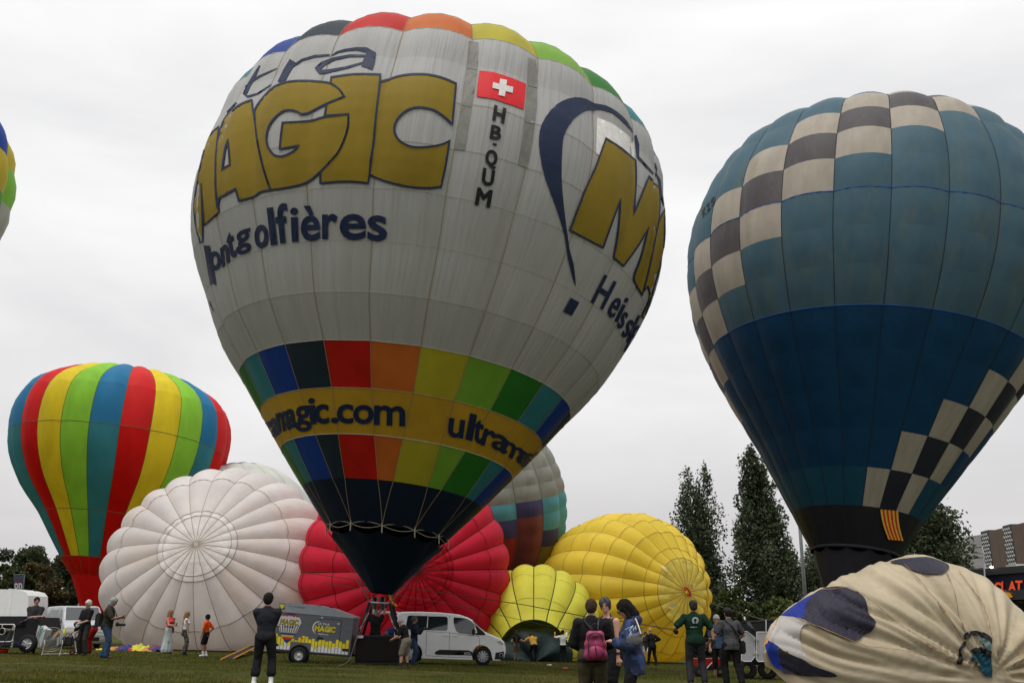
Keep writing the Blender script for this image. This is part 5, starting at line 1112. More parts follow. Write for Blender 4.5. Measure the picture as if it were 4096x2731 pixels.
# silver van three quarter front
prof = [(.02, .32), (0, .6), (0, 1.4), (.06, 1.82), (.2, 1.93), (.5, 1.97), (2.0, 1.98), (3.55, 1.97), (3.80, 1.92), (4.10, 1.62), (4.40, 1.26), (4.72, 1.10), (4.92, .98), (4.99, .80), (5.0, .45), (4.94, .25), (4.8, .2)]
P1 = gp(226, 2592); P1.z = G(P1.x, P1.y); dirv = Vector((math.cos(rad(-52)), math.sin(rad(-52)), 0)); P0 = P1 - dirv * 3.0; P0.z = G(P0.x, P0.y)
SV = Car('silver grey van seen three quarters from the front at the left', 'van', P0, P1, .95, 4.0, 1.9, prof, 1.12, .16, SPAINT, .34)
SV.side([(3.05, 1.18), (3.05, 1.80), (3.62, 1.82), (3.90, 1.60), (4.18, 1.28), (4.2, 1.14)], GLS, 'window'); SV.side([(1.55, 1.18), (1.55, 1.80), (2.92, 1.80), (2.92, 1.18)], GLS, 'window'); SV.side([(.25, 1.2), (.3, 1.76), (1.42, 1.80), (1.42, 1.18)], GLS, 'window')
for pts in ([(2.98, .3), (2.98, 1.9)], [(4.12, .8), (4.22, 1.1)], [(1.48, .35), (1.48, 1.88)], [(.1, 1.08), (2.9, 1.08), (4.3, 1.02)]): SV.line(pts)
SV.across((4.36, 1.31), (3.84, 1.89), -.88, .88, GLS, 'windscreen', .015)
for y0, y1 in ((-.97, -.55), (.55, .97)): SV.across((4.985, .74), (4.93, .96), y0, y1, LAMPG, 'headlight', .02)
SV.across((4.985, .80), (4.94, .93), -.5, .5, TRIM, 'grille', .018); SV.across((4.97, .34), (5.0, .52), -.7, .7, TRIM, 'air_intake', .02); SV.across((5.0, .60), (4.99, .66), -.9, .9, ALU, 'chrome_strip', .03); SV.across((5.0, .44), (5.0, .56), -.28, .28, WPAINT, 'number_plate', .04)
mb = MB().lathe([(.0, .085), (.012, .095), (.0, .105)], 'x', 18, SV.o + Vector((5.0, 0, .87)))
for a, b in (((-.04, .92), (0, .87)), ((0, .87), (.04, .92)), ((-.07, .89), (-.035, .80)), ((-.035, .80), (0, .86)), ((0, .86), (.035, .80)), ((.035, .80), (.07, .89))): mb.tube([SV.o + Vector((5.01, a[0], a[1])), SV.o + Vector((5.01, b[0], b[1]))], .008, 4)
mb.build('badge', ALU, SV.t)
for sg in (-1, 1): MB().box(SV.o + Vector((3.98, sg * (SV.yh(1.2) + .12) - .13, 1.14)), SV.o + Vector((4.10, sg * (SV.yh(1.2) + .12) + .13, 1.38)), .04).build('wing_mirror', SPAINT, SV.t)
# white box trailer with rounded nose
P = gp(60, 2592); P.x -= 1.25; t = root('box_trailer', P + Vector((0, 1.8, 0)), 'white box trailer with a rounded roof edge at the far left', 'trailer', rz=rad(3)); z1 = at(60, 2357, P.y + 1.8).z - P.z
v = [(-3.2, .5), (-3.2, z1), (-.1, z1 - .02), (.55, z1 - .05), (.85, z1 - .12), (1.02, z1 - .3), (1.08, z1 - .7), (1.08, .5)]
MB().prism(v, -1.0, 1.1).build('body', WPAINT, t); MB().prism([(.08, .52), (.08, z1 + .012), (.3, z1 + .0), (.3, .52)], -1.012, 1.112).build('seam_highlight', plain('highlight_bright', (.8, .8, .8), .3), t)  # bright strip paints a highlight along the vertical seam
MB().box((-1.25, -1.06, z1 - .30), (-1.13, -1.0, z1 - .22), .01).build('marker_lamp', TRIM, t)
MB().box((-3.2, -1.0, .35), (1.08, 1.1, .5)).build('chassis', TRIM, t)
for x in (-1.2, .1): MB().lathe([(-.1, .2), (-.1, .3), (.1, .3), (.1, .2)], 'y', 20, (x, -.85, .32)).build('wheel', RUB, t, True)
# grey trailer with yellow print
GP_ = plain('paint_trailer_grey', (.10, .105, .12), .4); GL_ = plain('paint_trailer_lid', (.25, .27, .30), .35); PY = plain('print_trailer_yellow', lin((214, 196, 30)), .5, var=.25, vscale=3); PWH = plain('print_trailer_white', (.62, .63, .62), .5)
Pw = gp(1192, 2650); t = root('balloon_trailer', Pw + Vector((0, .0, 0)), 'grey enclosed trailer with yellow bars and a printed balloon on its side', 'trailer'); t.rotation_euler = (0, rad(4.6), rad(1)); t.scale = (.78, .78, .78); TR = t
x0, x1 = -1.20, 2.12; YB = .05
MB().prism([(x0, .46), (x1, .42), (x1, 2.0), (x0, 2.02)], YB, 1.85).build('body', GP_, t)
MB().prism([(x0 - .02, 2.02), (x1 + .03, 2.0), (x1 + .03, 2.06), (1.15, 2.33), (.45, 2.42), (x0, 2.42), (x0 - .02, 2.38)], YB - .02, 1.87).build('lid', GL_, t)
MB().box((x0, YB - .03, .40), (x1, YB + .2, .47)).build('chassis', TRIM, t); MB().tube([(.45, YB + .3, 2.43), (.75, YB + .3, 2.44), (1.1, YB + .3, 2.36)], .02, 5).build('lid_strut', TRIM, t)
FR = lambda off=.006: (lambda x, z: Vector((x, YB - off, z)))
r2 = random.Random(4); hs = [.62, .52, .58, .50, .40, .48, .42, .55, .62, .60, .50, .54, .44, .60, .52, .47, .50, .42, .58, .52, .44, .60, .40, .56]
n = 22
for i in range(n):
    a = x0 + .03 + (x1 - x0 - .08) * i / n; b_ = a + (x1 - x0 - .08) / n * .84; h_ = .5 + hs[i % len(hs)] * .98
    if abs((a + b_) / 2) < .46: z0_ = .84
    else: z0_ = .50
    mk('print_bar', [FR()(a, z0_ + .0), FR()(b_, z0_), FR()(b_, h_), FR()(a, h_)], [(0, 1, 2, 3)], PY, t)
    if z0_ < .6:
        q = .50 + (h_ - .5) * (.25 + .35 * r2.random()); mk('print_bar_white', [FR(.010)(a, z0_), FR(.010)(b_, z0_), FR(.010)(b_, q), FR(.010)(a, q + .08 * r2.uniform(-1, 1))], [(0, 1, 2, 3)], PWH, t)
MB().lathe([(YB - .10, .30), (YB - .12, .31), (YB + .02, .42), (YB - .12, .43), (YB - .10, .46)], 'y', 30, (0, 0, .31)).build('mudguard', TRIM, t)
w = bpy.data.objects.new('wheel', None); COL.objects.link(w); w.parent = t; w.location = (0, YB - .06, .31)
MB().lathe([(-.1, .19), (-.105, .28), (-.08, .31), (.08, .31), (.1, .19)], 'y', 28).build('tyre', RUB, w, True)
mb = MB().lathe([(-.08, .20), (-.095, .19), (-.06, .17), (-.03, .10), (-.06, .07), (-.08, .05), (-.08, .001)], 'y', 24); mb.build('rim', ALU, w, True)
mb = MB()
for k in range(14): mb.box((.145 * math.cos(k * PI / 7) - .012, -.075, .145 * math.sin(k * PI / 7) - .012), (.145 * math.cos(k * PI / 7) + .012, -.05, .145 * math.sin(k * PI / 7) + .012))
mb.build('rim_hole', SHADOW, w)  # dark boxes paint the shade inside the rim openings
# printed balloon on the trailer
bx, bz = -.62, 1.62
def bal(u, v):   # u -1..1 across, v 0 (bottom) .. 1 (top)
    z = bz - .86 + v * 1.24; k = v; r = .52 * math.sin(min(1, (k * 1.02) ** .75) * PI * .5) if k < .66 else .52 * math.sqrt(max(0, 1 - ((k - .66) / .345) ** 2)); r = max(r, .02)
    return (bx + u * r, z)
bands = [(0, .12, (30, 50, 90)), (.12, .2, (170, 40, 30)), (.2, .27, (190, 160, 50)), (.27, .34, (40, 60, 120)), (.34, .88, (190, 190, 186)), (.88, .95, (150, 50, 50)), (.95, 1, (24, 40, 90))]
for v0, v1, c in bands:
    vs = [bal(u, v) for v in np.linspace(v0, v1, 7) for u in np.linspace(-1, 1, 9)]; mk('print_balloon_band', [FR(.014)(*p) for p in vs], [(j * 9 + i, j * 9 + i + 1, (j + 1) * 9 + i + 1, (j + 1) * 9 + i) for j in range(6) for i in range(8)], plain('trailer_print_%d_%d_%d' % c, lin(c), .5), t)
for k in range(8):
    u = -1 + (k + .5) / 4; vs = [bal(u, v) for v in np.linspace(.3, .62, 6)]; mk('print_gore_line', [FR(.018)(x + d, z) for x, z in vs for d in (-.018, .018)], [(2 * i, 2 * i + 1, 2 * i + 3, 2 * i + 2) for i in range(5)], plain('print_line_dark', (.03, .03, .04)), t)
def wtext(s_, x, z, w_, h_, m, off=.02, bold=.03, name='letter', fn=FR):
    L = text_plane(s_, w_, h_, bold); v, f = fill(L, 9); v2 = v + np.array([x, z]); mk(name, [fn(off)(a, b) for a, b in v2], f, m, TR)
    mb_ = [band(q, h_ * bold * 2.6) for q in L]; v, f = merge(*mb_); v2 = v + np.array([x, z]); mk(name + '_edge', [fn(off + .003)(a, b) for a, b in v2], f, m, TR)
wtext('ULTRA', -.98, 1.78, .66, .10, PWH); wtext('MAGIC', -1.0, 1.52, .76, .22, plain('print_olive', lin((140, 122, 30))), bold=.06); wtext('BALLOONS', -.82, 1.40, .42, .07, plain('print_line_dark', (0, 0, 0)))
wtext('ULTRA', .62, 1.62, .50, .09, PWH); wtext('MAGIC', .52, 1.36, .86, .22, PY, bold=.06); wtext('Balloons', .70, 1.22, .42, .07, PWH, bold=.02); wtext('ultramagic', -.75, 2.26, .75, .05, TRIM, bold=.01, fn=lambda o_: (lambda x, z: Vector((x, YB - .02 - o_, z))))
arc = [(.66 + .24 * math.cos(a), 1.49 + .26 * math.sin(a), .045 * math.sin((a - 1.2) / 3.2 * PI) + .006) for a in np.linspace(1.2, 4.4, 16)]
v, f = fill(stroke_loop(arc), 9); mk('print_arc', [FR(.016)(*p) for p in v], f, PWH, t)
v, f = fill([[(-1.14, 2.12), (-.92, 2.12), (-.92, 2.36), (-1.14, 2.36)]], 9); mk('print_shield_ground', [Vector((x, YB - .027, z)) for x, z in v], f, TRIM, t)
v, f = fill([[(-1.03, 2.14), (-.94, 2.22), (-.93, 2.33), (-1.13, 2.33), (-1.12, 2.22)]], 9); mk('print_shield', [Vector((x, YB - .032, z)) for x, z in v], f, PY, t)
for pts in ([(.70, .55), (.70, 1.90), (1.62, 1.88), (1.62, .9)],): MB().tube([Vector((x, YB - .008, z)) for x, z in pts], .008, 4).build('door_gap', SHADOW, t)
for x, z in ((.75, 1.92), (1.5, 1.72), (.72, .62), (1.5, .72)): MB().box((x - .05, YB - .03, z - .025), (x + .06, YB, z + .025), .008).build('hinge', ALU, t)
MB().box((.66, YB - .03, 1.02), (.92, YB, 1.12), .01).build('lock', TRIM, t); MB().box((x1 - .32, YB - .02, .62), (x1 - .05, YB, .74)).build('rear_plate', TRIM, t); MB().box((x0 + .0, YB - .02, .60), (x0 + .26, YB, .70), .01).build('marker_plate', TRIM, t)
MB().box((-.05, YB - .03, 1.0), (.05, YB, 1.06)).build('marker_lamp', ORL, t)
MB().tube([(x1, .9, .45), (x1 + .9, .9, .50)], .05, 6).build('drawbar', TRIM, t)
# ramp lying on the grass at its rear
a = gp(999, 2612); b_ = gp(884, 2639); t = root('ramp', b_, 'yellow edged loading ramp lying on the grass behind the grey trailer', 'ramp'); ln = (a - b_); up = Vector((0, 0, .36))
iv = Vector((0, 1.5, -.02))
for nm, m_, q in (('edge', plain('paint_ochre', lin((190, 140, 20)), .6), 0), ('edge', MATS['paint_ochre'], 1)): MB().tube([iv * q + Vector((0, 0, .03)), iv * q + (ln + up)], .035, 5).build(nm, m_, t)
mb = MB()
for k in range(9): p = (ln + up) * (k + .5) / 9; mb.tube([p + Vector((0, 0, 0)), p + iv], .03, 4)
mb.build('rung', TRIM, t, False); mk('deck', [Vector((0, 0, .0)), iv, iv + ln + up, ln + up], [(0, 1, 2, 3)], plain('deck_dark', (.02, .02, .02), .8), t)

# the basket under the big balloon
WICK = mat('wicker_black', (.010, .008, .007), rough=.8, var=.5, vscale=30, bump=.02, bscale=40, stretch=(1, 1, 3)); PADM = plain('padding_black', (.012, .012, .014), .7); ALUF = plain('frame_aluminium', (.5, .5, .52), .35, metal=.5)
yb_ = 32.9; L0, R0 = gx(1418, yb_), gx(1592, yb_); bc = (L0 + R0) / 2 + Vector((0, .55, 0)); bc.z = G(bc.x, bc.y); wd = (R0 - L0).x
t = root('balloon_basket', bc, 'black balloon basket with padded uprights standing on the grass under the silver balloon', 'basket'); BK_ = t
top = at(1500, 2541, yb_).z - bc.z
hw = wd / 2; mb = MB()
for z_a, z_b, g_ in ((0.02, .10, .03), (.10, top - .06, 0), (top - .06, top + .02, .03)):
    o_ = MB().box((-hw - g_, -.55 - g_, z_a), (hw + g_, .55 + g_, z_b), .04); o_.build('rim_leather' if g_ else 'wicker_wall', LEATH if g_ else WICK, t)
mbw = MB()
for k in range(int(wd / .09)): mbw.box((-hw + .03 + k * .09, -.565, .12), (-hw + .05 + k * .09, -.55, top - .07))
mbw.build('wicker_stake', WICK, t)['kind'] = 'stuff'
fr = [at(1478, 2408, yb_ + .15) - bc, at(1559, 2412, yb_ + .15) - bc]; fb = [f + Vector((0, .75, 0)) for f in fr]
for p0, p1 in (((-hw + .05, -.5, top - .1), fr[0]), ((hw - .05, -.5, top - .1), fr[1]), ((-hw + .05, .5, top - .1), fb[0]), ((hw - .05, .5, top - .1), fb[1])): MB().tube([p0, p1], .052, 10).build('upright', PADM, t, True)
MB().tube([fr[0], fr[1], fb[1], fb[0], fr[0]], .028, 8).build('top_frame', ALUF, t, True)
for p in ((-hw + .1, -.58, top - .02), (hw - .1, -.58, top - .02)): MB().box((p[0] - .06, p[1] - .03, p[2] - .06), (p[0] + .16, p[1] + .02, p[2] + .03), .01).build('bracket', ALUF, t)
for s_ in (0, 1):
    q = (fr[s_] + Vector((.0, -.06, -.35)), Vector(((-hw + .05) if not s_ else (hw - .05), -.56, top - .05)).lerp(fr[s_], .25) + Vector((0, -.06, 0)))
    for k, ch in enumerate('ultramagic.com'):
        p = q[0].lerp(q[1], k / 14); loops, a0, a1 = glyph(ch, 0); k_ = .085; ax = (q[1] - q[0]).normalized(); ay = Vector((0, -1, 0)).cross(ax) * (-1)
        v, f = fill([[(x_ - a0, y_ - .25) for x_, y_ in L] for L in loops], 9); mk('letter', [p + ax * (x_ * k_) - Vector((0, 0, 0)) + Vector((1, 0, 0)) * (y_ * k_) * (1) for x_, y_ in v], f, PWH, t)
tb = root('burner', at(1512, 2424, yb_ + .5), 'twin gas burner in its frame above the basket', 'burner')
for dx in (-.13, .13):
    MB().lathe([(-.18, .08), (.22, .10), (.22, .085), (-.1, .07)], 'z', 18, (dx, 0, .1)).build('burner_can', plain('steel_dark', (.05, .05, .055), .35, metal=.5), tb, True)
    mb = MB()
    for k in range(5): mb.lathe([(.0, .055), (.012, .065), (.0, .075)], 'z', 14, (dx, 0, -.05 + k * .05))
    mb.build('coil', MATS['steel_dark'], tb); MB().tube([(dx, 0, -.1), (dx * 1.1, 0, -.24), (dx * .6, .05, -.26)], .03, 6).build('valve', ALUF, tb)
mb = MB()
for k, wt in enumerate(WTOP if 'WTOP' in globals() else []):
    f = [fr[0], fr[1], fb[0], fb[1]][0 if wt.x < bc.x - .2 and wt.y < bc.y else (1 if wt.y < bc.y else (2 if wt.x < bc.x else 3))]; mb.tube([wt - bc, f], .008, 4)
if mb.v: mb.build('suspension_wire', plain('wire_steel', (.15, .15, .15)), t)
for k in range(5): 
    p = fr[k % 2] + Vector((-.1 if k % 2 == 0 else .1, 0, .05)); MB().tube([p, p + Vector((rng.uniform(-.2, .2), 0, .3)), p + Vector((rng.uniform(-.35, .35), .1, .55))], .007, 4).build('karabiner_cord', TRIM, t)
# stay rope from the frame to the grass
mb = MB(); a = fr[0] + bc; e_ = gp(1356, 2664); pts = [a, at(1450, 2500, yb_), at(1420, 2570, yb_ - .2), at(1395, 2640, yb_ - .5), e_ + Vector((0, 0, .02))]
mb.tube([Vector(p) for p in smooth_loop(pts, 6, False)], .014, 5); tag(mb.build('tether_rope', plain('rope_grey', (.18, .17, .16), .9)), 'thin grey rope running from the burner frame down to the grass', 'rope')
# flag of red and yellow stripes caught on the frame
def cloth_quad(name, A, B, Cc, D, mats, label, cat, amp=.06, n=14):
    A, B, Cc, D = map(Vector, (A, B, Cc, D)); o0 = A; r_ = root(name, A, label, cat)
    m_ = len(mats)
    for q in range(m_):
        vs = []; fs = []
        for i in range(5):
            v_ = (q + i / 4) / m_
            for j in range(n + 1): u = j / n; p = A.lerp(B, u).lerp(D.lerp(Cc, u), v_); p = p + Vector((0, 1, 0)) * amp * math.sin(u * 9 + v_ * 5) + Vector((0, 0, amp * .5 * math.sin(u * 7 + 2 * v_))); vs.append(p - o0)
        for i in range(4):
            for j in range(n): fs.append((i * (n + 1) + j, i * (n + 1) + j + 1, (i + 1) * (n + 1) + j + 1, (i + 1) * (n + 1) + j))
        mk('stripe', vs, fs, mats[q], r_, True)
    return r_
FR_, FY_ = plain('flag_red', lin((196, 24, 18)), .7), plain('flag_yellow', lin((226, 180, 30)), .7)
Y3 = lambda x, y, d: at(1200 + x / 2.613, 2250 + y / 2.613, d)
cloth_quad('flag', Y3(885, 322, 33.2), Y3(985, 462, 33.2), Y3(1022, 460, 33.4), Y3(955, 330, 33.4), [FR_, FY_, FY_, FR_], 'red and yellow striped flag flapping beside the burner', 'flag')
# blue bag on the edge of the basket
t = root('kit_bag', Y3(935, 725, 33.4), 'blue and tan kit bag held at the edge of the basket', 'bag'); sdf_obj('bag_body', [('e', V3(0, 0, 0), (.17, .12, .13)), ('e', V3(.08, 0, .06), (.1, .1, .1))], .016, cloth('bag_blue', (.02, .035, .13)), t); sdf_obj('flap', [('e', V3(-.08, -.07, -.03), (.09, .07, .1))], .016, KTAN, t)

# inflation fan
Z_ = lambda x, y, d=32.6: at(x / 3.26, 2250 + y / 3.26, d)
c = Z_(672, 998); t = root('inflation_fan', gx(206, 32.6), 'round inflation fan in a wire cage with a wooden propeller', 'fan', rz=rad(25)); o_ = Matrix.Rotation(rad(-25), 3, 'Z') @ (c - t.location)
CG = plain('cage_wire', (.28, .29, .29), .4, metal=.4); R_ = .385
mb = MB()
for yy in (-.16, 0, .16): mb.tube([o_ + Vector((R_ * math.cos(a), yy, R_ * math.sin(a))) for a in np.linspace(0, 2 * PI, 33)], .010, 5)
for rr in (.1, .17, .24, .31): mb.tube([o_ + Vector((rr * math.cos(a), -.19, rr * math.sin(a))) for a in np.linspace(0, 2 * PI, 25)], .0045, 4)
for k in range(24): a = k * PI / 12; mb.tube([o_ + Vector((0, -.19, 0)), o_ + Vector((R_ * .75 * math.cos(a), -.19, R_ * .75 * math.sin(a))), o_ + Vector((R_ * math.cos(a), -.16, R_ * math.sin(a))), o_ + Vector((R_ * math.cos(a), .16, R_ * math.sin(a)))], .004, 4)
mb.build('cage', CG, t)
mb = MB(); 
for s_ in (1, -1): mb.add([o_ + Vector((x * s_ * .57 - z * .82 * s_, y, x * s_ * .82 + z * .57 * s_)) for x, y, z in ((0, -.05, -.03), (0, .02, .03), (.2, -.07, -.045), (.2, .0, .05), (.36, -.05, -.03), (.36, -.02, .035))], [(0, 1, 3, 2), (2, 3, 5, 4)])
mb.build('propeller', plain('varnished_wood', (.38, .20, .05), .35), t); MB().lathe([(-.09, .001), (-.09, .04), (.12, .05), (.12, .001)], 'y', 12, o_).build('hub', TRIM, t)
MB().box(o_ + Vector((-.15, .1, -.22)), o_ + Vector((.15, .42, .12)), .03).build('engine', TRIM, t)
FRM2 = plain('tube_white', (.6, .6, .58), .4); mb = MB()
for x in (-.30, .24): mb.tube([(x, -.1, 0), (x + .04, -.1, .35), (x + .02, -.02, .5)], .016, 6); mb.tube([(x, -.1, .03), (x + .2, .6, .06)], .014, 6)
mb.tube([(-.3, -.1, .05), (.75, .1, .05)], .014, 6); mb.tube([(.12, .2, .82), (.55, .2, .80), (.75, .1, .1)], .013, 6); mb.build('stand', FRM2, t)
for p in ((.62, -.02, .09), (.62, .35, .09)): MB().lathe([(-.03, .03), (-.035, .09), (.035, .09), (.03, .03)], 'y', 16, p).build('wheel', RUB, t, True); 
MB().lathe([(-.04, .001), (-.04, .04)], 'y', 12, (.62, -.02, .09)).build('wheel_hub', plain('hub_red', (.5, .02, .02)), t)
# yellow fuel jug in the bending man's hand
t = root('fuel_jug', Z_(838, 905, 32.3), 'small yellow jug held by the bending helper', 'jug'); sdf_obj('jug_body', [('e', V3(0, 0, 0), (.05, .04, .10)), ('c', V3(.02, 0, .08), V3(.05, 0, .14), .02, .018)], .012, plain('plastic_yellow', (.65, .6, .02)), t); 
t = root('fuel_can', Z_(880, 1005, 32.9), 'dark fuel can below the yellow jug', 'can'); MB().box((-.2, -.1, -.2), (.22, .1, .10), .05).build('can_body', TRIM, t); MB().tube([(-.1, 0, .1), (-.05, 0, .2), (.1, 0, .2), (.15, 0, .1)], .015, 5).build('handle', TRIM, t)
# white cylinder cover lettered along its side
Zb = lambda x, y, d=33.0: at(x / 4.117, 2350 + y / 4.117, d)
A, B, Cc, D = Zb(632, 612), Zb(752, 690), Zb(672, 978), Zb(548, 966); t = root('gas_cylinder_cover', D, 'white cover with green upright lettering leaning beside the fan', 'cover'); dd = Vector((.05, .35, 0))
vs = [q - D for q in (A, B, Cc, D)] + [q - D + dd for q in (A, B, Cc, D)]; mk('panel', vs, [(0, 1, 2, 3), (7, 6, 5, 4), (0, 4, 5, 1), (1, 5, 6, 2), (2, 6, 7, 3), (3, 7, 4, 0)], plain('cover_white', (.5, .52, .5), .5), t)
L = text_plane('VITOGAZ', .52, .11, .03); v, f = fill(L, 9); q0 = Zb(608, 890, 32.97) - D; ux = (Zb(672, 740, 32.97) - D - q0).normalized(); uy = Vector((-ux.z, 0, ux.x)); TEAL = plain('print_teal', (.01, .22, .2)); mk('letter', [q0 + ux * a + uy * b for a, b in v], f, TEAL, t); L2 = [band(q, .012) for q in L]; v, f = merge(*L2); mk('letter_edge', [q0 + ux * a + uy * b + Vector((0, -.004, 0)) for a, b in v], f, TEAL, t)
MB().tube([Zb(580, 722, 32.96) - D, Zb(610, 735, 32.96) - D, Zb(642, 710, 32.96) - D], .008, 4).build('print_mark', REDP if 'REDP' in globals() else REDL, t)
# low black trailer at the left with a basket lying in it
P = gx(70, 33.0); t = root('open_trailer', P, 'low black open trailer with a padded bar and one wheel showing', 'trailer'); zt = Zb(100, 465, 33).z - P.z
MB().box((-1.3, 0, .22), (.50, 1.5, zt - .35), .04).build('box', PADM, t); MB().box((-1.3, -.06, zt - .36), (.12, 1.5, zt), .06).build('cover', plain('tarpaulin_black', (.010, .010, .011), .75), t); 
MB().prism([(.10, .25), (.46, .25), (.66, zt - .42), (.55, zt - .04), (.10, zt - .04)], .02, 1.5).build('front_panel', PADM, t)
MB().tube([Zb(330, 575, 32.9) - P, Zb(450, 520, 32.9) - P, Zb(545, 488, 32.9) - P, Zb(600, 510, 32.9) - P, Zb(612, 560, 32.95) - P], .032, 8).build('padded_bar', mat('pad_patterned', (.015, .015, .03), var=.9, vscale=14, col2=(.10, .10, .14)), t, True)
w = bpy.data.objects.new('wheel', None); COL.objects.link(w); w.parent = t; w.location = Zb(462, 915, 32.9) - P; MB().lathe([(-.1, .17), (-.105, .26), (-.08, .29), (.08, .29), (.1, .17)], 'y', 24).build('tyre', RUB, w, True); mb = MB().lathe([(-.08, .18), (-.09, .17), (-.05, .14), (-.05, .001)], 'y', 20)
for k in range(5): a = k * 2 * PI / 5; mb.tube([(.02 * math.cos(a), -.085, .02 * math.sin(a)), (.17 * math.cos(a), -.085, .17 * math.sin(a))], .016, 4)
mb.build('rim', ALU, w)
MB().tube([Zb(245, 900, 32.8) - P, Zb(420, 985, 32.7) - P], .04, 6).build('tow_bar', KNAVY, t)
# burner frame with its burner resting at the far left
P = gx(25, 32.3); t = root('tube_rack', P, 'white tube frame with chains standing in front of the black trailer', 'frame'); f_ = lambda x, y, d=32.2: Zb(x, y, d) - P
MB().tube([f_(-60, 600), f_(225, 600), f_(245, 620), f_(212, 850), f_(180, 882), f_(-60, 886)], .018, 6).tube([f_(48, 600), f_(20, 670)], .014, 5).tube([f_(-60, 600), f_(-60, 886)], .018, 6).build('tube', FRM2, t, True)
mb = MB()
for k in range(5):
    for a, b in (((225, 620), (205, 690)), ((210, 870), (190, 970))): x_ = a[0] + (b[0] - a[0]) * k / 4; y_ = a[1] + (b[1] - a[1]) * k / 4; mb.lathe([(-.004, .018), (0, .026), (.004, .018)], 'y', 8, f_(x_, y_, 32.1))
mb.build('chain', ALUF, t); MB().tube([f_(200, 660), f_(120, 830), f_(20, 960), f_(-20, 1010)], .022, 6).tube([f_(180, 960), f_(130, 1030)], .012, 5).build('strap', KGREY, t)
t = root('burner', Zb(70, 715, 32.4), 'brass and steel burner lying inside the white tube frame', 'burner'); MB().lathe([(-.14, .10), (-.12, .115), (.12, .10), (.2, .06), (.2, .001)], 'y', 18).build('burner_can', plain('brass_dark', (.10, .08, .045), .4, metal=.5), t, True); MB().lathe([(-.145, .09), (-.155, .105), (-.14, .118)], 'y', 18).build('ring', ALUF, t, True)
MB().lathe([(-.3, .05), (-.1, .07), (.2, .07)], 'x', 12, (.16, 0, .02)).build('pipe', MATS['brass_dark'], t, True)
t = root('fire_extinguisher', gp(5, 2612), 'red cylinder end with a white ring at the left edge of the picture', 'cylinder', rz=rad(90)); MB().lathe([(-.2, .001), (-.2, .07), (.2, .08), (.24, .04), (.24, .001)], 'y', 16, (0, 0, .09)).build('cylinder_body', REDL, t, True); MB().lathe([(.2, .05), (.215, .07), (.2, .085)], 'y', 16, (0, 0, .09)).build('ring', FRM2, t)
# heap of coloured cloth
P = gx(530, 45.5)
t = root('cloth_heap', P, 'heap of yellow, red and purple balloon cloth on the grass before the white balloon', 'cloth')
cm = [plain('heap_' + n_, lin(c), .6) for n_, c in (('yellow', (190, 172, 50)), ('red', (160, 44, 52)), ('blue', (44, 44, 104)), ('purple', (92, 48, 76)), ('orange', (180, 126, 60)), ('yellow_two', (176, 180, 60)))]
for k in range(16):
    x = -1.35 + 2.7 * k / 15 + rng.uniform(-.08, .08); hh = rng.uniform(.13, .27); vs = []; fs = []; n = 14
    for i in range(n + 1):
        for j in range(n + 1):
            u, v_ = i / n * 2 - 1, j / n * 2 - 1; rr = max(0, 1 - u * u - v_ * v_ * .9) ** .35; z = rr * hh * (1 + .6 * mnoise.noise(Vector((u * 1.6 + k, v_ * 1.6, k)))) + .03 * rr * math.sin(u * 11 + k) - .03
            vs.append((x + u * .34, v_ * .5 + rng.uniform(-.0, .0) + (k % 3) * .15, z))
    for i in range(n):
        for j in range(n): fs.append((i * (n + 1) + j, (i + 1) * (n + 1) + j, (i + 1) * (n + 1) + j + 1, i * (n + 1) + j + 1))
    mk('fold', vs, fs, cm[(k * 5 + k // 3) % 6], t, True)
# litter
for px, py, m_, l_, c_ in ((2197, 2661, KW, 'crumpled white paper on the grass', 'paper'), (2260, 2675, REDL, 'flat red scrap of cloth on the grass', 'cloth scrap')):
    sdf = sdf_obj('litter', [('e', V3(0, 0, .02), (.10, .06, .03)), ('e', V3(.06, .02, .03), (.06, .05, .03)), ('e', V3(-.06, .02, .03), (.04, .05, .035))], .012, m_); sdf.location = gp(px, py); tag(sdf, l_, c_)
# two open trailers with pale panels on the right
SILV = plain('panel_aluminium', (.33, .34, .36), .4); Yr = lambda x, y, d=29.5: at(2600 + x / 3.26, 2250 + y / 3.26, d)
P = gx(3030, 29.5); t = root('panel_trailer', P, 'black framed trailer with two pale aluminium panels behind the man in grey', 'trailer'); q = lambda x, y, d=29.5: Yr(x, y, d) - P
for L in ([(1195, 898), (1268, 895), (1366, 975), (1370, 1215), (1318, 1282), (1225, 1282), (1195, 1270)], [(1392, 902), (1640, 902), (1640, 1284), (1410, 1284), (1386, 1255)]):
    v = [q(*p) for p in L]; o2 = [p + Vector((0, .05, 0)) for p in v]; n = len(v); mk('panel', v + o2, [tuple(range(n - 1, -1, -1))] + [(i, (i + 1) % n, (i + 1) % n + n, i + n) for i in range(n)], SILV, t)
    MB().tube(v + [v[0]], .016, 5).build('panel_edge', FRM2, t)
for y in (1000, 1180): MB().box(q(1350, y + 12) - Vector((0, .04, 0)), q(1372, y - 12), 0).box(q(1388, y + 12) - Vector((0, .04, 0)), q(1410, y - 12), 0).build('latch', ALUF, t)
v0 = q(1180, 760, 29.9); v1 = q(1760, 1330, 29.9); MB().box((v0.x, v0.y, v1.z), (v1.x, v0.y + 1.5, v0.z), .04).build('box', PADM, t)
MB().tube([q(1205, 770), q(1400, 768), q(1640, 745)], .045, 6).build('top_roll', PADM, t, True); MB().tube([q(1280, 780, 29.4), q(1310, 830, 29.3), q(1360, 895, 29.3)], .06, 8).build('padded_arm', KGREY, t, True); MB().tube([q(1512, 740, 29.4), q(1514, 900, 29.4)], .015, 5).build('post', FRM2, t)
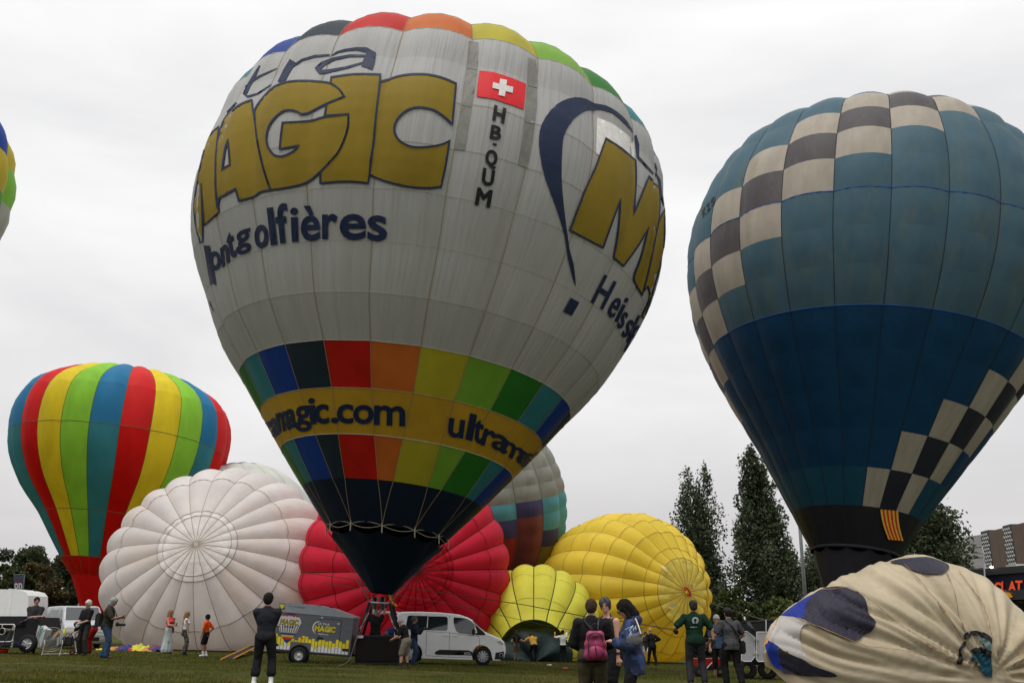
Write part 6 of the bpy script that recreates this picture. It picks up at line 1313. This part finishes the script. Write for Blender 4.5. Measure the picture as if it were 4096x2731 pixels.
for x in (1290, 1560): MB().lathe([(-.1, .12), (-.1, .28), (.1, .28), (.1, .12)], 'y', 20, Vector((q(x, 1300).x, .3, .28))).build('wheel', RUB, t, True)
# red cart
P = gx(2830, 30.8); t = root('red_cart', P, 'small red cart with black wheels behind the man in green', 'cart'); MB().box((-.42, -.3, .32), (.5, .4, .56), .02).build('tray', plain('paint_red', (.26, .012, .01), .5), t); MB().box((-.42, -.32, .22), (.5, .4, .31)).build('chassis', TRIM, t)
for x in (-.28, .36): MB().lathe([(-.06, .07), (-.06, .19), (.06, .19), (.06, .07)], 'y', 18, (x, -.25, .19)).build('wheel', RUB, t, True)
MB().tube([(-.15, -.34, .2), (.1, -.36, .45)], .02, 5).build('lever', FRM2, t)

# long ropes of the lying balloons
ROPE = plain('rope_dark', (.05, .045, .035), .9)
def rope_(pts, r, label, m=None, name='rope'): return tag(MB().tube(pts, r, 5).build(name, m or ROPE), label, 'rope')
gh = IR['hL']; rope_([at(1200, 2286, 42), at(1560, 2338, 39.5), at(2100, 2418, 34.5), at(2350, 2466, 31), at(2520, 2487, 27.5), gh], .014, 'long crown rope from the crimson balloon to the hand of the man in green')
rope_([at(1290, 2330, 46), at(1800, 2414, 46), at(2169, 2497, 46.5), at(2312, 2524, 49)], .012, 'thin lower rope crossing the crimson and the small yellow balloon')
rope_([at(2838, 2407, 50), at(2900, 2432, 42), at(2990, 2458, 34), at(3055, 2478, 29.8)], .014, 'rope from the yellow balloon down to the pale panelled trailer', plain('rope_tan', (.10, .085, .05), .9))
rope_([IR['hR'], IR['hR'] + Vector((-.18, .15, .08)), at(2800, 2566, 24)], .013, 'short rope end in the gloved right hand of the man in green')
# ------------------------------------------------------------------ the collapsing patched balloon on the right
COW = fab('cow_cream', (180, 167, 142), trans=.12, dirt=lin((150, 128, 98)), dscale=.7, dpos=.54, vscale=1.5, wr=.012, bscale=6, stretch=(1, 1, 1)); COWB = fab('cow_slate', (46, 44, 56), trans=.05, wr=.06, bscale=5); COWU = fab('cow_blue', (30, 48, 130), trans=.1); COWT = fab('cow_teal', (34, 78, 96), trans=.1); COWW = fab('cow_pale', (176, 172, 168), trans=.15)
def Zc(x, y): return (3000 + x / 2.146, 2150 + y / 2.146)
top = [(105, 1000), (108, 930), (130, 850), (180, 745), (265, 672), (400, 562), (600, 458), (700, 402), (900, 312), (1200, 208), (1350, 184), (1500, 166), (1600, 185), (1700, 228), (1900, 308), (2070, 400), (2200, 512), (2330, 632), (2450, 770), (2600, 980), (2700, 1180)]
bot = [(105, 1000), (130, 1110), (300, 1165), (700, 1196), (1200, 1224), (1700, 1230), (2050, 1232), (2350, 1235), (2700, 1240)]
tx, ty = zip(*top); bx_, by_ = zip(*bot)
NU, NV = 200, 110; gat = np.array([2065., 1200.]); cv = []
us = 105 + (2700 - 105) * (.5 - .5 * np.cos(PI * np.linspace(.02, .98, NU))); y0c = 21.6
rngc = np.random.default_rng(5); phs = rngc.random(12) * 6.28
def folds(X, Y):
    dx, dy = X - gat[0], gat[1] - Y; r = np.hypot(dx, dy) + 1; a = np.arctan2(dy, dx)
    a2 = a + .0004 * r * np.sin(a * 2 + 1)
    w1 = np.abs(np.sin(a2 * 9 + phs[0] + .6 * np.sin(r / 300))) ** .75; w2 = np.abs(np.sin(a2 * 23 + phs[1] + .5 * np.sin(r / 170 + a))) ** .7; w3 = np.sin(a2 * 55 + phs[2] + 1.2 * np.sin(r / 120))
    near = np.exp(-r / 900)
    return (.18 * w1 + .085 * w2 * (.5 + near) + .03 * w3 * (.3 + near)) * np.minimum(1, r / 260)
for i, u in enumerate(us):
    yt = np.interp(u, tx, ty); yb = np.interp(u, bx_, by_); e_ = (u - 105) / (2700 - 105); yc = y0c + 1.2 * e_ + .3
    dep = 2.5 * math.sin(PI * min(1, max(.0, e_ * .97 + .015))) ** .5
    base = at(*Zc(u, yb), yc); ridge = at(*Zc(u, yt), yc + dep); gz = G(base.x, base.y); gz = gz + max(0, base.z - gz) * (1 - sstep(150, 420, u))
    for j in range(NV + 1):
        v = j / NV
        if v <= .68:
            s_ = v / .68; ang = s_ * PI / 2; hh = math.sin(ang) ** .92; dd = 1 - math.cos(ang) ** .9
            P = Vector((base.x + (ridge.x - base.x) * dd, base.y - .25 * math.sin(ang * 2) + (ridge.y - base.y) * dd, gz + .02 + (ridge.z - gz - .02) * hh)); pxp = pxof(P)
            X, Y = (pxp[0] - 3000) * 2.146, (pxp[1] - 2150) * 2.146; f_ = float(folds(np.array(X), np.array(Y))) * math.sin(PI * min(1, s_ * .93 + .04)) ** .5 * min(1, (u - 100) / 300)
            nrm = Vector((0, -math.cos(ang * .8), math.sin(ang * .8))); P += nrm * (f_ - .12 * math.sin(PI * s_))
            sadd = 0
        else:
            s_ = (v - .68) / .32; P = Vector((ridge.x * (ridge.y + s_ * 1.6) / ridge.y + .15 * s_, ridge.y + s_ * 1.6, gz + (ridge.z - gz) * math.cos(s_ * PI / 2) ** .8))
        cv.append(P)
c0 = Vector((9.5, 22.5, 0)); fs = [(i * (NV + 1) + j, i * (NV + 1) + j + 1, (i + 1) * (NV + 1) + j + 1, (i + 1) * (NV + 1) + j) for i in range(NU - 1) for j in range(NV)]
cowr = root('collapsing_balloon', c0, 'half deflated cream balloon with dark patches sprawled on the grass at the right', 'hot air balloon'); cow = mk('envelope', [p - c0 for p in cv], [f[::-1] for f in fs], COW, cowr, True)
cb = bvh_of([cow])
def cpatch(P, m, name='patch', off=.06, step=7, n=3): return print_on(cb, fill([conv2(smooth_loop(P, n) if n > 1 else P)], step), m, name, cowr, off)
def conv2(P): return [Zc(*p) for p in P]
cpatch([(450, 694), (470, 610), (510, 530), (560, 480), (640, 438), (740, 424), (820, 430), (900, 458), (965, 498), (995, 550), (1012, 625), (1022, 665), (1077, 716), (1060, 770), (1010, 822), (960, 850), (920, 878), (880, 882), (800, 860), (640, 792), (520, 735)], COWB)
cpatch([(1205, 214), (1290, 190), (1400, 178), (1515, 172), (1600, 192), (1690, 232), (1704, 262), (1670, 300), (1620, 316), (1520, 314), (1430, 296), (1350, 262), (1300, 232)], COWB)
cpatch([(268, 676), (330, 625), (400, 572), (500, 512), (600, 468), (555, 500), (510, 545), (480, 600), (455, 690), (380, 682), (320, 678)], COWU)
cpatch([(150, 888), (190, 900), (232, 940), (240, 1000), (262, 1080), (278, 1130), (220, 1110), (170, 1050), (140, 960)], COWU)
cpatch([(240, 950), (300, 985), (420, 1030), (540, 1095), (700, 1150), (740, 1185), (600, 1186), (300, 1160), (275, 1110), (250, 1030)], COWB)
cpatch([(190, 755), (262, 682), (330, 680), (430, 695), (520, 740), (470, 745), (430, 800), (430, 900), (470, 1010), (540, 1080), (430, 1030), (300, 975), (225, 925), (155, 870), (170, 800)], COWW)
cpatch([(1838, 822), (1900, 797), (1970, 800), (2030, 830), (2068, 860), (2068, 915), (2010, 860), (1950, 840), (1890, 842), (1850, 870), (1835, 850)], BLACKP, n=2); cpatch([(1785, 955), (1830, 895), (1856, 880), (1846, 930), (1808, 975), (1828, 1010), (1808, 1078), (1770, 1065), (1790, 1010)], BLACKP, n=2)
cpatch([(1910, 955), (1965, 938), (2025, 955), (2072, 995), (2070, 1200), (1985, 1140), (1935, 1060), (1900, 1050)], COWT, n=2); cpatch([(1900, 952), (1965, 938), (2030, 952), (2072, 990), (2070, 1030), (2000, 985), (1940, 978), (1910, 990)], BLACKP, off=.09, n=2); cpatch([(1960, 845), (2020, 870), (2066, 915), (2070, 980), (2020, 945), (1985, 900)], plain('cow_pale_teal', lin((96, 122, 122)), .6), n=2)
for P in ([(400, 690, 5), (640, 790, 5), (860, 882, 5), (1000, 935, 5), (1300, 965, 4), (1600, 1020, 4), (1900, 1110, 3)], [(600, 458, 4), (860, 430, 5), (1000, 510, 5), (1130, 620, 5), (1300, 760, 5), (1550, 930, 4), (1800, 1060, 4), (1950, 1130, 3)], [(1330, 240, 4), (1450, 360, 5), (1560, 500, 5), (1680, 650, 5), (1780, 790, 5), (1880, 950, 4), (1960, 1090, 4)], [(1680, 300, 5), (1745, 440, 6), (1770, 560, 6), (1800, 700, 5), (1860, 830, 4)], [(1790, 290, 4), (1900, 430, 5), (2000, 580, 5), (2060, 720, 5), (2075, 900, 4)]):
    print_on(cb, fill([conv2(L) for L in stroke_loop(P)], 12), plain('seam_brown', lin((128, 100, 70)), .8), 'seam', cowr, .07)
# loose cloth at its right foot and at the left tip
for nm, cx, cy, rr, m_, lb in (('cloth_heap', 3990, 2722, (.9, .5, .16), COW, 0), ('cloth_heap', 4080, 2722, (.35, .3, .2), COWT, 1), ('cloth_heap', 3075, 2668, (.10, .3, .25), plain('cloth_maroon', (.08, .03, .03), .8), 2)):
    P = gp(cx, cy); o = sdf_obj(nm, [('e', V3(0, 0, .0), rr), ('e', V3(rr[0] * .4, .1, rr[2] * .3), (rr[0] * .5, rr[1] * .6, rr[2])), ('e', V3(-rr[0] * .5, -.1, 0), (rr[0] * .4, rr[1] * .6, rr[2] * .8))], .03, m_); o.location = P
    tag(o, ('crumpled cream cloth at the right foot of the collapsing balloon', 'crumpled teal cloth in the bottom right corner', 'dark maroon cloth tucked under the left tip of the collapsing balloon')[lb], 'cloth')
cloth_quad('flag', at(*Zc(262, 668), 22.3), at(*Zc(118, 925), 21.6), at(*Zc(150, 905), 21.5), at(*Zc(225, 705), 22.1), [FY_, FR_, FY_, FR_, FY_], 'red and yellow striped flag draped on the left end of the collapsing balloon', 'flag', .03)

# ------------------------------------------------------------------ trees
LEAF = {}
def leafmat(name, c, c2, trans=.25): LEAF[name] = mat(name, c, rough=.7, vscale=.6, col2=c2, trans=trans, spec=.3, detail=6); return LEAF[name]
LP = leafmat('leaf_poplar', (.030, .044, .022), (.080, .105, .050)); LG = leafmat('leaf_green', (.028, .042, .012), (.07, .09, .025)); LA = leafmat('leaf_autumn', (.055, .048, .016), (.10, .072, .026)); LD = leafmat('leaf_dark', (.022, .034, .014), (.055, .075, .028)); LY = leafmat('leaf_bright', (.06, .085, .02), (.11, .13, .035))
BARK = mat('bark', (.06, .05, .04), rough=.9, var=.3, bump=.03, bscale=12, stretch=(1, 1, .2))
def leaves(C, n, size, seed):
    """C: list of (centre, radii) clumps -> quads"""
    r = np.random.default_rng(seed); vol = np.array([c[1][0] * c[1][1] * c[1][2] for c in C]) ** .72; k = r.choice(len(C), n, p=vol / vol.sum())
    c = np.array([x[0] for x in C])[k]; ra = np.array([x[1] for x in C])[k]; d = r.normal(size=(n, 3)); d /= np.linalg.norm(d, axis=1)[:, None]; rr = (.35 + .65 * r.random(n) ** .6)[:, None] * (1 + .12 * r.normal(size=(n, 1)))
    P = c + d * ra * rr; a = r.normal(size=(n, 3)); a /= np.linalg.norm(a, axis=1)[:, None]; b = np.cross(a, r.normal(size=(n, 3))); b /= np.linalg.norm(b, axis=1)[:, None]
    s = size * (.6 + .8 * r.random(n))[:, None]; a = a * s; b = b * s * .6
    return np.stack([P - a, P - b, P + a, P + b], 1).reshape(-1, 3)
def poplar(px, d, topy, wpx, label, seed, lean=0, fork=0, n=32000, mat_=None, base_clear=.06):
    B = gx(px, d); H = at(px, topy, d).z - B.z; k = FOC / (d * CT + 3); W_ = wpx / k / 2; t = root('poplar_tree', B, label, 'tree', 'trees beyond the field'); r = random.Random(seed); C = []
    axes = [(0, 0, 1.0)] if not fork else [(-fork * W_, 0, .97), (fork * W_, .3, 1.0)]
    for ax_, ay_, hf in axes:
        m = 34
        for i in range(m):
            f = base_clear + (1 - base_clear) * (i + r.random()) / m; w_ = W_ * float(np.interp(f, (0, .12, .3, .45, .6, .75, .88, 1), (.8, 1.05, 1.1, 1.05, .95, .78, .52, .16))) * (1 if not fork or f < .45 else .68); w_ = max(w_, .25); wob = 1 + .45 * mnoise.noise(Vector((f * 9, seed, ax_)))
            for q in range(4):
                a = r.random() * 6.28; rr = w_ * wob * r.uniform(.2, .86) * (1 + .35 * mnoise.noise(Vector((a, f * 14, seed)))); sz = w_ * r.uniform(.14, .36) + .18; C.append(((ax_ * min(1, f * 1.7) + rr * math.cos(a) + lean * f, ay_ + rr * math.sin(a), H * hf * f), (sz, sz, sz * r.uniform(1.4, 3.2))))
    fast_mesh('crown', leaves(C, n, .15, seed), 4, mat_ or LP, t)
    mb = MB().tube([(0, 0, -.3), (0, 0, H * .5), (lean * .9, 0, H * .92)], .32, 8, .04)
    for i in range(26): c = r.choice(C)[0]; z0 = max(.5, c[2] - abs(c[0]) * 2.2 - 1.5); mb.tube([(0, 0, z0), tuple(c)], .07, 4, .015)
    mb.build('trunk', BARK, t, True); return t
poplar(2825, 96, 1862, 252, 'tall dark poplar with a forked top, left of the lamp post', 21, fork=.27)
poplar(3112, 88, 1795, 240, 'tallest dark poplar whose tip touches the blue balloon', 22, fork=.0, n=40000, lean=-1.1)
poplar(3300, 100, 2175, 170, 'lower poplar behind the grey lamp post', 23, n=16000)
poplar(3780, 78, 1900, 285, 'dark poplar right of the blue balloon basket before the concrete building', 24, n=40000, lean=-.4)
poplar(3560, 92, 2080, 200, 'poplar half hidden behind the black skirt of the blue balloon', 25, n=14000)
def bush(px, d, topy, wpx, label, seed, m_, n=9000, size=.15, cat='tree', name='round_tree', grp='trees beyond the field', bottom=.12):
    B = gx(px, d); H = at(px, topy, d).z - B.z; k = FOC / (d * CT + 3); W_ = wpx / k / 2; t = root(name, B, label, cat, grp); r = random.Random(seed); C = []
    for i in range(46):
        a = r.random() * 6.28; f = r.uniform(bottom, .93); rr = W_ * math.sqrt(max(0, 1 - ((f - .45) / .6) ** 2)) * r.uniform(.2, .85); sz = W_ * r.uniform(.13, .3); C.append(((rr * math.cos(a), rr * math.sin(a), H * f), (sz, sz, min(sz * .8, H * .18))))
    fast_mesh('crown', leaves(C, n, size, seed), 4, m_, t)
    mb = MB().tube([(0, 0, -.3), (.1, 0, H * .6)], .25 * H / 8, 8, .06)
    for i in range(14): c = r.choice(C)[0]; mb.tube([(0, 0, H * .25), tuple(c)], .06, 4, .02)
    mb.build('trunk', BARK, t, True); return t
for i, a in enumerate(((60, 105, 2165, 330, 'broad dark green tree behind the white box trailer', LD, 20000), (210, 98, 2205, 210, 'dark tree left of the rainbow balloon skirt', LD, 15000), (120, 84, 2240, 230, 'tree with rusty autumn foliage behind the banner', LA, 15000), (-20, 90, 2245, 170, 'green tree at the left edge with yellowish leaves', LG, 10000), (275, 88, 2300, 130, 'small dark tree beside the red balloon skirt', LD, 8000), (60, 80, 2280, 120, 'low green bush below the autumn tree', LG, 6000))):
    bush(a[0], a[1], a[2], a[3], a[4], 40 + i, a[5], n=int(a[6] * 1.3))
for i, a in enumerate(((2920, 82, 2330, 170, 'bright green bush between the two tall poplars', LG, 7000), (3140, 74, 2390, 190, 'yellowish green low bush right of the yellow balloon', LY, 6000), (3000, 78, 2400, 130, 'low leafy bush behind the rope team', LG, 6000), (3330, 80, 2360, 180, 'low green bush behind the foot of the lamp post', LG, 7000), (2712, 100, 2128, 140, 'dark tree peeping out behind the yellow balloon', LD, 9000), (3480, 84, 2300, 200, 'dark bush behind the collapsing balloon', LD, 7000), (2760, 90, 2380, 200, 'dark low tree behind the crown of the yellow balloon', LD, 8000))):
    bush(a[0], a[1], a[2], a[3], a[4], 60 + i, a[5], n=int(a[6] * 1.3))
# ------------------------------------------------------------------ lamp posts, banner, buildings
POST = plain('post_galvanised', (.17, .18, .19), .5, metal=.3)
B = gx(3243, 58); T_ = at(3198, 2085, 58); t = root('lamp_post', B, 'thick grey lamp post rising beside the blue balloon', 'lamp post', 'street lamps'); MB().tube([(0, 0, 0), T_ - B + Vector((0, 0, .6))], .125, 12, .10).build('pole', POST, t, True); MB().box((-.16, -.2, 2.2), (.0, -.1, 2.75)).build('service_box', FRM2, t); MB().tube([T_ - B + Vector((0, 0, .6)), T_ - B + Vector((.8, .2, .75))], .04, 6).build('arm', POST, t); MB().box(tuple(T_ - B + Vector((.7, .05, .7))), tuple(T_ - B + Vector((1.3, .35, .8)))).build('lamp_head', POST, t)
B = gx(3960, 62); T_ = at(3934, 2213, 62); t = root('lamp_post', B, 'slim grey street lamp in front of the supermarket', 'lamp post', 'street lamps'); MB().tube([(0, 0, 0), T_ - B], .07, 8, .05).build('pole', POST, t, True); MB().tube([T_ - B, T_ - B + Vector((-.35, 0, .04))], .035, 6).build('arm', POST, t); MB().box(tuple(T_ - B + Vector((-.6, -.1, .0))), tuple(T_ - B + Vector((-.3, .1, .07)))).build('lamp_head', POST, t)
B = gx(2975, 120); T_ = at(2962, 2316, 120); t = root('lamp_post', B, 'distant street lamp that is lit between the poplars', 'lamp post', 'street lamps'); MB().tube([(0, 0, 0), T_ - B + Vector((.3, 0, .2))], .08, 6).build('pole', POST, t); MB().ell(tuple(T_ - B), (.26, .26, .22)).build('lamp', plain('lamp_glow', (.9, .8, .6), emit=((1, .78, .5), 14)), t)
B = gx(2940, 110); T_ = at(2967, 2217, 110); t = root('lamp_post', B, 'distant unlit street lamp with a slanting arm between the poplars', 'lamp post', 'street lamps'); MB().tube([(0, 0, 0), at(2938, 2242, 110) - B, T_ - B], .06, 6).build('pole', POST, t); MB().box(tuple(T_ - B), tuple(T_ - B + Vector((.6, .3, .12)))).build('lamp_head', POST, t)
# banner
Zn = lambda x, y, d=62: at(x / 3.26, 2250 + y / 3.26, d)
B = gx(88, 62); t = root('banner', B, 'grey blue feather banner with white letters above the box trailer', 'banner'); BAN = mat('banner_cloth', lin((78, 90, 106)), rough=.7, var=.05, trans=.2)
v = [Zn(174, 158) - B, Zn(320, 152) - B, Zn(290, 348) - B, Zn(186, 350) - B, Zn(190, 420) - B, Zn(285, 420) - B]; mk('cloth', v, [(0, 3, 2, 1), (3, 4, 5, 2)], BAN, t)
MB().tube([(0, 0, 0), Zn(292, 420) - B, Zn(322, 150) - B], .05, 6).tube([Zn(322, 150) - B, Zn(172, 156) - B], .03, 5).build('pole', POST, t)
for ch, x, w_ in (('o', 190, 42), ('n', 244, 42)):
    lp, a0, a1 = glyph(ch, 0)
    for nm, tr in (('letter', fill(lp, 9)), ('letter_edge', merge(*[band(q, .07) for q in lp]))):
        mk(nm, [Zn(x + (p[0] - a0) / (a1 - a0) * w_, 335 - p[1] * 150, 61.8 if nm == 'letter' else 61.78) - B for p in tr[0]], tr[1], PWH, t)
v, f = fill([smooth_loop([(186, 230), (235, 196), (280, 230), (272, 300), (235, 322), (190, 300)], 4)], 99); mk('print_disc', [Zn(x, y, 61.9) - B for x, y in v], f, plain('print_plum', lin((96, 60, 84)), .7), t)
# house among the trees on the left
B = gx(262, 100); t = root('house', B, 'pale house wall glimpsed between the trees at the left', 'house'); a = at(240, 2368, 100) - B; b_ = at(288, 2400, 100) - B; MB().box((a.x, 0, 0), (b_.x, 4, a.z)).build('wall', plain('wall_peach', (.45, .33, .27), .8), t); MB().prism([(a.x - .2, a.z), ((a.x + b_.x) / 2, a.z + .6), (b_.x + .2, a.z)], -.2, 4.2).build('roof', plain('roof_tile', (.18, .08, .05), .8), t)
# concrete tower block
def Zr(x, y, d): return at(3700 + x / 2.144, 2000 + y / 2.144, d)
CONC = [mat('concrete_' + n_, c, rough=.85, var=.08, vscale=.35, dirt=tuple(x * .72 for x in c), dscale=.25, dpos=.56, bump=.02) for n_, c in (('warm', (.44, .41, .38)), ('cool', (.33, .32, .31)), ('light', (.42, .40, .37)))]
A0 = gx(3840, 118); A1 = gx(3999, 112); A2 = gx(4400, 92); t = root('office_block', A1, 'concrete panel building with brown and perforated white strips above the supermarket', 'building')
zt = Zr(640, 296, 112).z - A1.z; zj = [Zr(640, 490, 112).z - A1.z, Zr(640, 400, 112).z - A1.z, 0]
MB().add([A0 - A1, Vector((0, 0, 0)), Vector((0, 0, zt)), (A0 - A1) + Vector((0, 0, zt)), A0 - A1 + Vector((6, 14, 0)), Vector((10, 14, 0)), Vector((10, 14, zt)), (A0 - A1) + Vector((6, 14, zt))], [(3, 2, 6, 7)]).build('roof', CONC[1], t)
u0 = (A1 - A0); nf = 3
lev = [0, zt * .3, zt * .55, zj[0], zj[1], zt]
lev = sorted(set([0, zj[0] - (zj[1] - zj[0]) * 2, zj[0] - (zj[1] - zj[0]), zj[0], zj[1], zt])); fx = [0, .42, .68, 1.0]
for i in range(3):
    for j in range(len(lev) - 1):
        p0 = A0.lerp(A1, fx[i]) - A1; p1 = A0.lerp(A1, fx[i + 1]) - A1; g_ = u0.normalized() * .05; z_0, z_1 = lev[j] + .05, lev[j + 1] - .05; yy = Vector((0, .15, 0))
        p0.z = p1.z = 0; q = [p0 + g_, p1 - g_]; mk('concrete_panel', [q[0] + Vector((0, 0, z_0)), q[1] + Vector((0, 0, z_0)), q[1] + Vector((0, 0, z_1)), q[0] + Vector((0, 0, z_1))] + [q[0] + yy + Vector((0, 0, z_0)), q[1] + yy + Vector((0, 0, z_0)), q[1] + yy + Vector((0, 0, z_1)), q[0] + yy + Vector((0, 0, z_1))], [(0, 1, 2, 3), (0, 3, 7, 4), (3, 2, 6, 7), (1, 5, 6, 2), (0, 4, 5, 1)], CONC[(0, 2, 1)[i]], t)
bk = Vector((0, .16, 0)); q0, q1 = A0 - A1 + bk, Vector((0, 0, 0)) + bk; mk('wall', [q0, q1, q1 + Vector((0, 0, zt)), q0 + Vector((0, 0, zt))], [(0, 1, 2, 3)], plain('joint_dark', (.10, .09, .08), .9), t)
u1 = (A2 - A1); L1 = u1.length; u1 = u1.normalized(); BRN = mat('cladding_brown', (.12, .085, .065), rough=.7, var=.06, vscale=.5); PERF = plain('perforated_white', (.5, .5, .5), .6); nrm = Vector((u1.y, -u1.x, 0)); zt2 = zt
s_ = 0; kk = 0; segs = []
for wd_, ty_ in ((2.0, 'p'), (1.9, 'b'), (1.6, 'b'), (2.0, 'p'), (2.2, 'b'), (2.0, 'b'), (2.0, 'p'), (3, 'b'), (3, 'b')): segs.append((s_, s_ + wd_, ty_)); s_ += wd_
for a, b_, ty_ in segs:
    hz = zt2 + (.35 if ty_ == 'p' else .15); p0, p1 = u1 * (a + .03), u1 * (b_ - .03); mk('cladding_strip', [p0, p1, p1 + Vector((0, 0, hz)), p0 + Vector((0, 0, hz)), p0 - nrm * 3, p1 - nrm * 3, p1 - nrm * 3 + Vector((0, 0, hz)), p0 - nrm * 3 + Vector((0, 0, hz))], [(0, 1, 2, 3), (3, 2, 6, 7), (0, 3, 7, 4), (1, 5, 6, 2)], BRN if ty_ == 'b' else plain('strip_shade', (.06, .06, .06), .8), t)
    if ty_ == 'p':
        V_ = []; n_ = 0; F_ = []
        for r_i in range(int(hz / .42)):
            for c_i in range(4):
                x_a = a + .1 + (b_ - a - .1) * (c_i + (.5 if r_i % 2 else 0)) / 4.2; z_a = r_i * .42 + .05; w_ = .36; q = [u1 * x_a + nrm * .08 + Vector((0, 0, z_a + .14)), u1 * (x_a + w_) + nrm * .08 + Vector((0, 0, z_a)), u1 * (x_a + w_) + nrm * .08 + Vector((0, 0, z_a + .24)), u1 * x_a + nrm * .08 + Vector((0, 0, z_a + .36))]; F_.append(tuple(range(len(V_), len(V_) + 4))); V_ += q
        mk('perforated_screen', V_, F_, PERF, t)['kind'] = 'stuff'
tt = A0.lerp(A1, .78) - A1; MB().tube([tt + Vector((0, .6, zt)), tt + Vector((0, .6, zt + 1.0))], .03, 4).tube([tt + Vector((-.25, .6, zt + .6)), tt + Vector((.3, .6, zt + .6))], .025, 4).build('aerial', POST, t)
# supermarket
d0, d1 = 80, 66; a = gx(3790, d0); b_ = gx(4330, d1); t = root('supermarket', a, 'low dark supermarket with a navy fascia and orange letters at the right edge', 'building'); u = (b_ - a); u.z = 0; Lm = u.length; u.normalize(); nrm = Vector((u.y, -u.x, 0))
def on(px, py):   # place on the facade seen at a pixel
    r = ray(px, py); s2 = ((a - CAM).dot(nrm)) / r.dot(nrm); return CAM + r * s2
def fa(s_, z, off=0): return u * s_ + nrm * off + Vector((0, 0, z))
zc = lambda x, y: on(3700 + x / 2.144, 2000 + y / 2.144).z - a.z
z_top, z_par = zc(400, 602), zc(400, 658); z_top2, z_par2 = zc(849, 556), zc(849, 616); z_top, z_par = (z_top + z_top2) / 2, (z_par + z_par2) / 2
DKG = plain('fascia_dark_grey', (.03, .031, .033), .6); NV_ = mat('fascia_navy', (.006, .008, .03), rough=.5, var=.3, vscale=8, stretch=(8, 8, .1))
mk('parapet', [fa(0, z_par, .3), fa(Lm, z_par, .3), fa(Lm, z_top, .3), fa(0, z_top, .3), fa(0, z_top, -16), fa(Lm, z_top, -16), fa(0, z_par, 0), fa(Lm, z_par, 0)], [(0, 1, 2, 3), (3, 2, 5, 4), (6, 7, 1, 0)], DKG, t)
z_gl = zc(760, 855); mk('wall', [fa(0, 0), fa(Lm, 0), fa(Lm, z_par), fa(0, z_par), fa(0, 0, -16), fa(0, z_par, -16)], [(0, 1, 2, 3), (0, 3, 5, 4)], NV_, t)
s660 = (on(3700 + 660 / 2.144, 2400) - a).dot(u); zc1, zc0 = zc(760, 772), zc(760, 856)
mk('canopy', [fa(s660, zc0, .9), fa(Lm, zc0, .9), fa(Lm, zc1, .9), fa(s660, zc1, .9), fa(s660, zc1, 0.01), fa(Lm, zc1, .01), fa(s660, zc0, .01), fa(Lm, zc0, .01)], [(0, 1, 2, 3), (3, 2, 5, 4), (6, 7, 1, 0), (0, 3, 4, 6)], DKG, t)
mk('shop_window', [fa(s660 + .5, .1, .03), fa(Lm, .1, .03), fa(Lm, zc0 - .1, .03), fa(s660 + .5, zc0 - .1, .03)], [(0, 1, 2, 3)], GLS, t)
OR_ = plain('letter_orange', lin((232, 84, 34)), .6, emit=((.9, .12, .03), .25)); OY_ = plain('sun_orange', lin((236, 160, 30)), .6)
def zpt(x, y, off): p = on(3700 + x / 2.144, 2000 + y / 2.144) - a; return p + nrm * off
for ch, x0_, x1_, yb__, yt__ in (('E', 484, 536, 782, 706), ('S', 548, 600, 786, 706), ('C', 608, 662, 793, 701), ('L', 672, 706, 784, 694), ('A', 732, 790, 776, 691), ('T', 792, 846, 771, 686)):
    lp, a0, a1 = glyph(ch, 0)
    for nm, tr in (('letter', fill(lp, 9)), ('letter_edge', merge(*[band(q, .075) for q in lp]))):
        mk(nm, [zpt(x0_ + (p[0] - a0) / (a1 - a0) * (x1_ - x0_), yb__ + (yt__ - yb__) * p[1] / .73, .12 if nm == 'letter' else .14) for p in tr[0]], tr[1], OR_, t)
L = []
for k in range(13):
    an = PI * k / 12; L += [(793 - 66 * math.cos(an) * (1 if k % 1 == 0 else 1), 822 - 46 * math.sin(an))]
    if k < 12: an2 = an + PI / 24; L += [(793 - 44 * math.cos(an2), 822 - 30 * math.sin(an2))]
L += [(846, 833), (760, 835), (735, 828)]
v, f = fill([L], 999); mk('sun_emblem', [zpt(x, y, 1.0) for x, y in v], f, OY_, t)
for p in ((605, 573),): q = zpt(p[0] - 20, 572, -2); MB().box((q.x, q.y, z_top), (q.x + 4.4, q.y + 1.5, z_top + .35)).build('roof_unit', plain('unit_white', (.55, .56, .57), .5), t); q2 = zpt(605, 573, .35); MB().ell(tuple(q2), (.12, .05, .09)).build('lamp', MATS['lamp_glow'] if 'lamp_glow' in MATS else OY_, t)
